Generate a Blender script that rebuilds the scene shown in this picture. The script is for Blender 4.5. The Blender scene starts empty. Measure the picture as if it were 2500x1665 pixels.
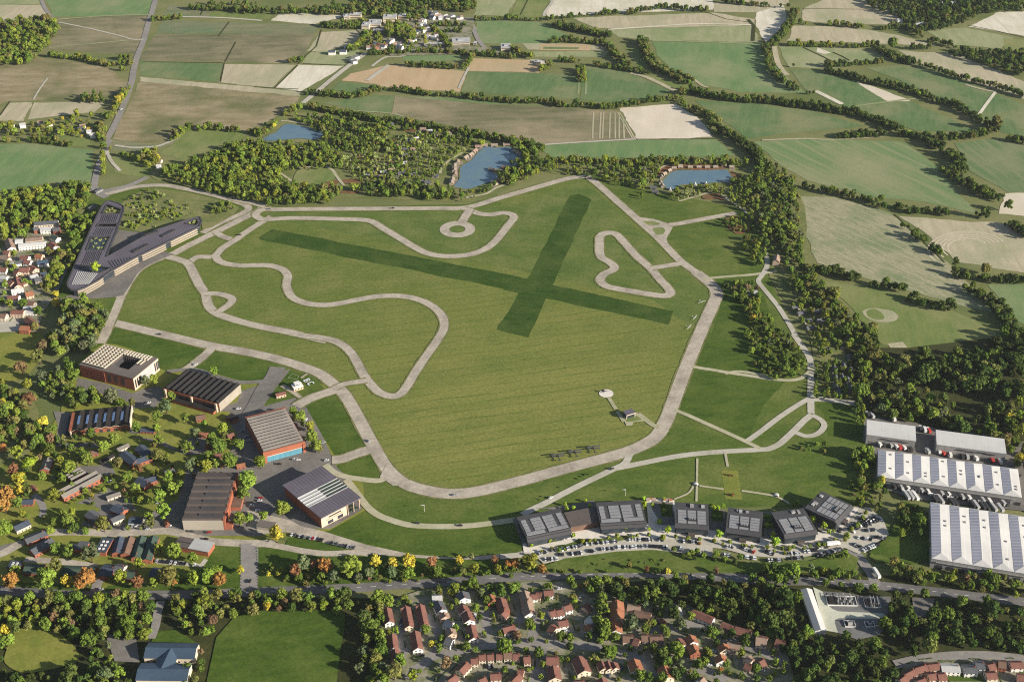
import bpy, bmesh, math, random
from mathutils import Vector, Matrix, noise, geometry
R = math.radians
rnd = random.Random(7)
S = bpy.context.scene
COL = S.collection

# ---------------------------------------------------------------- camera
FOC, PITCH, HGT = 3140.0, R(32.3), 750.0
CX, CY = 1250.0, 832.5
cam_d = bpy.data.cameras.new('camera'); cam = bpy.data.objects.new('camera', cam_d); COL.objects.link(cam)
cam.location = (0, 0, HGT); cam.rotation_euler = (math.pi/2 - PITCH, 0, 0)
cam_d.sensor_width = 36; cam_d.lens = 36*FOC/2500.0
cam_d.clip_start = 5; cam_d.clip_end = 60000
S.camera = cam
cP, sP = math.cos(PITCH), math.sin(PITCH)

def G(x, y, z=0.0):
    """point of the photograph (2500 px wide) on the level z of the real place"""
    dx = (x-CX)/FOC; dy = (CY-y)/FOC
    d = (dx, cP+dy*sP, -sP+dy*cP)
    t = (z-HGT)/d[2]
    return Vector((d[0]*t, d[1]*t, z))

def mpp(y):
    """metres per photograph pixel, across, at height y of the photograph"""
    r = sP + cP*(y-CY)/FOC
    return HGT/(FOC*r)

FR = {'F': (0,0,.9417), 'S': (0,0,1.0),
 'A1': (1230,1180,4.71), 'A2': (1680,1150,4.71), 'A3': (2080,1000,3.733), 'A4': (560,980,4.612),
 'A5': (0,1050,6.818), 'A6': (1320,930,7.127), 'A7': (900,1390,5.7025), 'A8': (1560,380,8.41),
 'B1': (0,500,4.7515), 'B2': (1280,1390,5.703), 'B3': (1580,1420,6.197), 'B4': (620,270,3.364),
 'B5': (840,20,4.906), 'B6': (0,1280,7.136), 'B7': (300,1180,6.532), 'B8': (1950,1420,8.712)}
for r_, y_ in enumerate((0, 410, 820, 1230)):
    for c_, x_ in enumerate((0, 620, 1240, 1860)):
        FR['R%d%d' % (r_, c_)] = (x_, y_, 3.604 if r_ == 3 else 3.68)
def px(f, p):
    o = FR[f]; return (o[0]+p[0]/o[2], o[1]+p[1]/o[2])
def W(f, p, z=0.0):
    a = px(f, p); return G(a[0], a[1], z)
def WL(f, pts, z=0.0): return [W(f, p, z) for p in pts]

# ---------------------------------------------------------------- world and sun
EL, AZ = R(20.5), R(-25)
wd = bpy.data.worlds.new('World'); S.world = wd; wd.use_nodes = True
nt = wd.node_tree; nt.nodes.clear()
sky = nt.nodes.new('ShaderNodeTexSky'); sky.sky_type = 'NISHITA'; sky.sun_disc = False
sky.sun_elevation = EL; sky.sun_rotation = math.pi/2 - AZ; sky.altitude = 100
bg = nt.nodes.new('ShaderNodeBackground'); bg.inputs[1].default_value = SKY_S = 0.064
wo = nt.nodes.new('ShaderNodeOutputWorld')
nt.links.new(sky.outputs[0], bg.inputs[0]); nt.links.new(bg.outputs[0], wo.inputs[0])
sd = bpy.data.lights.new('sun', 'SUN'); sd.energy = 5.0; sd.angle = R(.5); sd.color = (1, .935, .82)
so = bpy.data.objects.new('sun', sd); COL.objects.link(so)
sv = Vector((math.cos(EL)*math.cos(AZ), math.cos(EL)*math.sin(AZ), math.sin(EL)))
so.rotation_euler = sv.to_track_quat('Z', 'Y').to_euler(); so.location = (800, -300, 900)
vs = S.view_settings; vs.view_transform = 'Standard'; vs.look = 'None'; vs.gamma = 1; vs.exposure = 0.93
S.cycles.use_denoising = False; S.cycles.pixel_filter_type = 'BLACKMAN_HARRIS'; S.cycles.filter_width = 1.15
S.cycles.max_bounces = 5; S.cycles.diffuse_bounces = 2; S.cycles.glossy_bounces = 2; S.cycles.transparent_max_bounces = 4
S.render.resolution_x, S.render.resolution_y = 1024, 681

# ---------------------------------------------------------------- materials
def srgb(r, g, b):
    f = lambda c: ((c/255+.055)/1.055)**2.4 if c > 10 else c/255/12.92
    return (f(r), f(g), f(b))
def nn(t, k, **kw):
    n = t.nodes.new(k)
    for a, v in kw.items(): setattr(n, a, v)
    return n
def newmat(name, rough=.85, spec=.25):
    m = bpy.data.materials.new(name); m.use_nodes = True
    t = m.node_tree; b = t.nodes['Principled BSDF']
    b.inputs['Roughness'].default_value = rough
    b.inputs['Specular IOR Level'].default_value = spec
    return m, t, b
def mixc(t, fac, a, b, mode='MIX'):
    n = nn(t, 'ShaderNodeMix', data_type='RGBA', blend_type=mode)
    for s, v in ((n.inputs[0], fac), (n.inputs[6], a), (n.inputs[7], b)):
        if hasattr(v, 'links') or isinstance(v, bpy.types.NodeSocket): t.links.new(v, s)
        elif isinstance(v, (int, float)): s.default_value = v
        else: s.default_value = (*v, 1)
    return n.outputs[2]
def ramp(t, fac, lo, hi):
    n = nn(t, 'ShaderNodeMapRange'); n.inputs[1].default_value = lo; n.inputs[2].default_value = hi
    t.links.new(fac, n.inputs[0]); return n.outputs[0]
def noise_fac(t, vec, scale, detail=4, rough=.6, lo=.35, hi=.65):
    n = nn(t, 'ShaderNodeTexNoise'); n.inputs['Scale'].default_value = scale
    n.inputs['Detail'].default_value = detail; n.inputs['Roughness'].default_value = rough
    t.links.new(vec, n.inputs['Vector']); return ramp(t, n.outputs['Fac'], lo, hi)

def ground_mat(name, c1, c2, c3=None, ang=0, stretch=6, scale=1/30, patch=1/170, fine=.22, line=None, lc=None, lw=.12, dry=None):
    """soil, crop and turf: long streaks along a working direction, wide patches, fine grain, tramlines"""
    m, t, b = newmat(name, .95, .05)
    g = nn(t, 'ShaderNodeNewGeometry')
    mp = nn(t, 'ShaderNodeMapping'); mp.inputs['Rotation'].default_value = (0, 0, -R(ang))
    t.links.new(g.outputs['Position'], mp.inputs['Vector'])
    st = nn(t, 'ShaderNodeMapping'); st.inputs['Scale'].default_value = (1/stretch, 1, 1)
    t.links.new(mp.outputs[0], st.inputs['Vector'])
    c = mixc(t, noise_fac(t, st.outputs[0], scale, 5, .68, .33, .67), c1, c2)
    if c3: c = mixc(t, noise_fac(t, mp.outputs[0], patch, 4, .6, .46, .66), c, c3)
    if dry:     # turf that has dried out round a place: (centre, radius, colour)
        vd = nn(t, 'ShaderNodeVectorMath', operation='DISTANCE'); t.links.new(g.outputs['Position'], vd.inputs[0]); vd.inputs[1].default_value = dry[0]
        fd = ramp(t, vd.outputs['Value'], dry[1]*1.1, dry[1]*.25); fm = nn(t, 'ShaderNodeMath', operation='MULTIPLY'); t.links.new(fd, fm.inputs[0]); t.links.new(noise_fac(t, st.outputs[0], 1/45, 5, .65, .25, .6), fm.inputs[1])
        c = mixc(t, fm.outputs[0], c, dry[2])
    if line:
        sx = nn(t, 'ShaderNodeSeparateXYZ'); t.links.new(mp.outputs[0], sx.inputs[0])
        mo = nn(t, 'ShaderNodeMath', operation='PINGPONG'); mo.inputs[1].default_value = line/2
        wv = nn(t, 'ShaderNodeMath', operation='MULTIPLY_ADD'); t.links.new(noise_fac(t, st.outputs[0], 1/30, 3, .6, 0, 1), wv.inputs[0]); wv.inputs[1].default_value = line*1.1; t.links.new(sx.outputs[1], wv.inputs[2])
        t.links.new(wv.outputs[0], mo.inputs[0])
        f = ramp(t, mo.outputs[0], lw*line, lw*line*.5)
        ml = nn(t, 'ShaderNodeMath', operation='MULTIPLY')
        t.links.new(f, ml.inputs[0]); t.links.new(noise_fac(t, st.outputs[0], scale*.7, 3, .6, .3, .6), ml.inputs[1])
        c = mixc(t, ml.outputs[0], c, lc)
    fn = noise_fac(t, g.outputs['Position'], .35, 5, .75, .3, .7)
    mr = nn(t, 'ShaderNodeMapRange'); mr.inputs[3].default_value = 1-fine; mr.inputs[4].default_value = 1+fine
    t.links.new(fn, mr.inputs[0])
    v = nn(t, 'ShaderNodeVectorMath', operation='SCALE'); t.links.new(c, v.inputs[0]); t.links.new(mr.outputs[0], v.inputs['Scale'])
    t.links.new(v.outputs[0], b.inputs['Base Color'])
    return m

def plain(name, c, c2=None, scale=.4, rough=.8, spec=.25, band=None, bc=None, axis=0, bw=.5, metal=0):
    """painted, brick, tile or metal skin in object space: weathered, with optional seams / courses"""
    m, t, b = newmat(name, rough, spec); b.inputs['Metallic'].default_value = metal
    tc = nn(t, 'ShaderNodeTexCoord')
    c2 = c2 or tuple(v*.72 for v in c)
    o = mixc(t, noise_fac(t, tc.outputs['Object'], scale, 5, .65, .3, .7), c, c2)
    o = mixc(t, noise_fac(t, tc.outputs['Object'], scale*.12, 3, .5, .35, .7), o, tuple(v*.86 for v in c2))
    if band:
        sx = nn(t, 'ShaderNodeSeparateXYZ'); t.links.new(tc.outputs['Object'], sx.inputs[0])
        mo = nn(t, 'ShaderNodeMath', operation='PINGPONG'); mo.inputs[1].default_value = band/2
        t.links.new(sx.outputs[axis], mo.inputs[0])
        o = mixc(t, ramp(t, mo.outputs[0], bw*band*.5, bw*band*.3), o, bc)
    t.links.new(o, b.inputs['Base Color'])
    return m

def leaf_mat():
    m = bpy.data.materials.new('foliage'); m.use_nodes = True; t = m.node_tree; t.nodes.clear()
    a = nn(t, 'ShaderNodeAttribute', attribute_type='INSTANCER', attribute_name='tint')
    tc = nn(t, 'ShaderNodeTexCoord'); oi = nn(t, 'ShaderNodeObjectInfo')
    f = noise_fac(t, tc.outputs['Object'], 9, 4, .75, .3, .7)
    mr = nn(t, 'ShaderNodeMapRange'); mr.inputs[3].default_value = .38; mr.inputs[4].default_value = 1.75
    t.links.new(f, mr.inputs[0])
    v = nn(t, 'ShaderNodeVectorMath', operation='SCALE'); t.links.new(a.outputs['Color'], v.inputs[0]); t.links.new(mr.outputs[0], v.inputs['Scale'])
    d = nn(t, 'ShaderNodeBsdfDiffuse'); tr = nn(t, 'ShaderNodeBsdfTranslucent'); mx = nn(t, 'ShaderNodeMixShader')
    mx.inputs[0].default_value = .22
    t.links.new(v.outputs[0], d.inputs[0]); t.links.new(v.outputs[0], tr.inputs[0])
    t.links.new(d.outputs[0], mx.inputs[1]); t.links.new(tr.outputs[0], mx.inputs[2])
    o = nn(t, 'ShaderNodeOutputMaterial'); t.links.new(mx.outputs[0], o.inputs[0])
    return m

# ---------------------------------------------------------------- mesh and object helpers
class MB:
    def __init__(s): s.v = []; s.f = []; s.mi = []
    def add(s, vs, fs, mi=0):
        k = len(s.v); s.v += [tuple(v) for v in vs]; s.f += [tuple(i+k for i in f) for f in fs]; s.mi += [mi]*len(fs); return s
    def box(s, x0, x1, y0, y1, z0, z1, mi=0):
        return s.add([(x0,y0,z0),(x1,y0,z0),(x1,y1,z0),(x0,y1,z0),(x0,y0,z1),(x1,y0,z1),(x1,y1,z1),(x0,y1,z1)],
            [(3,2,1,0),(4,5,6,7),(0,1,5,4),(1,2,6,5),(2,3,7,6),(3,0,4,7)], mi)
    def prism(s, poly, z0, z1, mi=0):
        a = sum(poly[i-1][0]*p[1]-p[0]*poly[i-1][1] for i, p in enumerate(poly))
        if a < 0: poly = poly[::-1]
        n = len(poly)
        return s.add([(p[0],p[1],z0) for p in poly]+[(p[0],p[1],z1) for p in poly],
            [tuple(range(n))[::-1], tuple(range(n,2*n))]+[(i,(i+1)%n,n+(i+1)%n,n+i) for i in range(n)], mi)
    def profile(s, prof, y0, y1, mi=0):
        """closed x-z outline (counter-clockwise seen from -y) swept along y"""
        n = len(prof)
        return s.add([(p[0],y0,p[1]) for p in prof]+[(p[0],y1,p[1]) for p in prof],
            [tuple(range(n)), tuple(range(n,2*n))[::-1]]+[((i+1)%n,i,n+i,n+(i+1)%n) for i in range(n)], mi)
    def profile_x(s, prof, x0, x1, mi=0):
        """closed y-z outline swept along x"""
        n = len(prof)
        return s.add([(x0,p[0],p[1]) for p in prof]+[(x1,p[0],p[1]) for p in prof],
            [tuple(range(n))[::-1], tuple(range(n,2*n))]+[(i,(i+1)%n,n+(i+1)%n,n+i) for i in range(n)], mi)
    def tube(s, pts, r, n=6, mi=0):
        pts = [Vector(p) for p in pts]; rr = r if isinstance(r, (list, tuple)) else [r]*len(pts)
        k = len(s.v); vs = []
        for i, p in enumerate(pts):
            d = (pts[min(i+1,len(pts)-1)]-pts[max(i-1,0)]).normalized()
            u = d.orthogonal().normalized(); w = d.cross(u)
            vs += [p+(u*math.cos(6.2832*j/n)+w*math.sin(6.2832*j/n))*rr[i] for j in range(n)]
        fs = [(i*n+j, i*n+(j+1)%n, (i+1)*n+(j+1)%n, (i+1)*n+j) for i in range(len(pts)-1) for j in range(n)]
        fs += [tuple(range(n))[::-1], tuple(range((len(pts)-1)*n, len(pts)*n))]
        return s.add(vs, fs, mi)
    def ball(s, c, r, sub=1, jit=0, rd=None, mi=0):
        vs, fs = ICO[sub]
        o = []
        for v in vs:
            q = 1 + (rd.uniform(-jit, jit) if jit else 0)
            o.append((c[0]+v[0]*r[0]*q, c[1]+v[1]*r[1]*q, c[2]+v[2]*r[2]*q))
        return s.add(o, fs, mi)
    def mesh(s, name, mats):
        me = bpy.data.meshes.new(name); me.from_pydata(s.v, [], s.f)
        for m in (mats if isinstance(mats, (list, tuple)) else [mats]): me.materials.append(m)
        if any(s.mi): me.polygons.foreach_set('material_index', s.mi)
        me.update(); return me
    def build(s, name, mats, parent=None, loc=None, rz=0):
        o = bpy.data.objects.new(name, s.mesh(name, mats)); COL.objects.link(o)
        if parent: o.parent = parent
        if loc is not None: o.location = loc
        if rz: o.rotation_euler = (0, 0, rz)
        return o
ICO = {}
for sub in (1, 2, 3):
    b_ = bmesh.new(); bmesh.ops.create_icosphere(b_, subdivisions=sub, radius=1)
    ICO[sub] = ([tuple(v.co) for v in b_.verts], [tuple(v.index for v in f.verts) for f in b_.faces]); b_.free()

def tag(o, label, cat, group=None, kind=None):
    o['label'] = label; o['category'] = cat
    if group: o['group'] = group
    if kind: o['kind'] = kind
    return o
def root(name, label, cat, loc, rz=0, group=None):
    o = bpy.data.objects.new(name, None); COL.objects.link(o); o.empty_display_size = 2
    o.location = loc; o.rotation_euler = (0, 0, rz)
    return tag(o, label, cat, group)
def link_copy(o, parent=None):
    c = o.copy(); COL.objects.link(c)
    if parent: c.parent = parent
    for ch in o.children: link_copy(ch, c)
    return c
def dup(o, loc, rz, label, group=None, scale=None):
    c = link_copy(o); c.location = loc; c.rotation_euler = (0, 0, rz); c['label'] = label
    if group: c['group'] = group
    if scale: c.scale = scale
    return c
def struct(name, mb, mat, label=None):
    o = mb.build(name, mat); o['kind'] = 'structure'
    if label: o['label'] = label
    return o
ORD = 'first second third fourth fifth sixth seventh eighth ninth tenth eleventh twelfth thirteenth fourteenth fifteenth sixteenth seventeenth eighteenth nineteenth twentieth'.split()
PENDING = []    # (object, look, where, group): labels are settled together at the end
def later(o, look, noun, where, cat, group):
    o['category'] = cat; o['group'] = group; PENDING.append((o, look, noun, where))
def settle():
    by = {}
    for o, look, noun, where in PENDING: by.setdefault((look, noun, where), []).append(o)
    for (look, noun, where), os_ in by.items():
        n = len(os_)
        if n == 1: os_[0]['label'] = f'{look} {noun} {where}'; continue
        os_.sort(key=lambda o: o.location[0]/max(o.location[1], 1))
        pl = noun+'es' if noun.endswith(('sh', 'ch')) else noun+'s'
        for i, o in enumerate(os_):
            if n <= 20: o['label'] = f'{ORD[i]} from left of {look} {pl} {where}'
            else: o['label'] = f'{look} {noun} {where}'

LAYER = [0.06]
def nextz(d=.003):
    LAYER[0] += d; return LAYER[0]
def smooth(pts, n=6, closed=False):
    out = []; N = len(pts)
    rng = range(N if closed else N-1)
    for i in rng:
        if closed: p0, p1, p2, p3 = pts[(i-1)%N], pts[i], pts[(i+1)%N], pts[(i+2)%N]
        else: p0, p1, p2, p3 = pts[max(i-1,0)], pts[i], pts[i+1], pts[min(i+2,N-1)]
        for k in range(n):
            t = k/n
            out.append(.5*((2*p1)+(p2-p0)*t+(2*p0-5*p1+4*p2-p3)*t*t+(3*p1-p0-3*p2+p3)*t**3))
    if not closed: out.append(pts[-1])
    return out
def ragged(P, a, step=9):
    o = []
    for i, p in enumerate(P):
        q = P[(i+1) % len(P)]; d = q-p; k = max(1, int(d.length/step)); n = Vector((-d.y, d.x, 0)).normalized()
        for j in range(k):
            r = p+d*(j/k); o.append(r+n*a*(noise.noise(r*.03)*1.3+noise.noise(r*.11)*.7))
    return o
def ribbon(mb, pts, w, z, closed=False, jit=0):
    N = len(pts); L = []; Rr = []
    for i, p in enumerate(pts):
        a = pts[(i-1)%N] if closed or i > 0 else p; b = pts[(i+1)%N] if closed or i < N-1 else p
        d = (b-a); d.z = 0
        if d.length < 1e-6: d = Vector((1,0,0))
        d.normalize(); n = Vector((-d.y, d.x, 0)); ww = (w if not isinstance(w, (list, tuple)) else w[0]+(w[1]-w[0])*i/(N-1))/2
        ww *= 1+(rnd.uniform(-jit, jit) if jit else 0)
        L.append((p.x+n.x*ww, p.y+n.y*ww, z)); Rr.append((p.x-n.x*ww, p.y-n.y*ww, z))
    fs = [(i, N+i, N+(i+1)%N, (i+1)%N) for i in range(N if closed else N-1)]
    fs = [(a, b, c, d) for a, b, c, d in fs]
    mb.add(L+Rr, [tuple(reversed(f)) if False else f for f in fs])
    return mb
def flat(mb, pts, z):
    pts = [(p[0], p[1]) for p in pts]
    a = sum(pts[i-1][0]*p[1]-p[0]*pts[i-1][1] for i, p in enumerate(pts))
    if a < 0: pts = pts[::-1]
    mb.add([(x, y, z) for x, y in pts], [tuple(range(len(pts)))]); return mb
VERGE = []
def verge(P, w, mat, closed):
    if mat not in VERGE: return
    q = []
    for i, p in enumerate(P):
        b = P[(i+1) % len(P)] if (closed or i < len(P)-1) else p
        k = max(1, int((b-p).length/7)); q += [p+(b-p)*(j/k) for j in range(k)]
    if isinstance(w, (list, tuple)): w = w[0]
    struct('verge', ribbon(MB(), q, w+3.2, nextz(), closed, .11), M['verge'])
def road(f, pts, w, mat, name='road', closed=False, n=6, label=None):
    P = smooth(WL(f, pts), n, closed) if n else WL(f, pts)
    verge(P, w, mat, closed)
    return struct(name, ribbon(MB(), P, w, nextz(), closed), mat, label)
def roadw(P, w, mat, name='road', closed=False, n=6, label=None):
    P = smooth(P, n, closed); verge(P, w, mat, closed)
    return struct(name, ribbon(MB(), P, w, nextz(), closed), mat, label)
def area(f, pts, mat, name='field', sm=0, label=None, dz=.003, jag=0):
    P = WL(f, pts)
    if sm: P = smooth(P, sm, True)
    if jag: P = ragged(P, jag)
    return struct(name, flat(MB(), P, nextz(dz)), mat, label)
# ================================================================ ground, fields, tracks, water
M = {}
s_ = srgb
M['base'] = ground_mat('farm_turf', (.145,.16,.055), (.20,.19,.085), (.115,.14,.045), 20, 3, 1/25)
M['air'] = ground_mat('airfield_turf', (.083,.122,.024), (.135,.16,.036), (.155,.165,.046), 14, 4, 1/9, 1/50, .32, 13, (.112,.14,.03), .1, dry=(W('S',(1290,1000)), 330, (.19,.192,.05)))
M['air_n'] = ground_mat('airfield_turf_north', (.072,.114,.024), (.118,.15,.036), (.142,.16,.048), -12, 3, 1/16, 1/45, .3)
M['margin'] = ground_mat('margin_turf', (.06,.098,.017), (.102,.136,.027), (.128,.148,.038), 5, 3, 1/11, 1/50, .28)
M['lush'] = ground_mat('lush_turf', (.042,.078,.011), (.075,.113,.018), (.095,.125,.025), 10, 4, 1/8, 1/45, .26)
M['strip'] = ground_mat('mown_strip', (.027,.058,.009), (.046,.080,.013), (.062,.092,.02), -12, 6, 1/5, 1/40, .3)
M['campus'] = ground_mat('campus_turf', (.175,.185,.034), (.225,.215,.052), (.135,.165,.03), 30, 2, 1/10, 1/50, .22)
M['yard'] = ground_mat('village_yards', (.30,.262,.205), (.20,.19,.12), (.10,.125,.036), 12, 1.5, 1/7, 1/16, .28)
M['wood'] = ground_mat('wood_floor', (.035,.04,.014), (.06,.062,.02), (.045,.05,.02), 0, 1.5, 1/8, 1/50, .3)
M['park'] = ground_mat('park_turf', (.14,.16,.05), (.21,.195,.085), (.11,.135,.04), 0, 1.5, 1/14, 1/50, .25)
M['heath'] = ground_mat('heather', (.15,.075,.04), (.21,.10,.05), (.13,.11,.045), 0, 2, 1/5, 1/15, .3)
# farmland
M['ring'] = ground_mat('turned_soil', (.44,.385,.275), (.48,.42,.31), None, 0, 2, 1/9)
M['teal'] = ground_mat('young_crop', (.11,.185,.072), (.165,.225,.092), (.22,.24,.12), 80, 6, 1/12, 1/110, .16)
M['teal_d'] = ground_mat('dark_crop', (.08,.14,.052), (.135,.188,.076), (.195,.205,.098), 78, 6, 1/10, 1/90, .18)
M['crop_line'] = ground_mat('drilled_crop', (.125,.19,.08), (.175,.22,.095), (.245,.245,.13), 122, 9, 1/9, 1/120, .16, 24, (.22,.235,.115), .14)
M['crop_w'] = ground_mat('right_crop', (.085,.15,.06), (.15,.19,.085), (.21,.215,.11), 104, 10, 1/10, 1/110, .16, 17, (.18,.20,.098), .2)
M['pale_g'] = ground_mat('pale_ley', (.22,.245,.115), (.32,.31,.18), (.185,.23,.10), 84, 6, 1/12, 1/110, .14)
M['tan'] = ground_mat('stubble', (.34,.30,.20), (.46,.395,.275), (.29,.29,.17), 86, 6, 1/10, 1/90, .16, 21, (.36,.315,.205), .12)
M['pink'] = ground_mat('bare_chalk', (.55,.47,.37), (.64,.555,.445), (.50,.445,.33), 84, 5, 1/18, 1/200, .08)
M['white'] = ground_mat('pale_stubble', (.52,.475,.37), (.66,.60,.485), (.44,.415,.30), 88, 6, 1/10, 1/90, .14, 26, (.50,.45,.33), .1)
M['brown'] = ground_mat('brown_ley', (.185,.155,.075), (.33,.265,.165), (.125,.135,.055), 6, 3, 1/16, 1/110, .2)
M['brown_d'] = ground_mat('tilled_olive', (.105,.115,.055), (.215,.185,.11), (.30,.245,.155), 4, 5, 1/16, 1/150, .22)
M['brown_g'] = ground_mat('green_brown_ley', (.115,.15,.07), (.235,.205,.125), (.10,.165,.075), 8, 4, 1/18, 1/130, .2)
M['orange'] = ground_mat('orange_soil', (.40,.28,.16), (.47,.34,.21), (.37,.30,.17), 85, 5, 1/18, 1/120, .1)
M['green'] = ground_mat('meadow', (.115,.16,.045), (.18,.205,.068), (.22,.22,.09), 80, 5, 1/12, 1/90, .16)
M['sward'] = ground_mat('striped_ley', (.19,.21,.105), (.37,.325,.215), (.16,.20,.095), 128, 4, 1/5, 1/70, .22, 14, (.33,.30,.19), .1)
M['track'] = ground_mat('pale_tarmac', (.37,.318,.252), (.44,.385,.31), (.295,.255,.205), 25, 2, 1/6, 1/22, .22)
M['verge'] = ground_mat('worn_verge', (.13,.135,.045), (.20,.185,.085), (.10,.115,.03), 0, 2, 1/4, 1/20, .3)
M['tarmac'] = ground_mat('road_tarmac', (.145,.135,.13), (.185,.17,.16), (.125,.12,.115), 4, 5, 1/5, 1/40, .18)
M['apron'] = ground_mat('apron_concrete', (.16,.145,.128), (.20,.182,.16), (.135,.125,.113), 20, 2, 1/9, 1/40, .18)
M['pale'] = ground_mat('pale_paving', (.60,.54,.465), (.68,.62,.54), (.54,.49,.42), 10, 2, 1/6, 1/30, .12)
M['gravel'] = ground_mat('gravel', (.40,.365,.30), (.47,.43,.355), (.36,.33,.26), 0, 2, 1/6, 1/30, .14)
M['lane'] = ground_mat('lane', (.225,.205,.185), (.275,.25,.228), (.205,.19,.172), 0, 3, 1/5, 1/40, .14)
M['path'] = ground_mat('path_gravel', (.36,.33,.22), (.44,.40,.28), (.30,.29,.17), 0, 2, 1/5, 1/30, .14)
M['cream'] = ground_mat('cream_concrete', (.46,.46,.36), (.52,.51,.41), (.42,.42,.33), 0, 2, 1/6, 1/30, .1)
M['grit'] = ground_mat('grey_chippings', (.15,.145,.14), (.18,.175,.165), (.13,.128,.125), 0, 2, 1/6, 1/30, .2)
m, t, b = newmat('lake_water', .12, .5); b.inputs['Base Color'].default_value = (.075,.15,.235,1)
g = nn(t, 'ShaderNodeNewGeometry'); f = noise_fac(t, g.outputs['Position'], 1/28, 5, .65, .35, .68)
t.links.new(mixc(t, f, (.09,.16,.225), (.13,.195,.205)), b.inputs['Base Color']); M['water'] = m

struct('ground', flat(MB(), [(-3600,-400),(3600,-400),(3600,5600),(-3600,5600)], 0), M['base'], 'rolling sheet of farm turf under everything')

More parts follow.
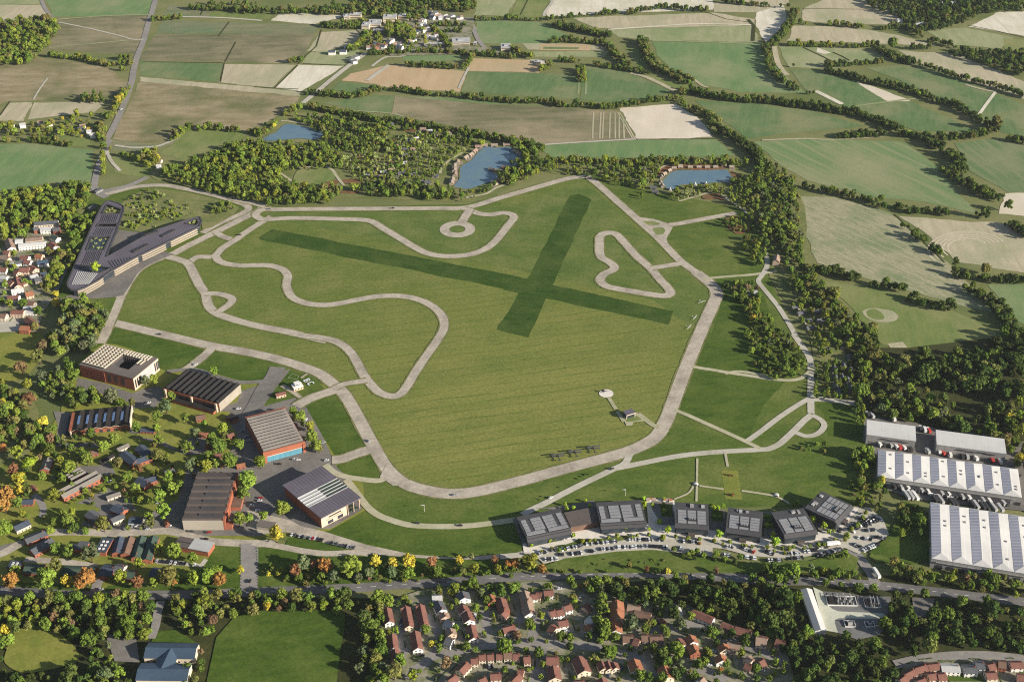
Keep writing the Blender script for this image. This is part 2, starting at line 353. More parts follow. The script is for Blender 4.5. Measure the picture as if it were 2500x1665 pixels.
# far farmland ---------------------------------------------------------------
FIELDS = [
 ('R00', [(-200,55),(380,45),(475,160),(300,230),(-200,260)], 'tan'),
 ('R00', [(375,-90),(1420,-90),(1335,140),(480,155)], 'teal'),
 ('R00', [(-200,-90),(360,-90),(370,40),(-200,50)], 'pale_g'),
 ('R00', [(495,165),(1335,142),(1270,370),(1205,500),(420,440),(520,250)], 'brown_d'),
 ('R00', [(-200,560),(330,515),(1000,610),(1060,690),(1160,750),(1070,900),(930,915),(300,910),(60,912),(-200,1040)], 'brown'),
 ('R00', [(70,925),(285,922),(215,1090),(-30,1090)], 'tan'),
 ('R00', [(310,922),(950,922),(850,1010),(250,1075)], 'tan'),
 ('R00', [(330,1215),(790,1235),(830,1330),(640,1310),(230,1270)], 'green'),
 ('F', [(-60,333),(70,331),(213,345),(208,420),(-60,452)], 'teal'),
 ('F', [(322,189),(500,201),(692,223),(660,257),(600,307),(480,293),(395,316),(370,332),(256,320),(272,290),(308,212)], 'brown'),
 ('F', [(256,322),(370,333),(395,318),(400,330),(340,352),(250,345)], 'brown_g'),
 ('F', [(322,177),(692,211),(690,222),(322,188)], 'tan'),
 ('F', [(323,141),(516,148),(500,189),(320,175)], 'teal_d'),
 ('F', [(517,148),(680,150),(625,202),(503,190)], 'tan'),
 ('F', [(685,150),(792,152),(692,211),(632,203)], 'white'),
 ('F', [(372,48),(735,58),(722,78),(358,78)], 'brown_g'),
 ('F', [(358,79),(722,79),(702,120),(690,146),(322,140),(342,100)], 'brown_d'),
 ('F', [(388,13),(480,24),(480,40),(375,44)], 'brown_g'),
 ('F', [(490,27),(630,30),(620,45),(480,42)], 'green'),
 ('F', [(645,30),(800,36),(722,57),(622,48)], 'white'),
 ('F', [(738,75),(832,70),(822,100),(742,120),(708,118)], 'tan'),
 ('F', [(708,122),(800,112),(830,118),(790,150),(692,147)], 'pale_g'),
 ('F', [(395,302),(440,297),(555,302),(560,320),(480,345),(420,370),(370,352),(400,330)], 'green'),
 ('F', [(255,360),(330,368),(355,385),(330,410),(265,395)], 'green'),
 ('F', [(738,237),(850,222),(906,221),(900,262),(850,258)], 'teal_d'),
 ('F', [(907,222),(1130,241),(1280,247),(1420,256),(1460,320),(1240,334),(1100,300),(1000,284),(902,263)], 'brown_d'),
 ('F', [(850,219),(1000,224),(1150,238),(1290,244),(1130,240),(905,221)], 'teal'),
 ('F', [(885,155),(955,153),(1075,165),(1057,212),(930,205),(865,198)], 'orange'),
 ('F', [(780,190),(870,196),(835,215),(760,208)], 'teal_d'),
 ('F', [(805,170),(880,152),(940,150),(870,195),(785,186)], 'orange'),
 ('F', [(1076,165),(1340,172),(1330,230),(1060,211)], 'teal_d'),
 ('F', [(1082,135),(1255,140),(1238,168),(1076,164)], 'orange'),
 ('F', [(1345,155),(1430,160),(1548,212),(1440,238),(1332,230)], 'teal_d'),
 ('F', [(1440,160),(1540,208),(1590,212),(1660,220),(1560,190)], 'green'),
 ('F', [(1430,105),(1462,110),(1500,150),(1470,158)], 'green'),
 ('F', [(1500,96),(1756,99),(1790,160),(1852,216),(1700,212),(1590,190),(1550,170),(1510,125)], 'teal'),
 ('F', [(1090,45),(1240,52),(1315,85),(1275,101),(1105,101)], 'teal'),
 ('F', [(920,124),(1060,122),(1060,140),(930,142)], 'teal'),
 ('F', [(1060,46),(1090,46),(1100,100),(1090,75)], 'tan'),
 ('F', [(1315,42),(1640,30),(1735,45),(1732,60),(1500,65),(1370,66)], 'tan'),
 ('F', [(1400,68),(1730,60),(1745,98),(1500,94),(1420,86)], 'pale_g'),
 ('F', [(1740,20),(1800,8),(1812,50),(1760,98),(1738,62)], 'white'),
 ('F', [(1640,8),(1810,-20),(1812,8),(1740,30),(1640,28)], 'tan'),
 ('F', [(1275,-25),(1640,-25),(1640,24),(1440,30),(1255,40)], 'white'),
 ('F', [(1100,-25),(1200,-25),(1165,38),(1090,36)], 'pale_g'),
 ('F', [(1205,-25),(1270,-25),(1250,40),(1170,40)], 'green'),
 ('F', [(1200,100),(1380,102),(1390,115),(1215,115)], 'tan'),
 ('F', [(1225,120),(1400,118),(1390,132),(1230,132)], 'pale_g'),
 ('F', [(1425,250),(1555,239),(1600,270),(1642,316),(1466,322)], 'pink'),
 ('F', [(1235,336),(1460,323),(1645,320),(1692,358),(1500,364),(1265,362)], 'teal'),
 ('F', [(1598,232),(1700,236),(1850,250),(1985,290),(1720,318),(1650,272)], 'teal_d'),
 ('F', [(1732,326),(1900,318),(2080,328),(2150,380),(2245,492),(2140,467),(2000,452),(1855,415),(1800,385)], 'crop_line'),
 ('F', [(1824,450),(1920,454),(2045,490),(2140,570),(2215,640),(2285,722),(2160,690),(1990,640),(1880,604),(1850,540)], 'sward'),
 ('F', [(2065,498),(2200,508),(2290,512),(2420,545),(2420,640),(2260,612),(2195,602),(2140,545)], 'tan'),
 ('F', [(1888,645),(2000,660),(2160,700),(2285,760),(2315,812),(2080,806),(2025,790),(1960,710)], 'green'),
 ('F', [(2270,655),(2420,652),(2420,790),(2335,735)], 'teal'),
 ('F', [(1790,108),(1960,108),(2060,130),(1965,152),(1905,160),(1812,155)], 'pale_g'),
 ('F', [(1814,160),(1905,162),(2050,216),(2120,246),(2245,302),(2110,302),(1920,238),(1850,205)], 'teal_d'),
 ('F', [(1965,188),(2010,200),(2092,232),(2040,234)], 'pink'),
 ('F', [(1990,156),(2110,150),(2200,180),(2420,268),(2420,330),(2290,302),(2140,215)], 'teal_d'),
 ('F', [(2065,116),(2200,126),(2420,215),(2420,250),(2250,195),(2120,150)], 'tan'),
 ('F', [(1822,60),(1950,62),(2065,82),(2155,106),(1970,100),(1810,95)], 'tan'),
 ('F', [(2225,62),(2300,28),(2420,26),(2420,95)], 'white'),
 ('F', [(2125,70),(2220,64),(2330,88),(2300,112),(2180,104)], 'pale_g'),
 ('F', [(2305,88),(2420,98),(2420,125),(2310,115)], 'green'),
 ('F', [(1850,18),(1960,-25),(2060,18),(2075,56),(1950,58),(1838,48)], 'tan'),
 ('F', [(2195,330),(2300,318),(2420,350),(2420,440),(2320,442),(2225,392)], 'crop_w'),
 ('F', [(2312,448),(2420,438),(2420,505),(2295,492)], 'pink'),
 ('F', [(2180,900),(2290,895),(2310,925),(2200,935)], 'green'),
 ('F', [(2040,790),(2075,786),(2110,830),(2070,832)], 'tan'),
]
for f, pts, k in FIELDS: area(f, pts, M[k], jag=2.6)
# worked-soil features in single fields
for rr, ww in ((.5,3),(.62,2.5),(.74,3),(.86,2.5),(.98,3)):
    P = [W('R13', (1850+330*rr*math.cos(a/40*6.283)*1.1, 740+170*rr*math.sin(a/40*6.283)+ (1-rr)*-40)) for a in range(16, 38)]
    roadw([p for p in P], ww, M['ring'], 'furrow', n=3)
P = WL('R13', [(905,1290),(950,1350),(1060,1385),(1180,1380),(1225,1340),(1180,1290),(1080,1270),(980,1262)])
struct('chalk_ring', flat(MB(), smooth(P, 5, True), nextz()), M['tan'])
P = WL('R13', [(940,1290),(960,1340),(1040,1368),(1100,1350),(1060,1290),(1000,1268)])
struct('chalk_ring_turf', flat(MB(), smooth(P, 5, True), nextz()), M['green'])
for x0, x1 in ((770,760),(835,825),(860,850),(920,912),(963,965),(1000,1000),(1035,1045),(985,1120),(1005,1140)):
    road('R02', [(x0,1015 if x0 < 1030 else 1080),((x0+x1)/2,1130),(x1,1248)], 2.2, M['tan'], 'tramline', n=0)
for x in (640,705): road('R02', [(x,735),(x-8,850)], 3, M['pale_g'], 'farm_track', n=0)
area('R03', [(500,430),(620,480),(560,490),(490,470)], M['white'], 'farmyard')
area('R02', [(200,540),(400,545),(390,580),(210,575)], M['white'], 'farmyard')
area('R02', [(290,395),(740,405),(740,460),(285,455)], M['orange'], 'paddock'); area('R02', [(320,425),(640,430),(630,448),(315,445)], M['teal_d'], 'paddock')

for f, pts in [('R00', [(2118,380),(2020,560)]), ('R00', [(2015,570),(1980,740)]), ('R01', [(605,270),(560,420),(450,520),(395,580)]), ('R01', [(395,590),(190,790)]), ('R01', [(640,790),(850,590)]), ('R00', [(1800,140),(1820,95)]), ('R00', [(2060,200),(1960,330)]), ('R00', [(90,915),(0,1040)]), ('R02', [(190,-20),(110,140)]), ('R02', [(1150,1255),(1900,1250)]), ('R01', [(440,575),(830,592)]), ('R01', [(0,785),(400,805)]), ('R02', [(1770,110),(1960,175),(2210,210)]), ('R03', [(1850,230),(2100,280),(2355,340)]), ('R03', [(370,80),(1000,90)]), ('R00', [(1290,560),(2000,568)]), ('R13', [(1190,420),(1640,850)])]: road(f, pts, 2.4, M['wood'], 'ditch', n=0)
# woods floor, park, lakes
area('F', [(345,400),(420,375),(560,320),(610,285),(700,235),(760,250),(900,280),(1100,310),(1230,350),(1225,400),(1160,440),(1075,465),(800,455),(600,470),(540,460),(400,430)], M['park'], 'parkland', 3)
area('F', [(1230,365),(1500,368),(1700,368),(1830,430),(1850,560),(1760,520),(1690,470),(1530,445),(1440,420),(1400,415),(1350,400),(1270,400)], M['park'], 'parkland', 3)
area('F', [(1760,480),(1840,450),(1860,600),(1960,720),(2030,820),(2000,960),(1880,920),(1860,760),(1770,640)], M['park'], 'parkland', 3)
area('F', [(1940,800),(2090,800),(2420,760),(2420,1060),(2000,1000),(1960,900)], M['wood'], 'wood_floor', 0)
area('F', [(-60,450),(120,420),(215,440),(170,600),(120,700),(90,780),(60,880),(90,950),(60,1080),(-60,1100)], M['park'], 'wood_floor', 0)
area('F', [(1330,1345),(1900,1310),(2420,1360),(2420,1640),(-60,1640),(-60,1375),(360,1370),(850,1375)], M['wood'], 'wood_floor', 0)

# airfield turf ---------------------------------------------------------------
area('F', [(210,445),(330,425),(480,435),(600,470),(700,478),(1075,470),(1240,424),(1345,398),(1500,440),(1700,478),(1745,520),(1760,620),(1860,830),(1868,910),(1990,940),(2010,1130),(1970,1160),(1190,1180),(1200,1285),(1100,1285),(820,1270),(640,1240),(240,880),(130,700),(150,600)], M['margin'], 'airfield_turf')
area('F', [(0,755),(95,765),(110,800),(60,870),(-60,900),(-60,750)], M['campus'], 'meadow')
AIR = [(600,490),(1070,485),(1150,458),(1300,415),(1355,415),(1460,505),(1560,600),(1640,670),(1610,755),(1560,880),(1520,990),(1480,1018),(1330,1068),(1050,1132),(905,1095),(790,900),(735,855),(640,822),(480,793),(270,742),(300,650),(400,590),(560,500)]
area('F', AIR, M['air'], 'airfield_turf', 2)
area('F', [(600,490),(1070,487),(1190,470),(1330,420),(1370,440),(1520,580),(1560,610),(1640,680),(1600,760),(1500,690),(1270,640),(900,560),(620,500)], M['air_n'], 'airfield_turf')
area('R11', [(40,625),(165,552),(2400,985),(2400,1120),(2355,1112),(60,650)], M['strip'], 'grass_runway', jag=1.5)
area('R12', [(-40,965),(180,1000),(430,1060),(1480,1290),(1440,1410),(330,1175),(90,1125),(-40,1100)], M['strip'], 'grass_runway', jag=1.5)
area('R12', [(560,255),(640,240),(755,290),(180,1530),(-95,1455),(180,990),(530,300)], M['strip'], 'grass_runway', jag=1.5)
# campus ground
area('F', [(150,845),(240,790),(330,800),(470,830),(540,870),(640,850),(760,890),(830,1060),(840,1180),(760,1220),(640,1235),(560,1250),(560,1360),(-60,1355),(-60,1090),(60,1050),(140,950)], M['campus'], 'campus_turf')
for f, pts, k in [
 ('R20', [(960,20),(985,-30),(1100,-60),(1370,-20),(1700,60),(1850,110),(1830,180),(1680,300),(1500,330),(1180,120),(970,60)], 'lush'),
 ('R20', [(1760,290),(1850,130),(1930,120),(2355,215),(2500,270),(2500,420),(2330,440),(2100,390)], 'lush'),
 ('R21', [(0,240),(110,255),(175,290),(150,350),(60,405),(0,410)], 'lush'),
 ('R21', [(190,385),(280,310),(330,310),(490,360),(560,400),(630,470),(600,500),(390,560),(240,620),(100,635),(50,600),(90,540)], 'lush'),
 ('R21', [(425,620),(480,570),(640,520),(740,530),(820,680),(1030,1000),(980,1050),(770,1100),(730,1085),(680,1000)], 'lush'),
 ('R21', [(735,1180),(780,1130),(1010,1050),(1070,1080),(1180,1250),(1130,1305),(960,1290),(800,1260)], 'lush'),
 ('R10', [(1100,1540),(985,1440),(990,1435),(1200,1460),(1800,1560)], 'lush'),
 ('R12', [(1480,560),(1950,460),(2180,560),(2290,700),(2250,950),(1790,1000),(1680,930),(1430,670)], 'margin'),
 ('R22', [(1790,-20),(2355,-20),(2440,120),(2420,300),(2355,370),(1730,280),(1700,260)], 'lush'),
 ('R22', [(1680,310),(2355,400),(2520,380),(2300,620),(2160,930),(1540,660)], 'lush'),
 ('R12', [(1790,1020),(2000,1000),(2250,970),(2260,1060),(2355,1300),(2355,1600),(1800,1600),(1930,1180)], 'lush'),
 ('R31', [(620,260),(980,60),(1060,110),(1350,200),(1800,220),(2140,180),(2160,200),(2307,350),(2307,430),(1700,460),(1300,420)], 'lush'),
 ('R31', [(300,300),(560,310),(830,400),(640,425),(280,360)], 'lush'),
 ('R31', [(30,385),(180,385),(620,455),(1000,450),(1400,470),(2307,470),(2307,620),(1400,680),(900,715),(40,750)], 'lush'),
 ('R30', [(1890,350),(2125,352),(2140,760),(1400,770),(1800,560)], 'lush'),
 ('R30', [(950,720),(1400,700),(2120,720),(2140,765),(1400,780),(920,775)], 'lush'),
 ('R30', [(160,690),(830,710),(790,780),(100,780)], 'lush'),
 ('R32', [(0,230),(60,200),(130,400),(100,440),(-40,460)], 'lush'),
 ('R23', [(470,610),(640,600),(800,640),(920,760),(940,960),(600,900),(560,700)], 'lush'),
]: area(f, pts, M[k], 'turf')
area('A2', [(380,-5),(570,-5),(622,330),(430,320)], M['campus'], 'mown_lawn')

# campus paving
area('F', [(555,900),(598,885),(640,855),(668,850),(640,885),(605,935),(690,912),(740,1000),(775,1075),(805,1105),(833,1172),(760,1216),(650,1216),(600,1232),(430,1232),(330,1212),(335,1185),(410,1150),(430,1075),(555,1068),(585,1000),(550,948),(480,945),(545,925)], M['apron'], 'apron')
area('R20', [(700,380),(940,430),(1190,520),(1280,480),(1400,450),(1470,480),(1150,600),(1090,560),(680,470)], M['apron'], 'apron')
area('R20', [(1190,520),(1450,480),(1470,560),(1400,640),(1180,660),(1180,830),(1370,840),(1380,880),(1160,880),(1160,600)], M['apron'], 'apron')
area('R20', [(480,680),(640,690),(610,900),(560,1000),(500,1000),(520,800)], M['apron'], 'apron')
area('A5', [(1000,900),(1300,640),(1580,600),(1820,560),(1880,640),(1800,760),(1500,700),(1300,850)], M['apron'], 'apron')
area('A5', [(1270,1230),(1500,1110),(1800,970),(2150,1150),(2300,1350),(2000,1330),(1700,1330),(1500,1230)], M['apron'], 'apron')
area('R20', [(1180,900),(1450,940),(1620,1040),(1700,920),(1830,920),(1900,1040),(1700,1080),(1560,1030),(1380,960)], M['apron'], 'apron')
area('R20', [(2080,650),(2260,640),(2355,700),(2355,1130),(2130,1140),(2060,1060),(2140,900),(2050,760)], M['apron'], 'apron')
area('R30', [(930,20),(1090,170),(1300,220),(1250,250),(1080,240),(830,210),(700,190)], M['apron'], 'apron')
area('R30', [(1350,490),(1500,490),(1760,530),(1800,480),(1830,500),(1780,560),(1380,530)], M['gravel'], 'parking')
area('R30', [(0,450),(170,350),(180,330),(0,370)], M['apron'], 'apron')
for f, pts, w, k in [
 ('R30', [(-60,470),(60,420),(170,355),(300,290),(430,255),(700,250),(1000,262),(1300,250),(1500,245),(1720,300),(1900,335),(2150,348),(2420,352)], 9, 'track'),
 ('R30', [(220,490),(480,505),(700,530),(860,560)], 7, 'track'),
 ('R30', [(0,770),(-100,760)], 5, 'lane'),
 ('R20', [(480,1290),(640,1210),(860,1190),(960,1190),(1000,1250)], 8, 'apron'),
 ('R20', [(540,990),(760,980),(980,1000)], 7, 'apron'),
 ('R30', [(830,790),(860,700),(900,650)], 8, 'lane'),
 ('A5', [(700,1450),(720,1300),(640,1150),(560,1080)], 6, 'lane'),
 ('R30', [(2195,350),(2195,540),(2190,775)], 15, 'lane'),
]: road(f, pts, w, M[k])

# main road and lanes
road('S', [(-40,1438),(110,1449),(236,1455),(361,1453),(470,1452),(600,1446),(787,1439),(870,1435),(981,1428),(1092,1421),(1240,1410),(1323,1407),(1434,1403),(1545,1401),(1629,1402),(1712,1407),(1795,1411),(1860,1418),(1970,1419),(2054,1421),(2137,1429),(2221,1438),(2304,1447),(2387,1457),(2540,1474)], 10.5, M['tarmac'], 'main_road')
for d in (-.6,):
    P = smooth(WL('S', [(-40,1438),(110,1449),(236,1455),(361,1453),(470,1452),(600,1446),(787,1439),(870,1435),(981,1428),(1092,1421),(1240,1410),(1323,1407),(1434,1403),(1545,1401),(1629,1402),(1712,1407),(1795,1411),(1860,1418),(1970,1419),(2054,1421),(2137,1429),(2221,1438),(2304,1447),(2387,1457),(2540,1474)]), 6)
    mw = plain('road_paint', (.7,.7,.66)); mb = MB(); z = nextz()
    for i in range(0, len(P)-1, 2): ribbon(mb, [P[i], P[i].lerp(P[i+1], .7)], .5, z)
    struct('road_marking', mb, mw)
road('R33', [(1000,715),(970,630),(930,570),(850,465),(760,400)], 9, M['lane'])
road('R31', [(-20,345),(200,372),(450,420),(650,440),(900,430),(1010,440)], 7, M['track'])
area('R31', [(-60,60),(130,100),(330,150),(420,200),(600,240),(1000,365),(1400,448),(1800,480),(2307,432),(2420,400),(2420,450),(2000,495),(1500,480),(1000,445),(880,405),(640,350),(400,285),(280,250),(60,265),(-60,200)], M['track'], 'service_road')
road('R00', [(1420,-80),(1370,100),(1340,190),(1290,370),(1230,520),(1200,640),(1180,750),(1110,950),(1030,1130),(950,1270)], 10, M['lane'])
road('F', [(252,322),(235,360),(222,400),(215,440)], 9, M['lane'])
road('R00', [(360,-80),(390,50),(470,170)], 7, M['lane'])
road('R00', [(530,205),(800,260),(1050,320),(1200,360),(1290,358)], 4, M['gravel'], 'farm_track')
road('R00', [(440,435),(800,400),(1180,365)], 4, M['pale_g'], 'farm_track')
road('R00', [(470,185),(900,150),(1340,138)], 5, M['pale_g'], 'farm_track')
road('R00', [(1640,155),(2000,165),(2355,190)], 6, M['gravel'], 'farm_track')
road('R00', [(1030,1310),(1200,1330),(1400,1320),(1530,1275),(1600,1240)], 5, M['gravel'], 'farm_track')
road('R00', [(300,900),(360,800),(430,705)], 3, M['gravel'], 'farm_track')
road('R00', [(960,1360),(1000,1450),(1080,1540)], 5, M['gravel'], 'farm_track')
road('R01', [(440,930),(600,800),(720,700),(860,590),(1010,480)], 9, M['gravel'])
road('R01', [(1020,730),(1110,660),(1210,590)], 8, M['gravel'], 'farm_track')
road('R01', [(1060,600),(1180,520),(1330,510),(1450,470)], 5, M['gravel'], 'farm_track')
road('R01', [(1560,190),(1750,170),(1950,170),(2355,180)], 7, M['lane'])
road('R01', [(1940,190),(1975,270),(2020,370),(2080,440)], 8, M['lane'])
road('R01', [(1840,800),(1880,710),(1930,610)], 4, M['gravel'], 'farm_track')
road('R01', [(900,1000),(1200,1020),(1340,1050)], 4, M['pale_g'], 'farm_track')
road('R02', [(330,150),(330,120),(400,20),(440,-60)], 6, M['gravel'], 'farm_track')
road('R02', [(1100,660),(1250,700),(1500,820)], 9, M['tan'], 'farm_track')
road('R02', [(1290,370),(1700,380),(2200,400)], 4, M['pale_g'], 'farm_track')
road('R02', [(900,270),(1300,245),(1700,220),(2200,230)], 5, M['white'], 'farm_track')
road('R02', [(240,1310),(700,1280),(1150,1255)], 4, M['gravel'], 'farm_track')
road('R02', [(1640,690),(1740,770),(1800,790)], 5, M['tan'], 'farm_track')
road('R03', [(110,420),(140,560),(190,640),(230,680)], 9, M['tan'], 'farm_track')
road('R03', [(480,820),(600,880),(720,940)], 9, M['white'], 'farm_track')
road('R03', [(1940,1050),(2010,950),(2100,830)], 5, M['white'], 'farm_track')
road('R03', [(820,960),(1050,930),(1380,890)], 5, M['pale_g'], 'farm_track')
road('R03', [(370,430),(500,490),(640,560)], 3, M['wood'], 'ditch', n=0); road('R03', [(640,475),(720,510),(790,550)], 3, M['wood'], 'ditch', n=0)
road('R03', [(0,1265),(400,1250),(640,1260),(1100,1230)], 4, M['tan'], 'farm_track')
road('R03', [(1830,765),(1950,800),(2090,830)], 5, M['tan'], 'farm_track')
road('R02', [(2200,375),(2210,240),(2160,180)], 6, M['wood'], 'ditch', n=0)

# airfield tracks ---------------------------------------------------------------
T = M['track']; VERGE.append(T)
road('F', [(592,483),(700,482),(850,481),(1000,480),(1074,478),(1150,456),(1240,430),(1300,413),(1335,408),(1358,412),(1420,465),(1465,505),(1512,547),(1560,597),(1600,627)], 10.5, T, 'perimeter_track', n=5)
road('F', [(1600,627),(1632,652),(1648,675),(1640,700),(1618,748),(1590,815),(1570,865),(1548,925),(1530,970),(1510,1003),(1480,1023),(1430,1043),(1330,1070),(1250,1092),(1180,1111),(1100,1130),(1045,1136),(1000,1132),(950,1120),(910,1102)], 14, T, 'perimeter_track', n=5)
road('F', [(930,1112),(890,1078),(850,1010),(815,945),(790,905),(765,882),(735,860),(700,846),(640,827),(560,809),(480,795),(400,776),(340,762),(262,743)], 12.5, T, 'perimeter_track', n=5)
road('R10', [(900,1580),(945,1500),(985,1400),(1040,1270),(1090,1150),(1150,1040),(1230,930),(1330,865),(1440,815),(1560,775),(1650,725),(1800,650),(1940,580),(2100,500),(2220,440),(2310,395),(2380,350)], 11, T, 'perimeter_track', n=5)
road('R10', [(1820,590),(1900,540),(2000,490),(2120,440),(2200,400),(2235,370),(2200,335),(2050,285),(1900,245),(1750,210),(1600,180),(1480,162),(1300,165),(1150,190),(1000,230),(880,250)], 9, T, 'perimeter_track', n=5)
road('R10', [(2380,350),(2280,320),(2130,290),(2060,270)], 10, T, 'taxiway')
road('R10', [(860,240),(1000,200),(1150,165),(1280,110),(1320,85)], 9, M['lane'])
road('R10', [(1940,580),(2000,620),(2100,650),(2130,660)], 9, T, 'taxiway')
road('R10', [(1690,860),(1780,805),(1920,800),(2000,725),(2110,655),(2200,590),(2330,505),(2440,440)], 9.5, T, 'circuit', n=6)
road('R10', [(1500,800),(1620,832),(1690,865),(1740,950),(1790,1050),(1845,1130),(1870,1230),(1930,1300),(2050,1350),(2200,1395),(2355,1433),(2600,1480),(2785,1525),(2940,1560)], 10.5, T, 'circuit', n=6)
road('S', [(738,820),(800,829),(832,841),(856,861),(873,888),(889,918),(908,942),(927,959),(952,968),(976,964),(995,942),(1014,910),(1036,877),(1070,828),(1084,800),(1080,774),(1060,752),(1028,735),(987,725),(932,724),(878,732),(824,743),(783,746),(742,740),(712,725),(700,698),(703,676),(691,660),(661,650),(620,649),(598,650),(557,646),(535,638),(527,627)], 9.5, T, 'circuit', n=6)
road('R10', [(1850,1130),(1990,1140),(2085,1180),(2060,1230),(1960,1300)], 9, T, 'circuit')
roadw(WL('R11', [(160,368),(60,385),(15,425),(60,462),(160,465),(280,458),(400,456),(700,463),(950,470),(1060,487),(1150,540),(1300,630),(1450,720),(1560,773),(1700,797),(1850,795),(1980,772),(2100,720),(2190,640),(2285,520),(2335,455),(2310,420),(2230,410),(2130,425),(2050,420),(1980,402),(1930,380),(1870,365)]), 10, T, 'circuit', n=6)
road('R11', [(1935,385),(1900,440),(1860,510)], 11, T, 'taxiway')
mb = MB(); z = nextz(); c0 = W('R11', (1828,556)); r1 = (W('R11', (1988,556))-c0).length; r0 = (W('R11', (1900,556))-c0).length
ribbon(mb, [c0+Vector((math.cos(a*.1309),math.sin(a*.1309),0))*((r0+r1)/2) for a in range(48)], r1-r0, z, True); struct('turning_circle', mb, T)
roadw(WL('R12', [(823,690),(822,640),(850,600),(925,588),(985,610),(1050,680),(1150,790),(1290,915),(1360,1000),(1440,1085),(1462,1130),(1430,1150),(1370,1152),(1200,1128),(1000,1093),(880,1065),(828,1012),(860,962),(940,922),(955,890),(910,850),(845,812),(824,760)]), 10.5, T, 'circuit', True, 6)
road('R12', [(1290,905),(1400,888),(1560,862)], 9, T, 'taxiway')
area('R12', [(1150,445),(1300,462),(1440,505),(1500,500),(1470,560),(1425,640),(1440,700),(1380,660),(1270,560)], T, 'taxiway')
area('R12', [(1205,482),(1300,482),(1370,503),(1350,518),(1260,520)], M['green'], 'turf'); area('R12', [(1300,550),(1380,540),(1410,560),(1398,595),(1345,605),(1318,588)], M['green'], 'turf', 4)
road('R12', [(1450,515),(1520,508),(1700,475),(1950,428),(2050,410)], 9, T, 'taxiway')
road('R12', [(1750,1010),(1850,992),(2050,975),(2200,963),(2420,935)], 5, M['path'], 'path')
road('R12', [(2300,740),(2320,800),(2328,880),(2290,960),(2250,1020),(2290,1080),(2360,1165),(2420,1240),(2480,1330),(2545,1440),(2600,1545)], 6, M['gravel'], 'path')
road('R23', [(285,-10),(370,110),(430,210),(440,300),(440,450),(438,560),(442,700)], 7, M['gravel'], 'path')
road('R23', [(450,710),(380,765),(290,855),(220,920),(150,980),(60,1020),(0,1025),(-80,1030),(-280,1040),(-500,1055),(-720,1080),(-920,1115),(-1080,1148),(-1240,1180),(-1340,1200)], 7, M['gravel'], 'path')
road('R23', [(450,715),(530,760),(560,805),(535,855),(480,892),(400,905),(320,880),(270,865)], 6, M['gravel'], 'path')
road('R23', [(435,560),(300,640),(150,740),(0,855),(-90,920),(-150,960)], 6, M['gravel'], 'path')
road('R23', [(445,575),(540,572),(640,585),(760,602),(880,612)], 8, M['gravel'], 'path')
road('R22', [(1500,670),(1600,710),(1800,800),(2000,890),(2150,960),(2270,1018)], 5, M['path'], 'path')
road('R22', [(1660,280),(1750,297),(1850,312),(2000,338),(2200,368),(2355,392),(2480,402),(2580,400),(2660,370),(2760,280)], 5, M['path'], 'path')
road('R22', [(1950,345),(2060,325),(2200,340),(2340,372)], 4, M['path'], 'path')
road('R22', [(1090,1075),(1050,1150),(930,1210),(700,1320),(500,1420),(350,1500),(220,1562),(130,1610)], 7, M['gravel'], 'path')
area('R22', [(1010,1075),(1130,1065),(1110,1110),(1050,1160),(1050,1090)], M['gravel'], 'path')
road('R21', [(830,1295),(900,1385),(970,1480),(1030,1550),(1110,1610),(1220,1655),(1380,1700),(1580,1715),(1830,1715),(2030,1700),(2180,1680),(2350,1655)], 7, M['path'], 'path')
road('R21', [(640,1160),(720,1230),(830,1270),(950,1290),(1080,1305),(1150,1297),(1190,1260)], 7, M['path'], 'path')
area('R21', [(1130,1270),(1190,1160),(1290,1290),(1400,1345),(1250,1350)], T, 'taxiway')
road('R21', [(700,1120),(790,1110),(900,1070),(1030,1030)], 12, T, 'taxiway'); road('R21', [(380,640),(440,600),(550,550),(720,495)], 12, T, 'taxiway')
road('R21', [(720,480),(780,450),(850,430),(1020,405)], 8, T, 'taxiway'); road('R21', [(-40,720),(20,620),(60,540),(110,450),(170,380),(215,285)], 17, M['apron'], 'taxiway')
road('R20', [(1650,320),(1740,260),(1850,170),(1900,120)], 10, T, 'taxiway')
road('R21', [(250,450),(330,495),(420,560)], 4, T, 'path'); road('R21', [(425,385),(450,365),(480,345)], 1.6, T, 'path')
road('R20', [(1500,325),(1750,310),(1950,370),(2150,420),(2355,415)], 6, M['apron'], 'taxiway')
# headquarters forecourt
area('R10', [(590,1160),(720,1120),(905,1050),(1040,960),(1250,850),(1460,750),(1560,780),(1440,830),(1330,880),(1240,950),(1170,1060),(1110,1150),(1000,1170),(850,1180),(610,1190)], M['apron'], 'forecourt')
area('R10', [(980,720),(1040,560),(1300,590),(1340,610),(1100,720),(960,790)], M['apron'], 'forecourt')
road('R10', [(330,1130),(430,1190),(600,1180)], 6, M['lane']); road('R10', [(850,180),(880,230),(960,270)], 10, M['lane'])
area('R10', [(880,1185),(1050,1170),(1020,1240),(960,1380),(900,1480)], M['margin'], 'turf')
area('R10', [(1080,330),(1200,240),(1400,190),(1700,230),(1950,290),(2150,360),(2100,430),(1900,540),(1820,560),(1800,440),(1400,560),(1300,590),(1060,540)], M['park'], 'wild_garden')
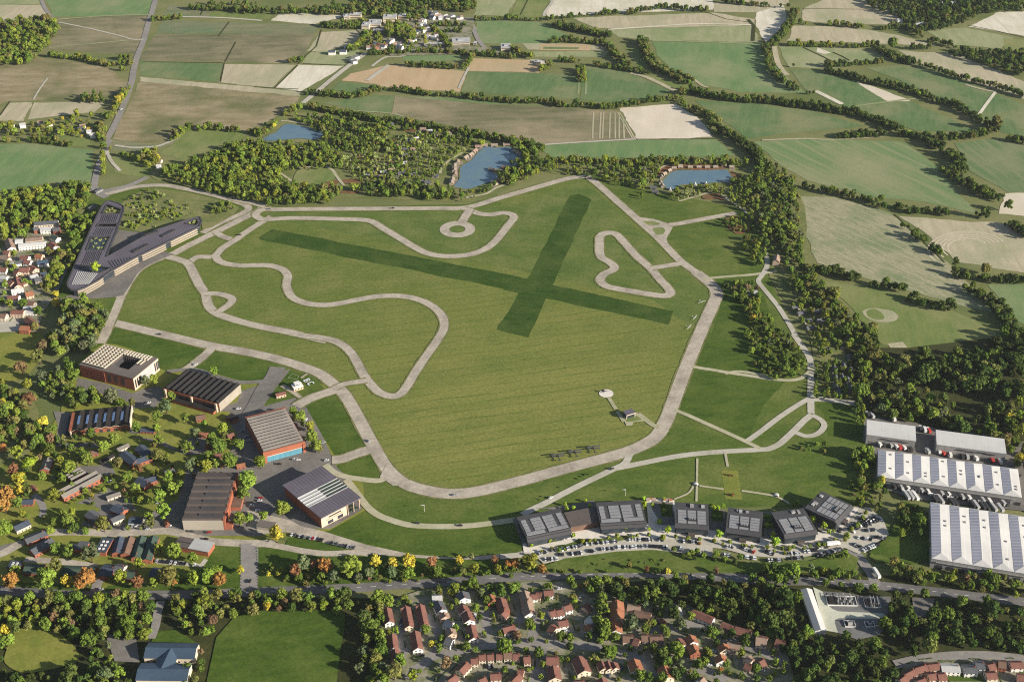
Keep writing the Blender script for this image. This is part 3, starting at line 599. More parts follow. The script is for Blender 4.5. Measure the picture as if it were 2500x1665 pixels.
# helipad
c0 = W('A6', (1140,228)); r1 = (W('A6', (1266,228))-c0).length
struct('helipad', flat(MB(), [c0+Vector((math.cos(a*.1745),math.sin(a*.1745),0))*r1 for a in range(36)], nextz()), M['pale'])
road('A6', [(1180,290),(1240,390),(1310,500)], 4, M['path'], 'path'); road('A6', [(1330,540),(1400,640),(1450,720)], 4, M['path'], 'path')
area('A6', [(1430,650),(1500,610),(1680,560),(1720,590),(1830,690),(1800,710),(1620,720),(1590,790),(1490,790)], M['path'], 'path')
area('A6', [(1470,680),(1680,610),(1760,690),(1600,715),(1500,720)], M['green'], 'turf')
road('A6', [(1690,580),(1800,660),(1960,780),(2060,800)], 6, M['path'], 'path')
road('A2', [(105,-140),(100,180),(95,355)], 2, M['path'], 'path'); road('A2', [(130,175),(410,215)], 2.5, M['path'], 'path'); road('A2', [(615,232),(960,285),(1080,330),(1160,380)], 2.5, M['path'], 'path')
road('A2', [(60,180),(0,260),(-160,330)], 2, M['path'], 'path'); road('R22', [(1950,1045),(1975,1180)], 2.5, M['path'], 'path')
# lakes
for pts in ([(75,240),(130,205),(180,185),(260,120),(400,135),(540,170),(565,200),(550,230),(470,245),(400,235),(300,240),(130,255)],
            [(1645,625),(1690,560),(1700,470),(1790,410),(1850,340),(1900,305),(2000,310),(2090,305),(2150,330),(2200,370),(2210,410),(2150,455),(2080,470),(1960,495),(1960,515),(2010,540),(1990,570),(1900,605),(1800,640),(1740,650),(1690,640)]):
    P = smooth(WL('B4', pts), 4, True)
    cc = sum(P, Vector())/len(P)
    struct('lake_shore', flat(MB(), ragged([cc+(p-cc)*1.03 for p in P], 2.5, 5), nextz()), M['verge']); struct('lake', flat(MB(), P, nextz()), M['water'])
P = smooth(WL('A8', [(490,540),(590,430),(650,370),(720,335),(800,320),(1200,310),(1640,295),(1790,305),(1850,370),(1920,480),(1950,560),(1880,572),(1750,568),(1560,568),(1320,592),(1130,600),(900,610),(760,640),(740,700),(600,700),(530,640)]), 4, True)
cc = sum(P, Vector())/len(P)
struct('lake_shore', flat(MB(), ragged([cc+(p-cc)*1.04 for p in P], 2, 4), nextz()), M['verge']); struct('lake', flat(MB(), P, nextz()), M['water'])
# park paths, heather beds, clearing
area('B4', [(320,590),(380,480),(560,470),(650,500),(660,570),(560,600),(470,640),(380,650)], M['green'], 'clearing', 4)
for pts in ([(190,500),(290,570),(400,650)],[(360,480),(560,462),(640,490),(690,560),(740,620)],[(880,370),(960,405),(1060,430),(1125,470)],[(1710,350),(1610,410),(1540,480),(1530,520)],[(330,310),(480,315),(560,290)],[(720,380),(820,370)],[(1380,155),(1600,200),(1760,230)],[(220,90),(330,100),(480,135)]):
    road('B4', pts, 4, M['path'], 'path')
road('B4', [(1740,720),(1900,690),(1990,640),(2090,605)], 4, M['path'], 'path')
for f, pts in [('B4', [(730,575),(890,570),(870,600),(760,610)]), ('B4', [(530,640),(600,590),(690,580),(680,610),(580,650)]), ('B4', [(1080,425),(1160,425),(1170,445),(1100,450)]), ('B4', [(830,370),(910,375),(890,395),(840,392)]), ('B4', [(1110,240),(1165,235),(1170,255),(1120,255)]), ('B4', [(1230,150),(1330,160),(1320,180),(1240,175)]), ('B4', [(950,395),(1050,405),(1040,420),(960,412)]), ('B4', [(700,265),(820,265),(830,285),(740,285)]), ('B4', [(720,665),(860,668),(850,685),(720,685)]),
    ('A8', [(1290,850),(1480,800),(1640,800),(1740,880),(1730,930),(1560,900),(1360,910)]), ('A8', [(480,220),(700,250),(800,300),(640,360),(480,450),(340,420)]), ('A8', [(1860,330),(2060,400),(2080,450),(1920,440)]), ('R12', [(1940,480),(2050,440),(2180,560),(2050,600)]), ('A8', [(700,200),(1700,190),(1800,230),(1700,300),(800,310)])]:
    area(f, pts, M['heath'], 'heather_bed', 3)
road('A8', [(200,440),(480,250),(620,200),(900,205)], 3, M['path'], 'path'); road('A8', [(820,950),(1100,870),(1400,780),(1500,760)], 3.5, M['path'], 'path'); road('A8', [(1700,830),(1950,1000),(2150,1130),(2350,1300)], 4, M['gravel'], 'path')
# innovation quarter paving and car parks
area('A1', [(215,700),(270,690),(800,545),(960,500),(1130,500),(1660,465),(1640,200),(1800,180),(1960,200),(1980,480),(2400,560),(2400,760),(2000,650),(1500,640),(1430,600),(1100,660),(860,640),(780,700),(600,720),(520,780),(340,800),(230,800)], M['pale'], 'forecourt')
area('A1', [(330,300),(650,270),(1040,200),(1060,285),(690,330),(500,300)], M['apron'], 'forecourt')
area('A1', [(100,420),(150,400),(290,690),(215,700)], M['apron'], 'forecourt')
area('A1', [(340,800),(620,740),(900,700),(1440,620),(1900,640),(2400,740),(2400,850),(1800,780),(1300,790),(1000,840),(700,880),(460,930),(380,860),(220,860),(-40,880),(-40,820),(220,800)], M['gravel'], 'car_park')
area('A2', [(-100,690),(440,730),(860,800),(1130,790),(1520,720),(1690,640),(1910,420),(2080,430),(2240,560),(2310,740),(1960,960),(1800,890),(1500,960),(1300,1000),(1100,1010),(700,980),(400,900),(-100,860)], M['gravel'], 'car_park')
area('A2', [(-100,670),(250,680),(440,720),(860,770),(1130,780),(1530,700),(1700,620),(1900,420),(1960,440),(1740,700),(1560,790),(1200,850),(900,870),(560,830),(-100,740)], M['pale'], 'forecourt')
area('A2', [(240,440),(430,460),(430,700),(255,690)], M['apron'], 'forecourt'); area('A2', [(265,460),(400,470),(400,590),(265,580)], M['lush'], 'turf')
area('A2', [(860,470),(950,480),(1110,770),(870,790)], M['apron'], 'forecourt'); area('A2', [(870,490),(950,500),(1010,660),(880,670)], M['lush'], 'turf')
area('A2', [(1310,400),(1380,400),(1720,640),(1600,700),(1500,690)], M['apron'], 'forecourt')
area('A1', [(1690,210),(1940,215),(1970,490),(1820,490),(1700,300)], M['apron'], 'forecourt'); area('A1', [(1795,240),(1935,250),(1940,395),(1810,390)], M['lush'], 'turf')
area('A1', [(620,740),(860,660),(1000,650),(1190,640),(1430,600),(1450,640),(1250,690),(900,720),(680,790)], M['margin'], 'turf')
area('A1', [(700,870),(1000,830),(1300,790),(1700,770),(1900,790),(2355,900),(2355,1036),(500,1036),(480,950)], M['margin'], 'turf'); area('A2', [(0,980),(300,1000),(700,1060),(1100,1050),(1400,1040),(1800,930),(1960,1010),(1900,1178),(0,1178)], M['margin'], 'turf')
area('A2', [(2080,980),(2310,760),(2500,900),(2400,1080),(2150,1050)], M['margin'], 'turf'); area('A3', [(150,1310),(330,1160),(480,840),(640,900),(780,1350),(560,1420),(350,1360)], M['lush'], 'turf')
area('A3', [(110,60),(600,130),(760,180),(1400,250),(1568,300),(1800,800),(1700,1000),(1568,930),(640,830),(480,800),(330,740),(240,620),(180,320),(100,290)], M['apron'], 'service_yard')
# grounds in the lower part
area('R31', [(-330,1180),(-180,1010),(0,945),(300,955),(640,935),(800,960),(800,1100),(760,1300),(720,1640),(-430,1640)], M['lush'], 'playing_field')
area('R30', [(50,1320),(140,1130),(330,1075),(480,1110),(640,1240),(700,1350),(620,1420),(240,1490),(60,1420)], M['campus'], 'meadow', 4)
area('R30', [(920,1130),(1060,1190),(1200,1190),(1230,1400),(1010,1390)], M['apron'], 'playground')
area('R30', [(1380,1130),(1560,1110),(1730,1230),(1330,1220)], M['lush'], 'turf')
road('R30', [(1420,860),(1390,960),(1370,1080),(1330,1190)], 7, M['lane'])
area('R31', [(1060,900),(1450,770),(1900,760),(2307,700),(2307,1640),(1060,1640),(1150,1300)], M['yard'], 'village_ground'); area('R32', [(-20,690),(600,690),(900,800),(1600,900),(1900,1040),(2307,1200),(2307,1640),(-20,1640)], M['yard'], 'village_ground')
area('R33', [(0,1150),(200,1180),(240,1380),(300,1640),(0,1640)], M['yard'], 'village_ground')
road('A7', [(540,1540),(640,1420),(760,1330),(900,1220),(1100,1180),(1300,1140),(1560,1080),(1900,1040),(2281,1020)], 8, M['lane']); road('B2', [(-20,1010),(200,1030),(600,1050),(1000,1090),(1250,1150),(1450,1200),(1620,1270),(1750,1400),(1939,1500)], 8, M['lane'])
road('A7', [(540,1180),(450,1060),(430,900),(440,780)], 6.5, M['lane']); road('A7', [(900,1210),(960,900),(830,660),(800,600)], 6.5, M['lane']); road('A7', [(1560,1080),(1640,850),(1620,600)], 8, M['lane']); road('A7', [(2000,1050),(2060,740),(2200,650)], 8, M['lane'])
road('B2', [(100,1050),(130,860),(200,720),(400,680)], 8, M['lane']); road('B2', [(230,1090),(200,1300),(180,1600)], 10, M['lane']); road('B3', [(0,740),(350,730),(620,640),(900,700),(1100,850),(1400,960),(1700,1050),(1900,1150),(2100,1300)], 8, M['lane']); road('B3', [(700,1330),(900,1360),(1200,1500)], 8, M['lane'])
road('R33', [(1170,1420),(1400,1370),(1700,1340),(2000,1340),(2307,1370)], 9, M['lane'])
area('R33', [(1180,1568),(1250,1430),(1450,1390),(2000,1370),(2307,1400),(2307,1640),(1180,1640)], M['yard'], 'village_ground'); area('R33', [(1630,1500),(1900,1490),(1960,1568),(1640,1568)], M['lush'], 'turf')
area('B1', [(-40,560),(200,350),(400,180),(690,180),(650,600),(560,700),(500,1000),(600,1100),(500,1280),(440,1490),(-40,1490)], M['yard'], 'village_ground'); road('B1', [(640,1100),(660,980),(760,760),(900,500),(1020,250)], 6, M['lane'])
area('B1', [(-40,1300),(220,1260),(230,1470),(-40,1490)], M['gravel'], 'village_ground')
# depot yard
area('B8', [(380,200),(520,220),(1000,250),(1400,330),(1950,330),(1960,560),(1850,760),(1860,980),(1700,1150),(1250,1250),(830,1100),(560,1050)], M['grit'], 'depot_yard')
area('B8', [(300,130),(500,220),(560,380),(640,530),(720,600),(850,645),(1800,690),(1840,740),(1830,805),(850,790),(780,820),(760,880),(830,1100),(560,1050)], M['cream'], 'depot_road')
area('R33', [(1320,830),(1520,840),(1480,1000),(1340,1000)], M['apron'], 'depot_yard')
# village in the far fields
area('F', [(820,70),(1000,35),(1090,50),(1080,110),(1180,112),(1180,125),(900,130),(860,110)], M['yard'], 'village_ground')
# ================================================================ buildings
B = {}
B['brick'] = plain('red_brick', (.36,.12,.065), (.29,.095,.052), 1.2, .85, .12, .9, (.31,.12,.075), 2, .25)
B['brick_d'] = plain('dark_brick', (.26,.085,.05), (.20,.07,.045), 1.0, .85, .15)
B['cream'] = plain('cream_render', (.66,.56,.42), (.58,.49,.37), .5)
B['band'] = plain('banded_front', (.47,.395,.295), (.40,.335,.25), .5)
B['white'] = plain('white_render', (.78,.75,.70), (.70,.67,.62), .5)
B['pink'] = plain('pinkish_stone', (.62,.45,.33), (.54,.39,.29), .6)
B['stone'] = plain('stone_wall', (.33,.285,.23), (.27,.235,.19), 1.0)
B['tile_r'] = plain('terracotta_tiles', (.225,.102,.076), (.165,.078,.06), 1.3, .85, .12)
B['tile_o'] = plain('orange_tiles', (.33,.14,.075), (.26,.11,.06), 1.3, .85, .12)
B['tile_b'] = plain('brown_tiles', (.20,.12,.085), (.155,.095,.068), 1.3, .85, .12)
B['tile_t'] = plain('pale_brown_tiles', (.31,.215,.16), (.255,.18,.135), 1.3, .85, .12)
B['slate'] = plain('grey_slate', (.12,.122,.128), (.085,.088,.095), .9, .75, .15)
B['slate_b'] = plain('blue_slate', (.07,.085,.115), (.05,.062,.085), .9, .75, .18)
B['slate_n'] = plain('navy_sheet_roof', (.055,.085,.125), (.045,.07,.10), .5, .5, .35)
B['green_r'] = plain('green_sheet_roof', (.07,.10,.075), (.05,.075,.058), .8, .75, .15)
B['lead'] = plain('pale_grey_roof', (.45,.44,.42), (.38,.37,.355), .4, .6, .3)
B['whiteroof'] = plain('white_sheet_roof', (.58,.555,.52), (.50,.48,.455), .12, .55, .25, 7, (.58,.56,.525), 0, .06)
B['sheet'] = plain('grey_cladding', (.33,.31,.295), (.28,.265,.25), .3, .6, .3, 6, (.22,.21,.2), 0, .1)
B['dark'] = plain('charcoal_cladding', (.055,.054,.056), (.042,.041,.043), .4, .7, .2)
B['darkroof'] = plain('charcoal_roof', (.075,.072,.075), (.058,.056,.058), .3, .7, .18)
B['panel'] = plain('grey_roof_panel', (.29,.285,.29), (.24,.237,.24), .5, .55, .25, 1.2, (.20,.20,.202), 0, .2)
B['mauve'] = plain('mauve_seam_roof', (.135,.115,.137), (.105,.09,.108), .25, .65, .2, 3.2, (.19,.165,.19), 0, .12)
B['asb'] = plain('ribbed_grey_roof', (.215,.19,.165), (.17,.15,.13), .3, .8, .12)
B['black'] = plain('black_felt_roof', (.036,.032,.031), (.025,.023,.022), .5, .85, .08)
B['brownroof'] = plain('brown_sheet_roof', (.125,.10,.088), (.10,.082,.073), .2, .8, .12)
B['flat'] = plain('flat_brown_roof', (.165,.14,.12), (.14,.12,.105), .2, .85, .1)
B['tan'] = plain('tan_panel', (.45,.40,.32), (.40,.355,.285), .15, .8, .2)
B['teal'] = plain('teal_doors', (.10,.265,.34), (.085,.225,.295), .4, .55, .3, 4.6, (.06,.16,.21), 0, .08)
B['glass'] = plain('dark_glazing', (.045,.055,.065), (.03,.037,.045), .7, .15, .5)
B['sky'] = plain('skylight_glazing', (.60,.56,.585), (.50,.47,.50), .35, .5, .15, 4.2, (.74,.70,.70), 1, .2)
B['blueglass'] = plain('blue_skylight', (.32,.46,.68), (.24,.36,.6), .5, .25, .5)
B['greenglass'] = plain('greenhouse_glazing', (.05,.075,.05), (.035,.055,.04), .3, .25, .5, 2.5, (.12,.14,.10), 0, .1)
B['timber'] = plain('timber', (.32,.255,.195), (.26,.205,.16), 1.2, .8, .12)
B['redpaint'] = plain('red_paint', (.5,.06,.05), (.42,.05,.045), .5, .5, .3)
B['lawn'] = M['verge']

def fit(f, p, z):
    """rectangle through four roof corners (front-left, front-right, back-right, back-left) at height z"""
    c = WL(f, p, z); m = sum(c, Vector())/4
    u = ((c[1]-c[0])+(c[2]-c[3])); u.z = 0; L = u.length/2; u.normalize()
    v = Vector((-u.y, u.x, 0)); w = ((c[3]-c[0])+(c[2]-c[1]))/2
    return Vector((m.x, m.y, 0)), math.atan2(u.y, u.x), L, abs(w.dot(v))
def gable_mb(L, w, eave, rise, ov=.35, th=.25):
    """roof along x: two thick slopes"""
    mb = MB(); h = w/2+ov; k = rise/(w/2); ze = eave-ov*k
    mb.profile_x([(-h, ze), (0, eave+rise), (h, ze), (h, ze+th), (0, eave+rise+th), (-h, ze+th)], -L/2-ov, L/2+ov); return mb
def walls_mb(L, w, eave, rise):
    mb = MB(); mb.profile_x([(-w/2, 0), (w/2, 0), (w/2, eave), (0, eave+rise-.02), (-w/2, eave)], -L/2, L/2); return mb
WIN = MB().box(-.6,.6,-.04,.06,-.65,.65).mesh('window', B['glass'])
DOOR = MB().box(-.5,.5,-.04,.06,0,2.1).mesh('door', B['dark'])
def put_mesh(name, me, parent, loc, rz=0, sc=None):
    o = bpy.data.objects.new(name, me); COL.objects.link(o); o.parent = parent; o.location = loc; o.rotation_euler = (0,0,rz)
    if sc: o.scale = sc
    return o
def openings(r, L, w, eave, storeys=2, gap=3.2, ends=True):
    n = max(2, int(L/gap))
    for s in range(storeys):
        z = 1.5+s*2.6
        if z+.7 > eave: break
        for i in range(n):
            x = -L/2+(i+.5)*L/n
            if s == 0 and i == n//2: put_mesh('door', DOOR, r, (x, -w/2, 0)); continue
            put_mesh('window', WIN, r, (x, -w/2, z))
        if ends:
            for x, a in ((L/2, math.pi/2), (-L/2, -math.pi/2)):
                put_mesh('window', WIN, r, (x, -w*.2, z), a); put_mesh('window', WIN, r, (x, w*.2, z), a)
HOUSES = []
def house(f, a, b, w, eave, rise, wall, roof, where, chim=1, name='house', cat='house', group=None, look=None, op=True, storeys=2):
    """gabled house: a, b the two ends of its ridge as seen in the photograph"""
    A, Bb = W(f, a, eave+rise), W(f, b, eave+rise)
    A.z = Bb.z = 0
    if A.x > Bb.x: A, Bb = Bb, A
    d = Bb-A; L = max(d.length, 4.5); m = (A+Bb)/2; rz = math.atan2(d.y, d.x)
    r = root(name, '', cat, m, rz); r['where'] = where
    walls_mb(L, w, eave, rise).build('wall', B[wall], r)
    rf = gable_mb(L, w, eave, rise).build('roof', B[roof], r)
    if chim:
        for i in range(chim):
            x = L*(.38 if i == 0 else -.36); MB().box(x-.45, x+.45, -.4+w*.08, .4+w*.08, eave+rise-1, eave+rise+1.1).build('chimney', B['brick_d'], rf)
    if op: openings(r, L, w, eave, storeys)
    lk = look or {'tile_r': 'terracotta-roofed', 'tile_o': 'orange-roofed', 'tile_b': 'brown-roofed', 'tile_t': 'pale-brown-roofed', 'slate': 'grey-roofed', 'slate_b': 'blue-slated', 'lead': 'pale-grey-roofed', 'whiteroof': 'white-roofed', 'slate_n': 'navy-roofed', 'green_r': 'green-roofed', 'asb': 'grey-ribbed-roofed', 'brownroof': 'brown-sheeted', 'black': 'black-roofed', 'flat': 'brown-roofed'}[roof]
    lk = ('long ' if L > 20 else 'small ' if L < 8 else '')+lk+' '+{'white': 'white', 'cream': 'cream', 'brick': 'brick', 'brick_d': 'dark brick', 'stone': 'stone', 'pink': 'pink', 'sheet': 'grey', 'dark': 'charcoal', 'timber': 'timber', 'tan': 'tan'}[wall]
    HOUSES.append((m.x, m.y, max(L, w)*.5+2, r, L, w))
    later(r, lk, {'house': 'house'}.get(cat, cat), where, cat, group or f'{cat}s {where}')
    return r
def block(f, p0, p1, depth, h, wall, roof, where, name='office_building', cat='building', look='white', bands=2):
    """flat-roofed block: front base line from p0 to p1"""
    A, Bb = W(f, p0), W(f, p1); d = Bb-A; L = d.length; u = d.normalized(); v = Vector((-u.y, u.x, 0)); m = (A+Bb)/2+v*depth/2
    r = root(name, '', cat, m, math.atan2(d.y, d.x))
    MB().box(-L/2, L/2, -depth/2, depth/2, 0, h-.5).build('wall', B[wall], r)
    MB().box(-L/2-.3, L/2+.3, -depth/2-.3, depth/2+.3, h-.5, h).box(-L*.2, L*.1, -depth*.2, depth*.2, h, h+1.4).build('roof', B[roof], r)
    for i in range(bands):
        z = h*(i+.45)/bands-.2
        MB().box(-L/2+.8, L/2-.8, -depth/2-.05, -depth/2+.2, z-.7, z+.7).build('window', B['glass'], r)
    later(r, look, cat, where, cat, f'{cat}s {where}'); return r

# ---- the V-shaped headquarters -------------------------------------------------
def headquarters():
    Z = 10.5
    out = [(606,1035),(612,1070),(640,1097),(700,1097),(760,1075),(880,1010),(1000,925),(1200,812),(1500,668),(1792,527),(1812,480),(1792,440),(1640,480),(1400,560),(1250,640),(1000,780),(955,800),(985,720),(1050,560),(1110,390),(1112,345),(1060,318),(990,297),(945,305),(905,365),(830,520),(760,680),(680,860),(625,985)]
    holes = [[(962,328),(1093,374),(1076,414),(916,411)], [(884,502),(1058,500),(1044,530),(868,530)], [(822,620),(994,616),(934,740),(776,740)], [(722,874),(860,880),(1000,900),(905,940),(706,905)], [(1690,492),(1770,458),(1786,498),(1760,520),(1660,502)]]
    O = WL('R10', out, Z); H = [WL('R10', h, Z) for h in holes]; c = sum(O, Vector())/len(O); c.z = 0
    r = root('headquarters', 'dark V-shaped office building with planted roof courtyards and banded cream front', 'building', c)
    loc = lambda P: [Vector((p.x-c.x, p.y-c.y, 0)) for p in P]
    O = loc(O); H = [loc(h) for h in H]
    def plate(poly, hs, z0, z1):
        mb = MB(); allp = [p for L in [poly]+hs for p in L]; tri = geometry.tessellate_polygon([poly]+hs); n = len(allp)
        up = []
        for t_ in tri:
            a, b, d = (allp[i] for i in t_); up.append(t_ if (b-a).cross(d-a).z > 0 else t_[::-1])
        mb.add([(p.x,p.y,z1) for p in allp]+[(p.x,p.y,z0) for p in allp], up+[tuple(i+n for i in t_[::-1]) for t_ in up])
        k = 0
        for L in [poly]+hs:
            m = len(L)
            mb.f += [(k+i, k+(i+1)%m, n+k+(i+1)%m, n+k+i) for i in range(m)]; mb.mi += [0]*m; k += m
        return mb
    plate(O, H, Z-1.2, Z).build('roof', B['mauve'], r)
    # raised rim along the roof edge
    mb = MB()
    for P_ in [O]+H:
        for i in range(len(P_)):
            a, b = P_[i-1], P_[i]; d = (b-a); n = Vector((-d.y, d.x, 0)).normalized()*1.0
            mb.prism([(a.x-n.x, a.y-n.y), (b.x-n.x, b.y-n.y), (b.x+n.x, b.y+n.y), (a.x+n.x, a.y+n.y)], Z+.02, Z+.55)
    mb.build('roof_rim', B['darkroof'], r)
    # rib lines in fields of the roof
    mb = MB()
    def ribs(q, n, w=.9):
        mb = MB()
        q = loc(WL('R10', q, Z))
        for i in range(n):
            t_ = (i+.5)/n; a = q[0].lerp(q[1], t_); b = q[3].lerp(q[2], t_); d = (b-a).normalized(); m_ = Vector((-d.y, d.x, 0))*w/2
            mb.prism([(a.x-m_.x, a.y-m_.y), (b.x-m_.x, b.y-m_.y), (b.x+m_.x, b.y+m_.y), (a.x+m_.x, a.y+m_.y)], Z+.02, Z+.5)
        return mb
    ribs([(690,930),(880,950),(800,1045),(640,1050)], 11).build('roof_louvre', B['lead'], r)
    for q_, n_ in (([(780,750),(930,750),(880,865),(730,865)], 9), ([(915,425),(1070,425),(1045,490),(890,490)], 9), ([(865,545),(1030,545),(1000,605),(830,605)], 9), ([(960,840),(1180,800),(1180,815),(1010,905)], 8)): ribs(q_, n_, .35).build('roof_seam_pattern', B['darkroof'], r)
    for (x0, y0, x1, y1) in ((1190,760,1330,690),(1450,620,1570,560),(1300,610,1420,570)):
        a, b = loc(WL('R10', [(x0, y0), (x1, y1)], Z)); d = (b-a).normalized(); m_ = Vector((-d.y, d.x, 0))*2.5
        MB().prism([(a.x-m_.x, a.y-m_.y), (b.x-m_.x, b.y-m_.y), (b.x+m_.x, b.y+m_.y), (a.x+m_.x, a.y+m_.y)], Z+.02, Z+1.2).build('roof_vent', B['dark'], r)
    # body set back below the roof
    cen = lambda P, k: [sum(P, Vector())/len(P)+(p-sum(P, Vector())/len(P))*k for p in P]
    def inset(P, k):
        A2 = sum(P[i-1].x*p.y-p.x*P[i-1].y for i, p in enumerate(P)); s = 1 if A2 > 0 else -1; o = []
        for i, p in enumerate(P):
            a = (p-P[i-1]).normalized(); b = (P[(i+1) % len(P)]-p).normalized(); n = (Vector((-a.y, a.x, 0))+Vector((-b.y, b.x, 0)))*s
            o.append(p+n.normalized()*k)
        return o
    I = inset(O, 3.2)
    plate(I, H, .0, Z-1.2).build('wall', B['glass'], r)
    # banded cream storeys, in blocks along the airfield side
    front = [O[i] for i in range(3, 10)]
    def along(P, t0, t1, n=8):
        ls = [0]
        for i in range(1, len(P)): ls.append(ls[-1]+(P[i]-P[i-1]).length)
        o = []
        for k in range(n+1):
            s = (t0+(t1-t0)*k/n)*ls[-1]; i = max(j for j in range(len(P)) if ls[j] <= s+1e-6); i = min(i, len(P)-2)
            o.append(P[i].lerp(P[i+1], (s-ls[i])/max(ls[i+1]-ls[i], 1e-6)))
        return o
    for t0, t1 in ((.0,.2),(.30,.50),(.53,.72),(.76,.985)):
        P_ = along(front, t0, t1)
        for z0, z1 in ((.9,1.7),(3.7,4.6),(6.6,7.6)):
            m2 = MB()
            for i in range(len(P_)-1):
                a, b = P_[i], P_[i+1]; d = (b-a).normalized(); n = Vector((d.y, -d.x, 0))
                m2.prism([(a.x-n.x*4, a.y-n.y*4), (a.x-n.x*.8, a.y-n.y*.8), (b.x-n.x*.8, b.y-n.y*.8), (b.x-n.x*4, b.y-n.y*4)], z0, z1)
            m2.build('balcony_band', B['band'], r)
        m2 = MB()
        for i in range(0, len(P_), 2):
            a = P_[i]; d = (P_[min(i+1, len(P_)-1)]-P_[max(i-1, 0)]).normalized(); n = Vector((d.y, -d.x, 0)); q = a-n*1.6
            m2.box(q.x-.4, q.x+.4, q.y-.4, q.y+.4, 0, Z-1.2)
        pass
    for h in H:
        m2 = MB(); q = cen(h, .985)
        m2.prism([(p.x, p.y) for p in q], 0.0, Z-2.2); m2.build('courtyard_floor', B['lawn'], r)
headquarters()

# ---- brick block with roof pergola -----------------------------------------------
def pergola_block():
    Z = 15.5
    m, rz, L, w = fit('R20', [(708,245),(1180,388),(1430,192),(945,85)], Z)
    r = root('brick_block', 'red brick block with cream roof pergola and square open courtyard', 'building', m, rz)
    x0, x1, y0, y1 = -L/2, L/2, -w/2, w/2; hx0, hx1, hy0, hy1 = -.03*L, .29*L, -.22*w, .24*w
    mb = MB(); mb.box(x0, x1, y0, hy0, 0, Z-.6).box(x0, x1, hy1, y1, 0, Z-.6).box(x0, hx0, hy0, hy1, 0, Z-.6).box(hx1, x1, hy0, hy1, 0, Z-.6); mb.build('wall', B['brick'], r)
    mb = MB(); e = .3; mb.box(x0-e, x1+e, y0-e, hy0, Z-.6, Z).box(x0-e, x1+e, hy1, y1+e, Z-.6, Z).box(x0-e, hx0, hy0, hy1, Z-.6, Z).box(hx1, x1+e, hy0, hy1, Z-.6, Z); mb.build('roof', B['flat'], r)
    MB().box(hx0, hx1, hy0, hy1, .0, .3).build('courtyard', B['stone'], r)
    mb = MB(); mb.box(hx0-.02, hx0+.25, hy0, hy1, .3, Z-.7).box(hx1-.25, hx1+.02, hy0, hy1, .3, Z-.7).box(hx0+.25, hx1-.25, hy0-.02, hy0+.25, .3, Z-.7).box(hx0+.25, hx1-.25, hy1-.25, hy1+.02, .3, Z-.7); mb.build('courtyard_wall', B['dark'], r)
    mb = MB()
    for i in range(8): x = hx0+(hx1-hx0)*(i+.5)/8; mb.box(x-.3, x+.3, hy1-.5, hy1-.26, .3, Z-.8)
    mb.build('courtyard_fin', B['flat'], r)
    mb = MB()
    for i in range(7):
        x = x0+.04*L+(hx0-x0-.06*L)*i/6; mb.box(x-.85, x+.85, y0+.05*w, y1-.05*w, Z+1.3, Z+1.9)
    for j in range(11):
        y = y0+.06*w+.87*w*j/10; mb.box(x0+.03*L, hx0-.01*L, y-.5, y+.5, Z+1.92, Z+2.4)
    for i in range(9):
        x = hx0+.02*L+(x1-.1*L-hx0)*i/8; mb.box(x-.5, x+.5, hy1+.01*w, y1-.06*w, Z+1.92, Z+2.4)
    for j in range(3):
        y = hy1+.03*w+.16*w*j/2; mb.box(hx0+.01*L, x1-.07*L, y-.8, y+.8, Z+1.3, Z+1.9)
    for i in range(2): x = hx1+(.04+.06*i)*L; mb.box(x-.8, x+.8, hy0+.25*w, hy1, Z+1.3, Z+1.9)
    mb.build('pergola', B['cream'], r)
    for x in (.02,.14,.27):
        for k in range(3): MB().box(x*L+k*1.5, x*L+k*1.5+.9, y0-.08, y0+.2, 4, Z-3).build('window', B['glass'], r)
    mb = MB()
    for i in range(14):
        x = x0+.06*L+i*.4*L/13; mb.box(x-.2, x+.2, y0-.5, y0-.02, .3, Z-1.5)
    for k in range(4): mb.box(x0+.06*L, x0+.46*L, y0-.62, y0-.5, 2.5+k*3.4, 2.9+k*3.4)
    mb.build('screen', B['brick_d'], r)
    MB().box(x1, x1+.25, y0, y1, 0, Z-.65).build('end_wall', B['pink'], r)
    MB().box(x1+.25, x1+.5, -.22*w, .3*w, 0, Z-1.2).build('end_panel', B['lead'], r)
    for y in (-.44,-.36,-.27,.34,.41,.47): MB().box(x1+.2, x1+.6, y*w-.9, y*w+.9, 3, Z-3).build('window', B['glass'], r)
pergola_block()

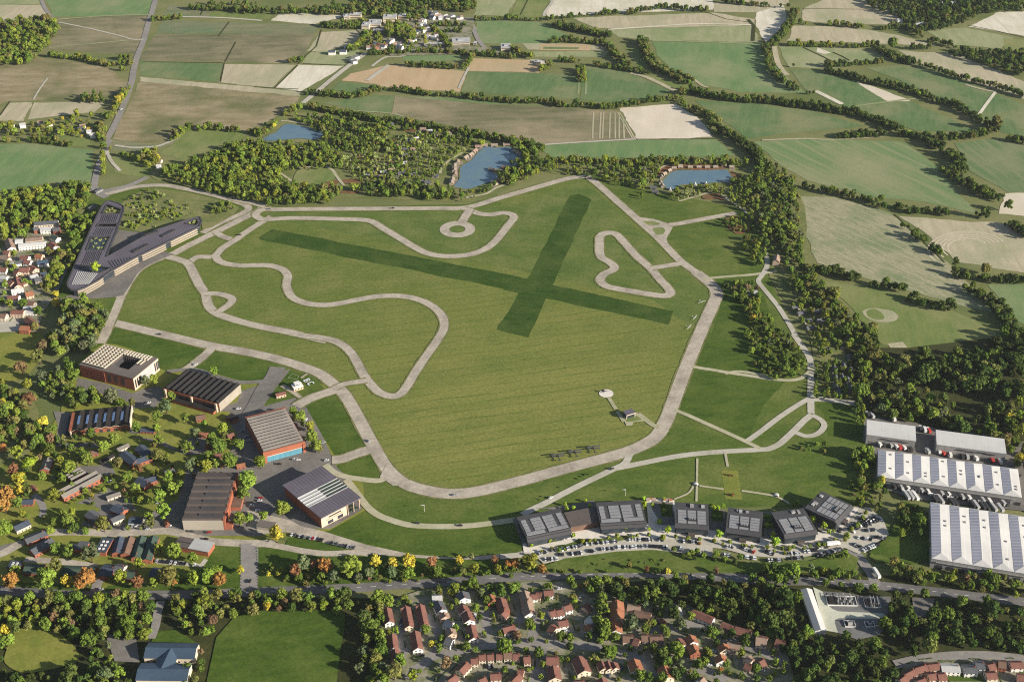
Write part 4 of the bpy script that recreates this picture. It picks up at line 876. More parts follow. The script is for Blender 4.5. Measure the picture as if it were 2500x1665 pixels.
# ---- hangars -----------------------------------------------------------------------
def ridge_strip(mb, L, w, n, z, h, axis, saw=.5, e=0):
    """n ridges, repeating along axis"""
    for i in range(n):
        if axis == 'x':
            a, b = -L/2+i*L/n, -L/2+(i+1)*L/n; mb.profile([(a, z-.4), (b, z-.4), (b, z), (a+(b-a)*saw, z+h), (a, z)], -w/2-e, w/2+e)
        else:
            a, b = -w/2+i*w/n, -w/2+(i+1)*w/n; mb.profile_x([(a, z-.4), (b, z-.4), (b, z), (a+(b-a)*saw, z+h), (a, z)], -L/2-e, L/2+e)
    return mb
def dark_hangar():
    Z = 10
    m, rz, L, w = fit('R20', [(1485,472),(1968,612),(2155,438),(1655,300)], Z)
    r = root('aircraft_hangar', 'long brick hangar under a black ridged roof beside the pergola block', 'hangar', m, rz)
    MB().box(-L/2, L/2, -w/2, w/2, 0, Z-.4).build('wall', B['brick_d'], r)
    ridge_strip(MB(), L, w, 10, Z, 2.0, 'x', .5).build('roof', B['black'], r)
    MB().box(-L/2-.4, L/2+.4, -w/2-.7, -w/2-.02, Z-3.2, Z-.3).build('parapet', B['brick'], r)
    MB().box(L/2, L/2+.4, -w/2, w/2, 0, Z+.4).build('end_wall', B['stone'], r)
    an = MB().box(-.28*L, .46*L, -w/2-7, -w/2-.8, 0, 3.6).build('annexe', B['brick'], r)
    MB().box(-.29*L, .47*L, -w/2-7.3, -w/2-.75, 3.6, 4.0).build('annexe_roof', B['black'], r)
    for i in range(9): MB().box(-.26*L+i*.08*L, -.26*L+i*.08*L+2.6, -w/2-.9, -w/2-.6, 5.0, 7.2).build('window', B['glass'], r)
    for x in (-.46,.02,.46): MB().box(x*L-1, x*L+1, -w/2-2.5, -w/2-.02, 0, Z-.2).build('pier', B['pink'], r)
dark_hangar()
def teal_hangar():
    Z = 11.5
    m, rz, L, w = fit('A4', [(405,580),(880,448),(600,85),(158,195)], Z)
    r = root('aircraft_hangar', 'brick hangar with grey ribbed roof and tall teal sliding doors', 'hangar', m, rz)
    MB().box(-L/2, L/2, -w/2, w/2, 0, Z-.4).build('wall', B['brick'], r)
    ridge_strip(MB(), L-1.5, w-2, 12, Z, 2.0, 'y', .62).build('roof', B['asb'], r)
    MB().box(-L/2-.3, L/2+.3, -w/2-.6, -w/2+.4, Z-4.2, Z+1.2).build('parapet', B['brick'], r)
    MB().box(-L/2-.3, L/2+.3, w/2-.4, w/2+.6, 0, Z+1.2).build('back_wall', B['brick_d'], r)
    MB().box(-L/2-.35, L/2+.35, -w/2-.75, -w/2-.62, Z-4.9, Z-4.25).build('lintel', B['pink'], r)
    for i in range(6):
        a = -.43*L+i*.86*L/6; MB().box(a+.08, a+.86*L/6-.08, -w/2-.4, -w/2-.05, 0, Z-5).build('door', B['teal'], r)
    for s in (-1, 1): MB().box(s*.47*L-.035*L, s*.47*L+.035*L, -w/2-1.4, -w/2-.02, 0, Z-1).build('pier', B['brick'], r)
teal_hangar()
def hall():
    Z = 13.5
    m, rz, L, w = fit('A4', [(1018,1318),(1445,1088),(1062,722),(622,930)], Z)
    r = root('exhibition_hall', 'mauve-roofed hall with central skylights and brick sides beside the car row', 'hall', m, rz)
    MB().box(-L/2+.6, .16*L, -w/2+1.5, w/2-.6, 0, Z-.8).box(.16*L, L/2-.8, -.3*w, w/2-.6, 0, Z-.8).build('wall', B['brick'], r)
    a, b = -.18*w, .10*w
    MB().box(-L/2-.8, L/2+.8, -w/2-.8, a, Z-.8, Z).box(-L/2-.8, L/2+.8, b, w/2+.8, Z-.8, Z).build('roof', B['mauve'], r)
    MB().box(-L/2-.8, -.02*L, a, b, Z-.8, Z-.15).build('pale_roof_strip', B['whiteroof'], r)
    g = MB().box(-.02*L, L/2+.8, a, b, Z-.8, Z-.3).build('skylight', B['greenglass'], r)
    mb = MB()
    for k in range(5): y = a+(b-a)*k/4; mb.box(-L/2-.8, L/2+.8, y-.4, y+.4, Z-.12, Z+.35)
    mb.build('skylight_rib', B['lead'], r)
    MB().box(-L/2+.5, .165*L, -w/2+1.25, -w/2+1.5, 0, Z-.82).build('front_wall', B['pink'], r)
    MB().box(-.36*L, .06*L, -w/2+.9, -w/2+1.25, 6.2, 6.8).build('canopy', B['timber'], r)
    for x in (-.33,-.08): MB().box(x*L, x*L+.14*L, -w/2+1.1, -w/2+1.3, 1.2, 4.6).build('window', B['glass'], r)
    MB().box(-.30*L, .02*L, -w/2+1.1, -w/2+1.3, 8, 9.4).build('window', B['glass'], r)
    MB().box(-L/2-.3, L/2+3, -w/2-5.5, -w/2+1.2, 0, .35).build('terrace', M['pale'], r)
    for i in range(3): MB().box(.2*L, .47*L, -w/2+2+i*4, -w/2+4+i*4, .36, 1.5).build('planter', B['greenglass'], r)
    for x in (.18,.33,.48): MB().box(x*L-.25, x*L+.25, -w/2+.2, -w/2+.7, .36, Z-.8).build('column', B['pink'], r)
hall()
def brown_hangar():
    Z = 11
    c = [W('B7', (945,592), Z), W('B7', (1604,588), Z), W('R20', (2145,1226), Z), W('R20', (1785,1226), Z)]
    m = sum(c, Vector())/4; u = (c[1]-c[0]+c[2]-c[3]); L = u.length/2; u.normalize(); rz = math.atan2(u.y, u.x); v = Vector((-u.y, u.x, 0)); w = ((c[3]-c[0]+c[2]-c[1])/2).dot(v); m.z = 0
    r = root('aircraft_hangar', 'hangar with brown stepped roof and blank tan end above the campus lane', 'hangar', m, rz)
    MB().box(-L/2, L/2, -w/2, w/2, 0, Z-.4).build('wall', B['brick'], r)
    n = 7
    for i in range(n):
        a, b = -w/2+i*w/n, -w/2+(i+1)*w/n
        p = MB().profile_x([(a, Z-.4), (b, Z-.4), (b, Z+.2), (a+.3, Z+2.2), (a, Z+.2)], -L/2-.3, L/2-1.2).build('roof_bay', B['brownroof'], r)
        if i < n-1: MB().box(-L*.14, L*.26, a+(b-a)*.45, a+(b-a)*.8, Z+.9, Z+1.55).build('roof_light', B['darkroof'], p)
    MB().box(-L/2-.2, L/2-1.2, -w/2-.5, -w/2-.02, 0, Z+.15).build('end_panel', B['tan'], r)
    mb = MB()
    for i in range(n): y = -w/2+i*w/n; mb.box(L/2-1.15, L/2+.3, y, y+w/n-.05, 0, Z+.3).box(L/2-1.15, L/2+.6, y-.6, y+.9, 0, Z+1.9)
    mb.build('parapet', B['brick'], r)
    MB().box(L/2+.65, L/2+9, -.12*w, .2*w, 0, 5).build('annexe', B['brick'], r); MB().box(L/2+.65, L/2+9.3, -.13*w, .21*w, 5, 5.4).build('annexe_roof', B['tile_b'], r)
    MB().box(L/2+.65, L/2+6, -w/2, -.42*w, 0, 6).build('annexe', B['brick'], r)
brown_hangar()
def workshop():
    Z = 6.5
    m, rz, L, w = fit('R20', [(615,852),(1162,802),(1182,632),(640,690)], Z)
    r = root('workshop', 'dark zigzag-roofed workshop with a row of six blue skylights', 'workshop', m, rz)
    MB().box(-L/2+.3, L/2-.3, -w/2+1, w/2, 0, Z-.4).build('wall', B['brick'], r)
    ridge_strip(MB(), L*.93, w, 6, Z, 1.6, 'x', .5, .6).build('roof', B['black'], r).location = (L*.035, 0, 0)
    for i in range(6):
        x = -.395*L+(i+.5)*.143*L; s = MB().profile([(x-2.6, Z+1.05), (x-.3, Z+1.86), (x-.3, Z+2.1), (x-2.6, Z+1.3)], -.24*w, .2*w).build('skylight', B['blueglass'], r)
    MB().box(-L/2-3, -.43*L-.1, -w/2+2, w/2-1, 0, 4).build('lean_to', B['dark'], r)
    MB().box(L/2, L/2+.7, -w/2-.6, w/2+.6, 0, Z+1.4).build('end_wall', B['cream'], r); MB().box(-.47*L, -.45*L, -w/2-2.5, -w/2-.02, 0, Z).build('pier', B['cream'], r)
    mb = MB()
    for i in range(6):
        a = -.43*L+i*.155*L; k = .155*L/2; mb.add([(a,-w/2-.8,Z-.5),(a+k,-w/2-.8,Z+1.2),(a+2*k,-w/2-.8,Z-.5),(a,-w/2-.8,Z+.1),(a+k,-w/2-.8,Z+1.8),(a+2*k,-w/2-.8,Z+.1)], [(0,1,4,3),(1,2,5,4)])
    mb.build('bargeboard', B['pink'], r)
    for i in range(7): MB().box(-.36*L+i*.12*L, -.36*L+i*.12*L+3, -w/2+.8, -w/2+1.1, .6, 3.6).build('window', B['glass'], r)
workshop()
def long_sheds():
    Z = 5.5
    m, rz, L, w = fit('A5', [(1012,1150),(1745,768),(1535,690),(962,1000)], Z)
    r = root('stores_building', 'long brick stores with two parallel grey roofs and lit front', 'stores building', m, rz)
    MB().box(-L/2, L/2, -w/2, w/2, 0, Z-.4).build('wall', B['brick'], r)
    for k in (-1, 1):
        g = gable_mb(L, w*.44, Z-.3, 2.2, .3); g.build('roof', B['asb'], r).location = (0, k*w*.26, 0)
    for i in range(9): put_mesh('window', WIN, r, (-.44*L+i*.11*L, -w/2, 2.6), 0, (1.6, 1, 1.2))
    for i in range(3): put_mesh('door', DOOR, r, (-.3*L+i*.25*L, -w/2, 0), 0, (2, 1, 1.2))
    m, rz, L, w = fit('A5', [(1175,850),(1430,705),(1320,622),(1090,725)], 5)
    r = root('stores_annexe', 'small store with three narrow grey roofs behind the long stores', 'store', m, rz)
    MB().box(-L/2, L/2, -w/2, w/2, 0, 4.4).build('wall', B['brick_d'], r)
    for k in (-1, 0, 1): gable_mb(L, w*.28, 4.5, 1.4, .2).build('roof', B['asb'], r).location = (0, k*w*.33, 0)
long_sheds()
def multi(f, name, label, cat, segs, wall, roof, op=True):
    """one building of several gabled ranges: (ridge end, ridge end, width, eave, rise)"""
    first = None
    for a, b, w, e, ri in segs:
        A, Bb = W(f, a, e+ri), W(f, b, e+ri); A.z = Bb.z = 0
        if first is None: first = root(name, label, cat, (A+Bb)/2)
        d = Bb-A; L = d.length; q = (A+Bb)/2-first.location; rz = math.atan2(d.y, d.x)
        x = walls_mb(L, w, e, ri).build('wall', B[wall], first, q, rz); y = gable_mb(L, w, e, ri, .4).build('roof', B[roof], first, q, rz)
        if op:
            n = max(2, int(L/4.5))
            for i in range(n):
                for s in (-1, 1):
                    p = q+Matrix.Rotation(rz, 3, 'Z')@Vector((-L/2+(i+.5)*L/n, s*w/2, 2.2)); put_mesh('window', WIN, first, p, rz, (1.4, 1, 1.3))
    return first
multi('R20', 'barrack_block', 'U-shaped brick building with three blue-grey slate ranges', 'building', [((1105,1035),(1215,1125),10,4.5,2.6),((1250,980),(1345,1070),10,4.5,2.6),((1195,1120),(1350,1062),9,4.5,2.2)], 'brick', 'slate_b')
multi('R30', 'school_building', 'cream school building with linked navy sheet roofs at the bottom edge', 'school', [((1285,1262),(1725,1270),16,6,3),((1215,1450),(1660,1455),17,6,3),((1500,1275),(1420,1440),14,6,3.2)], 'cream', 'slate_n')
CS = 'on the campus'
for a in [
 ('R20', (1050,1010),(1150,965),6,3,1.5,'cream','asb'), ('R20', (900,1120),(1020,1060),5,3,1.2,'cream','black'), ('R20', (790,1040),(880,1025),7,3,1.8,'brick','tile_b'), ('R20', (1760,720),(1840,710),8,3.5,2,'brick','tile_b'), ('R20', (1265,830),(1390,838),6,3,1.5,'brick','slate_b'), ('R20', (1790,870),(1860,875),6,3,1.5,'brick','tile_o'),
 ('R20', (2040,890),(2095,870),6,3,1.6,'brick','tile_r'), ('R20', (1930,1060),(1990,1055),6,3,1.6,'brick','tile_r'), ('R20', (2125,1155),(2200,1140),6,3,1.5,'brick','tile_o'), ('R20', (430,1090),(395,1190),9,4,2.4,'brick','asb'), ('R20', (1240,1270),(1330,1320),10,4.5,2.6,'brick','slate_b'), ('R20', (1290,1290),(1400,1255),8,4.5,2.4,'brick','slate_b'), ('R20', (1480,1215),(1560,1190),7,3.5,2,'brick','slate'),
 ('R20', (195,1475),(300,1470),8,3,1.8,'brick','slate_b'), ('R20', (955,1440),(1075,1400),6,3,1.4,'cream','asb'), ('R20', (285,1340),(310,1370),4,2.6,1,'brick','tile_r'),
 ('R30', (1000,10),(1090,55),10,4,2.2,'brick','slate_b'), ('R30', (780,60),(870,130),10,4,2.4,'brick','slate'), ('R30', (975,130),(1080,85),8,4,2,'cream','slate'), ('R30', (1140,125),(1250,130),9,3.5,2,'white','slate_b'), ('R30', (120,200),(245,140),9,4,2.4,'cream','slate_b'),
 ('R30', (220,310),(400,235),9,4,2,'brick','slate'), ('R30', (270,405),(450,300),11,4,2.6,'brick','slate'), ('R30', (640,355),(640,395),9,4,2,'brick','slate_b'), ('R30', (1055,285),(1020,420),8,4,2,'brick','slate_b'), ('R30', (1145,285),(1095,430),8,4,2,'brick','tile_b'), ('R30', (1245,280),(1190,460),8,4,2,'brick','green_r'), ('R30', (1350,275),(1285,480),9,4,2.2,'brick','green_r'),
 ('R30', (215,555),(380,555),11,3.5,2,'brick_d','green_r'), ('R30', (555,565),(830,575),12,3.5,2.4,'brick','green_r'), ('R30', (890,560),(1000,570),14,5,2.5,'brick','slate_b'), ('R30', (1010,545),(1090,555),11,5,2.5,'cream','slate'), ('R30', (1090,600),(1190,605),10,3.5,2,'brick','green_r'), ('R30', (1330,580),(1430,590),11,4,2.2,'brick','slate_b'), ('R30', (1460,140),(1475,180),4,2.5,1,'brick','tile_o'),
]: house(a[0], a[1], a[2], a[3], a[4], a[5], a[6], a[7], CS, 0 if a[4] < 3.4 else 1, 'campus_building', 'outbuilding', storeys=1)
def rect_building(f, p, z, name, label, cat, wall, roof, extra=None):
    m, rz, L, w = fit(f, p, z); r = root(name, label, cat, m, rz)
    MB().box(-L/2, L/2, -w/2, w/2, 0, z-.5).build('wall', B[wall], r); MB().box(-L/2-.4, L/2+.4, -w/2-.4, w/2+.4, z-.5, z).build('roof', B[roof], r)
    if extra: extra(r, L, w, z)
    return r
def lights6(r, L, w, z):
    for i in range(3):
        for j in range(2): MB().box(-.28*L+j*.36*L, -.1*L+j*.36*L, -.38*w+i*.26*w, -.26*w+i*.26*w, z, z+.5).build('skylight', B['white'], r)
rect_building('B6', [(1655,470),(1840,470),(1970,245),(1780,215)], 5.5, 'skylit_shed', 'dark flat-roofed brick shed with six white roof lights', 'shed', 'brick', 'slate_b', lights6)
rect_building('B6', [(1330,420),(1490,440),(1530,300),(1380,290)], 5, 'brick_shed', 'brick shed with striped blue-grey roof beside the lane', 'shed', 'brick', 'slate')
rect_building('B6', [(120,750),(340,760),(380,640),(200,630)], 5, 'skylit_shed', 'dark shed with small roof lights at the western lane', 'shed', 'brick_d', 'slate_b', lights6)
def pale(r, L, w, z):
    MB().box(-.08*L, L/2+.42, -w/2-.42, w/2+.42, z+.02, z+.25).build('pale_roof', B['lead'], r); MB().box(-L/2-.4, -.1*L, -.03*w, .03*w, z+.02, z+.5).build('roof_ridge', B['dark'], r)
rect_building('B7', [(870,1000),(1330,1085),(1480,950),(850,830)], 6, 'garage_block', 'flat garage with half brown and half pale grey roof by the lane', 'garage', 'brick', 'brownroof', pale)
rect_building('R30', [(2250,185),(2400,215),(2430,160),(2290,145)], 5, 'pavilion_store', 'small tan flat store beside the shaded lawn', 'store', 'tan', 'flat')
rect_building('R20', [(2040,730),(2100,770),(2130,720),(2070,690)], 5, 'boiler_house', 'small brick boiler house between the two ridged hangars', 'boiler house', 'brick_d', 'black')
# watch office and fire shed
c = W('R21', (392,475)); r = root('watch_office', 'cream control tower with glazed white cabin on the grass island', 'control tower', c, R(28))
MB().box(-5,5,-4,4,0,4.2).build('wall', B['pink'], r); MB().box(-5.3,5.3,-4.3,4.3,4.2,4.7).build('roof', B['white'], r)
k = MB().box(-2.6,2.6,-2,2.4,4.72,7.4).build('cabin', B['white'], r); MB().box(-2.65,2.65,-2.05,-1.9,5.4,6.7).build('window', B['glass'], k); MB().box(-3,3,-2.4,2.8,7.4,7.7).build('cabin_roof', B['white'], k)
for x in (-3.2,0,3.2): put_mesh('window', WIN, r, (x, -4, 2.2))
house('R21', (195,520),(280,500),6,3.4,1.4,'pink','tile_r','on the island beside the control tower',0,'fire_shed','shed',storeys=1)
# white ground letters beside the tower
def letters():
    mk = plain('letter_paint', (.82,.82,.80)); o = W('R21', (470,400)); e = W('R21', (530,450)); d = (e-o); d.normalize(); n = Vector((-d.y, d.x, 0)); z = nextz(.004)
    def seg(mb, pts, w):
        P = [o+d*x+n*y for x, y in pts]; ribbon(mb, P, w, z)
    h = 7.5
    mb = MB(); seg(mb, [(0,-h/2),(0,h/2)], 1.5); z = nextz(.004); seg(mb, [(.6,h/2-.7),(2.6,h/2-.9),(3.4,h/4),(2.6,.2),(.6,0)], 1.3); z = nextz(.004); seg(mb, [(.6,.1),(3,-.3),(3.9,-h/4),(3,-h/2+.7),(.6,-h/2+.7)], 1.3)
    a = mb.build('ground_letter', mk); tag(a, 'white letter B laid in the grass beside the control tower', 'ground letter', 'letters on the grass')
    mb = MB(); z = nextz(.004); seg(mb, [(11,h/2-1.8),(10,h/2-.7),(8.4,h/2-.7),(7.2,h/4),(7,0),(7.2,-h/4),(8.4,-h/2+.7),(10,-h/2+.7),(11,-h/2+1.8)], 1.4)
    a = mb.build('ground_letter', mk); tag(a, 'white letter C laid in the grass beside the control tower', 'ground letter', 'letters on the grass')
letters()
P = WL('R21', [(305,385),(345,348),(405,370),(385,398)]); struct('grass_marking', ribbon(MB(), P, .9, nextz(), True), plain('grass_paint', (.35,.45,.2)))

# ---- office sheds of the innovation quarter
def office(f, p, label, cols, rows, Z=11, gap=.32, fans=True):
    m, rz, L, w = fit(f, p, Z); r = root('office_shed', label, 'office shed', m, rz, 'charcoal office sheds along the lower car park')
    MB().box(-L/2+.8, L/2-.8, -w/2+2, w/2-.8, 0, Z-1).build('wall', B['dark'], r)
    # roof: plate with a lowered front eave and a rim
    MB().profile_x([(-w/2, Z-2.4), (-w/2+.6, Z-2.6), (-w/2+3.6, Z-1), (w/2, Z-1), (w/2, Z), (-w/2+3.2, Z)], -L/2, L/2).build('roof', B['darkroof'], r)
    y0, y1 = -w/2+4, -w/2+4+w*(1-gap)-4; x0, x1 = -L/2+2, L/2-2
    for i in range(cols):
        for j in range(rows):
            a, b = x0+(x1-x0)*i/cols, x0+(x1-x0)*(i+1)/cols; e, g = y0+(y1-y0)*j/rows, y0+(y1-y0)*(j+1)/rows
            if fans and i == cols//2 and j == 1:
                k = MB().box(a+.5, b-.5, e+.4, g-.4, Z, Z+1.5).build('plant_deck', B['dark'], r)
                for q in range(3): MB().tube([(a+(b-a)*(.25+.25*q), (e+g)/2, Z+1.5), (a+(b-a)*(.25+.25*q), (e+g)/2, Z+2.0)], min(1.3, (b-a)*.1), 10).build('fan', B['panel'], k)
            else: MB().box(a+.55, b-.55, e+.4, g-.4, Z, Z+.45).build('roof_panel', B['panel'], r)
    MB().box(-L/2+1.5, L/2-1.5, -w/2+1.7, -w/2+2.0, .3, Z-3).build('glazed_front', B['glass'], r)
    rv = random.Random(int(L*31))
    for q in range(rv.randint(2, 4)): x = rv.uniform(-.42, .42)*L; k = rv.uniform(.8, 1.8); MB().box(x-k, x+k, w/2-rv.uniform(4,7), w/2-2.6, Z, Z+rv.uniform(.7,1.5)).build('roof_vent', B['lead' if q % 2 else 'sheet'], r)
    MB().box(-3, 3, -w/2-1.6, -w/2+1.6, 0, 3.6).build('entrance_porch', B['brownroof'], r)
    return r
def office_w(f, p, label, Z=11):
    m, rz, L, w = fit(f, p, Z); r = root('office_shed', label, 'office shed', m, rz, 'charcoal office sheds along the lower car park')
    MB().box(-L/2+.8, L/2-.8, -w/2+2, w/2-.8, 0, Z-1).build('wall', B['dark'], r)
    MB().profile_x([(-w/2, Z-3.4), (-w/2+.6, Z-3.6), (-w/2+3.6, Z-1), (w/2, Z-1), (w/2, Z), (-w/2+3.6, Z)], -L/2, L/2).build('roof', B['darkroof'], r)
    def pn(a, b, e, g): MB().box(a*L, b*L, e*w, g*w, Z, Z+.45).build('roof_panel', B['panel'], r)
    for i in range(2): pn(-.47+i*.49, -.06+i*.49 if i == 0 else .46, -.34, -.22)
    for i in range(2):
        for j in range(4): pn(-.25+i*.27, -.02+i*.27, -.18+j*.13, -.08+j*.13)
    for j in range(4): pn(-.46, -.35, -.18+j*.13, -.08+j*.13); pn(.34, .46, -.18+j*.13, -.08+j*.13)
    MB().box(-L/2+1.5, L/2-1.5, -w/2+1.7, -w/2+2.0, .3, Z-4).build('glazed_front', B['glass'], r)
office_w('A1', [(272,648),(790,545),(642,280),(150,388)], 'westernmost charcoal office shed, joined to its neighbour by a brown link')
office_w('A1', [(1130,500),(1660,462),(1562,190),(1042,215)], 'charcoal office shed at the right end of the brown link')
m, rz, L, w = fit('A1', [(775,512),(1110,425),(1075,275),(690,325)], 8); r = root('link_building', 'low brown-roofed link between the two western office sheds', 'link building', m, rz)
MB().box(-L/2, L/2, -w/2+1, w/2, 0, 7.4).build('wall', B['tile_b'], r); MB().box(-L/2, L/2, -w/2, w/2+.3, 7.4, 8).build('roof', B['brownroof'], r)
office('S', [(1230+1978/4.71,1180+488/4.71),(1680+250/4.71,1150+655/4.71),(1680+225/4.71,1150+378/4.71),(1230+1958/4.71,1180+212/4.71)], 'third charcoal office shed from the west, between two courtyards', 3, 5)
office('A2', [(442,680),(855,742),(853,462),(447,415)], 'charcoal office shed in the middle of the eastern four', 3, 5)
office('A2', [(1125,752),(1515,703),(1312,422),(945,475)], 'slanted charcoal office shed with bright trees along its side', 3, 5)
office('A2', [(1705,612),(1912,405),(1528,222),(1358,405)], 'easternmost charcoal office shed, turned to the upper car park', 3, 5, 11, .3)
for i, (x, y) in enumerate([(1655,200),(1690,198),(1722,198),(1850,205),(1885,205),(1915,210)]):
    c = W('A1', (x, y)); r = root('garden_stall', '', 'stall', c, R(5)); MB().box(-1.6,1.6,-1.6,1.6,0,2.4).build('wall', B['white' if i % 2 else 'timber'], r); gable_mb(3.4, 3.4, 2.4, 1, .2, .15).build('roof', B['tile_o' if i % 2 else 'timber'], r)
    later(r, 'small orange-roofed' if i % 2 else 'small timber', 'stall', 'on the lawn behind the office sheds', 'stall', 'stalls on the lawn')

# ---- warehouses
def box_warehouse(p, label, Z=12):
    m, rz, L, w = fit('A3', p, Z); r = root('warehouse', label, 'warehouse', m, rz, 'big pale warehouses')
    MB().box(-L/2, L/2, -w/2, w/2, 0, Z-.6).build('wall', B['sheet'], r); MB().box(-L/2-.3, L/2+.3, -w/2-.3, w/2+.3, Z-.6, Z).build('roof', B['whiteroof'], r)
    for i, x in enumerate((-.2,-.05,.1,.22)): MB().box(x*L, x*L+.13*L, -w/2-.7, -w/2-.02, Z-3.2-(i % 2)*.6, Z-2.6-(i % 2)*.6).build('sign_band', B['dark'], r)
    for i in range(6): MB().box(-.44*L+i*.15*L, -.44*L+i*.15*L+4, -w/2-.12, -w/2+.1, 0, 4.5).build('loading_door', B['asb'], r)
box_warehouse([(148,226),(596,285),(562,150),(127,92)], 'smaller plain white-roofed warehouse by the tree belt')
box_warehouse([(786,316),(1422,400),(1370,265),(756,182)], 'longer plain white-roofed warehouse behind the pleated roofs')
def pleated(p, n, label, Z=10.5, h=1.9):
    m, rz, L, w = fit('A3', p, Z); r = root('warehouse', label, 'warehouse', m, rz, 'big pale warehouses')
    MB().box(-L/2, L/2, -w/2, w/2, 0, Z-.05).build('wall', B['sheet'], r); b = L/n
    for i in range(n):
        a = -L/2+i*b; k = a+b*.47; y0, y1 = -w/2-.4, w/2+.4; hp = b*.42; mb = MB()
        V = [(a,y0,Z),(a+b,y0,Z),(a+b,y1,Z),(a,y1,Z),(k,y0+hp,Z+h),(k,y1-hp*.6,Z+h)]
        mb.add(V, [(0,1,4),(1,2,5,4),(2,3,5)]); mb.add(V, [(3,0,4,5)]); o = mb.build('roof_bay', B['whiteroof'], r)
        n_ = Vector((-h, 0, b*.47)).normalized()*.12; e = [Vector(V[3]), Vector(V[0]), Vector(V[4]), Vector(V[5])]; cc = sum(e, Vector())/4
        g = MB(); g.add([cc+(q-cc)*.95+n_ for q in e], [(0,1,2,3)]); g.build('skylight', B['sky'], o)
    rv = random.Random(n)
    for q in range(n*2): x = -L/2+(q//2+.74)*b; y = rv.uniform(-.35,.35)*w; MB().box(x-.7, x+.7, y-.9, y+.9, Z+.4, Z+h*.55+.9).build('roof_vent', B['sheet'], r)
    MB().box(-L/2+4, L/2-4, -w/2-1.2, -w/2-.42, Z-3.4, Z-2.6).build('canopy', B['sheet'], r)
    for i in range(int(L/9)): MB().box(-L/2+6+i*9, -L/2+10+i*9, -w/2-.5, -w/2+.1, 0, 4.4).build('loading_door', B['dark'], r)
pleated([(257,606),(1572,806),(1490,536),(212,362)], 8, 'white warehouse with eight pleated roof bays and a row of lorries before it')
pleated([(790,1352),(1728,1526),(1546,962),(652,842)], 5, 'largest white warehouse, five long pleated roof bays, at the right edge')

# ---- depot with white building and transformer compounds
house('B8', (165,135),(470,1010),9,5,1.6,'white','whiteroof','along the pale depot road',0,'depot_building','depot',look='white-roofed',storeys=1)
def compound(pts, fence, label, many):
    P = WL('B8', pts); c = sum(P, Vector())/4; u = (P[1]-P[0]); L = u.length; rz = math.atan2(u.y, u.x); w = (P[3]-P[0]).length
    r = root('transformer_compound', label, 'substation', c, rz, 'fenced electrical compounds at the depot')
    mb = MB()
    for a, b, e, g in ((-L/2, L/2, -w/2, -w/2+.3), (-L/2, L/2, w/2-.3, w/2), (-L/2, -L/2+.3, -w/2+.3, w/2-.3), (L/2-.3, L/2, -w/2+.3, w/2-.3)): mb.box(a, b, e, g, 0, 2.2)
    mb.build('compound_wall', B['white'], r); rd = random.Random(int(L*10))
    if many:
        MB().box(-L*.44, -L*.2, -w*.36, w*.36, 0, 3.2).build('battery_hall', B['black'], r)
        for i in range(6):
            for j in range(3):
                x, y = -L*.12+i*L*.1, -w*.3+j*w*.28; MB().box(x-.7, x+.7, y-.7, y+.7, 0, rd.uniform(1.5,3)).tube([(x,y,1.5),(x,y,rd.uniform(4,6))], .18, 5).build('switchgear', B['lead' if (i+j) % 2 else 'dark'], r)
        for i in range(3): MB().tube([(-L*.15+i*L*.22,-w*.4,0),(-L*.15+i*L*.22,-w*.4,6.2),(-L*.15+i*L*.22,w*.4,6.2),(-L*.15+i*L*.22,w*.4,0)], .25, 5).build('gantry', B['lead'], r)
    else:
        MB().box(-L*.2, L*.22, -w*.25, w*.25, 0, 3.6).build('transformer', B['lead'], r); MB().box(-L*.32, -L*.21, -w*.3, w*.25, 0, 2.4).build('radiator', B['black'], r)
        for i in range(3): MB().tube([(-L*.1+i*L*.1,0,3.6),(-L*.1+i*L*.1,0,5.4)], .3, 6).build('bushing', B['dark'], r)
compound([(620,530),(1250,545),(1200,330),(540,330)], 1, 'largest fenced electrical compound with black battery hall', True)
compound([(1420,570),(1760,585),(1700,390),(1350,390)], 1, 'fenced electrical compound east of the largest one', True)
compound([(1000,985),(1230,990),(1160,860),(930,850)], 0, 'small compound with one transformer west of its twin', False)
compound([(1420,985),(1620,985),(1590,870),(1375,870)], 0, 'small compound with one transformer east of its twin', False)

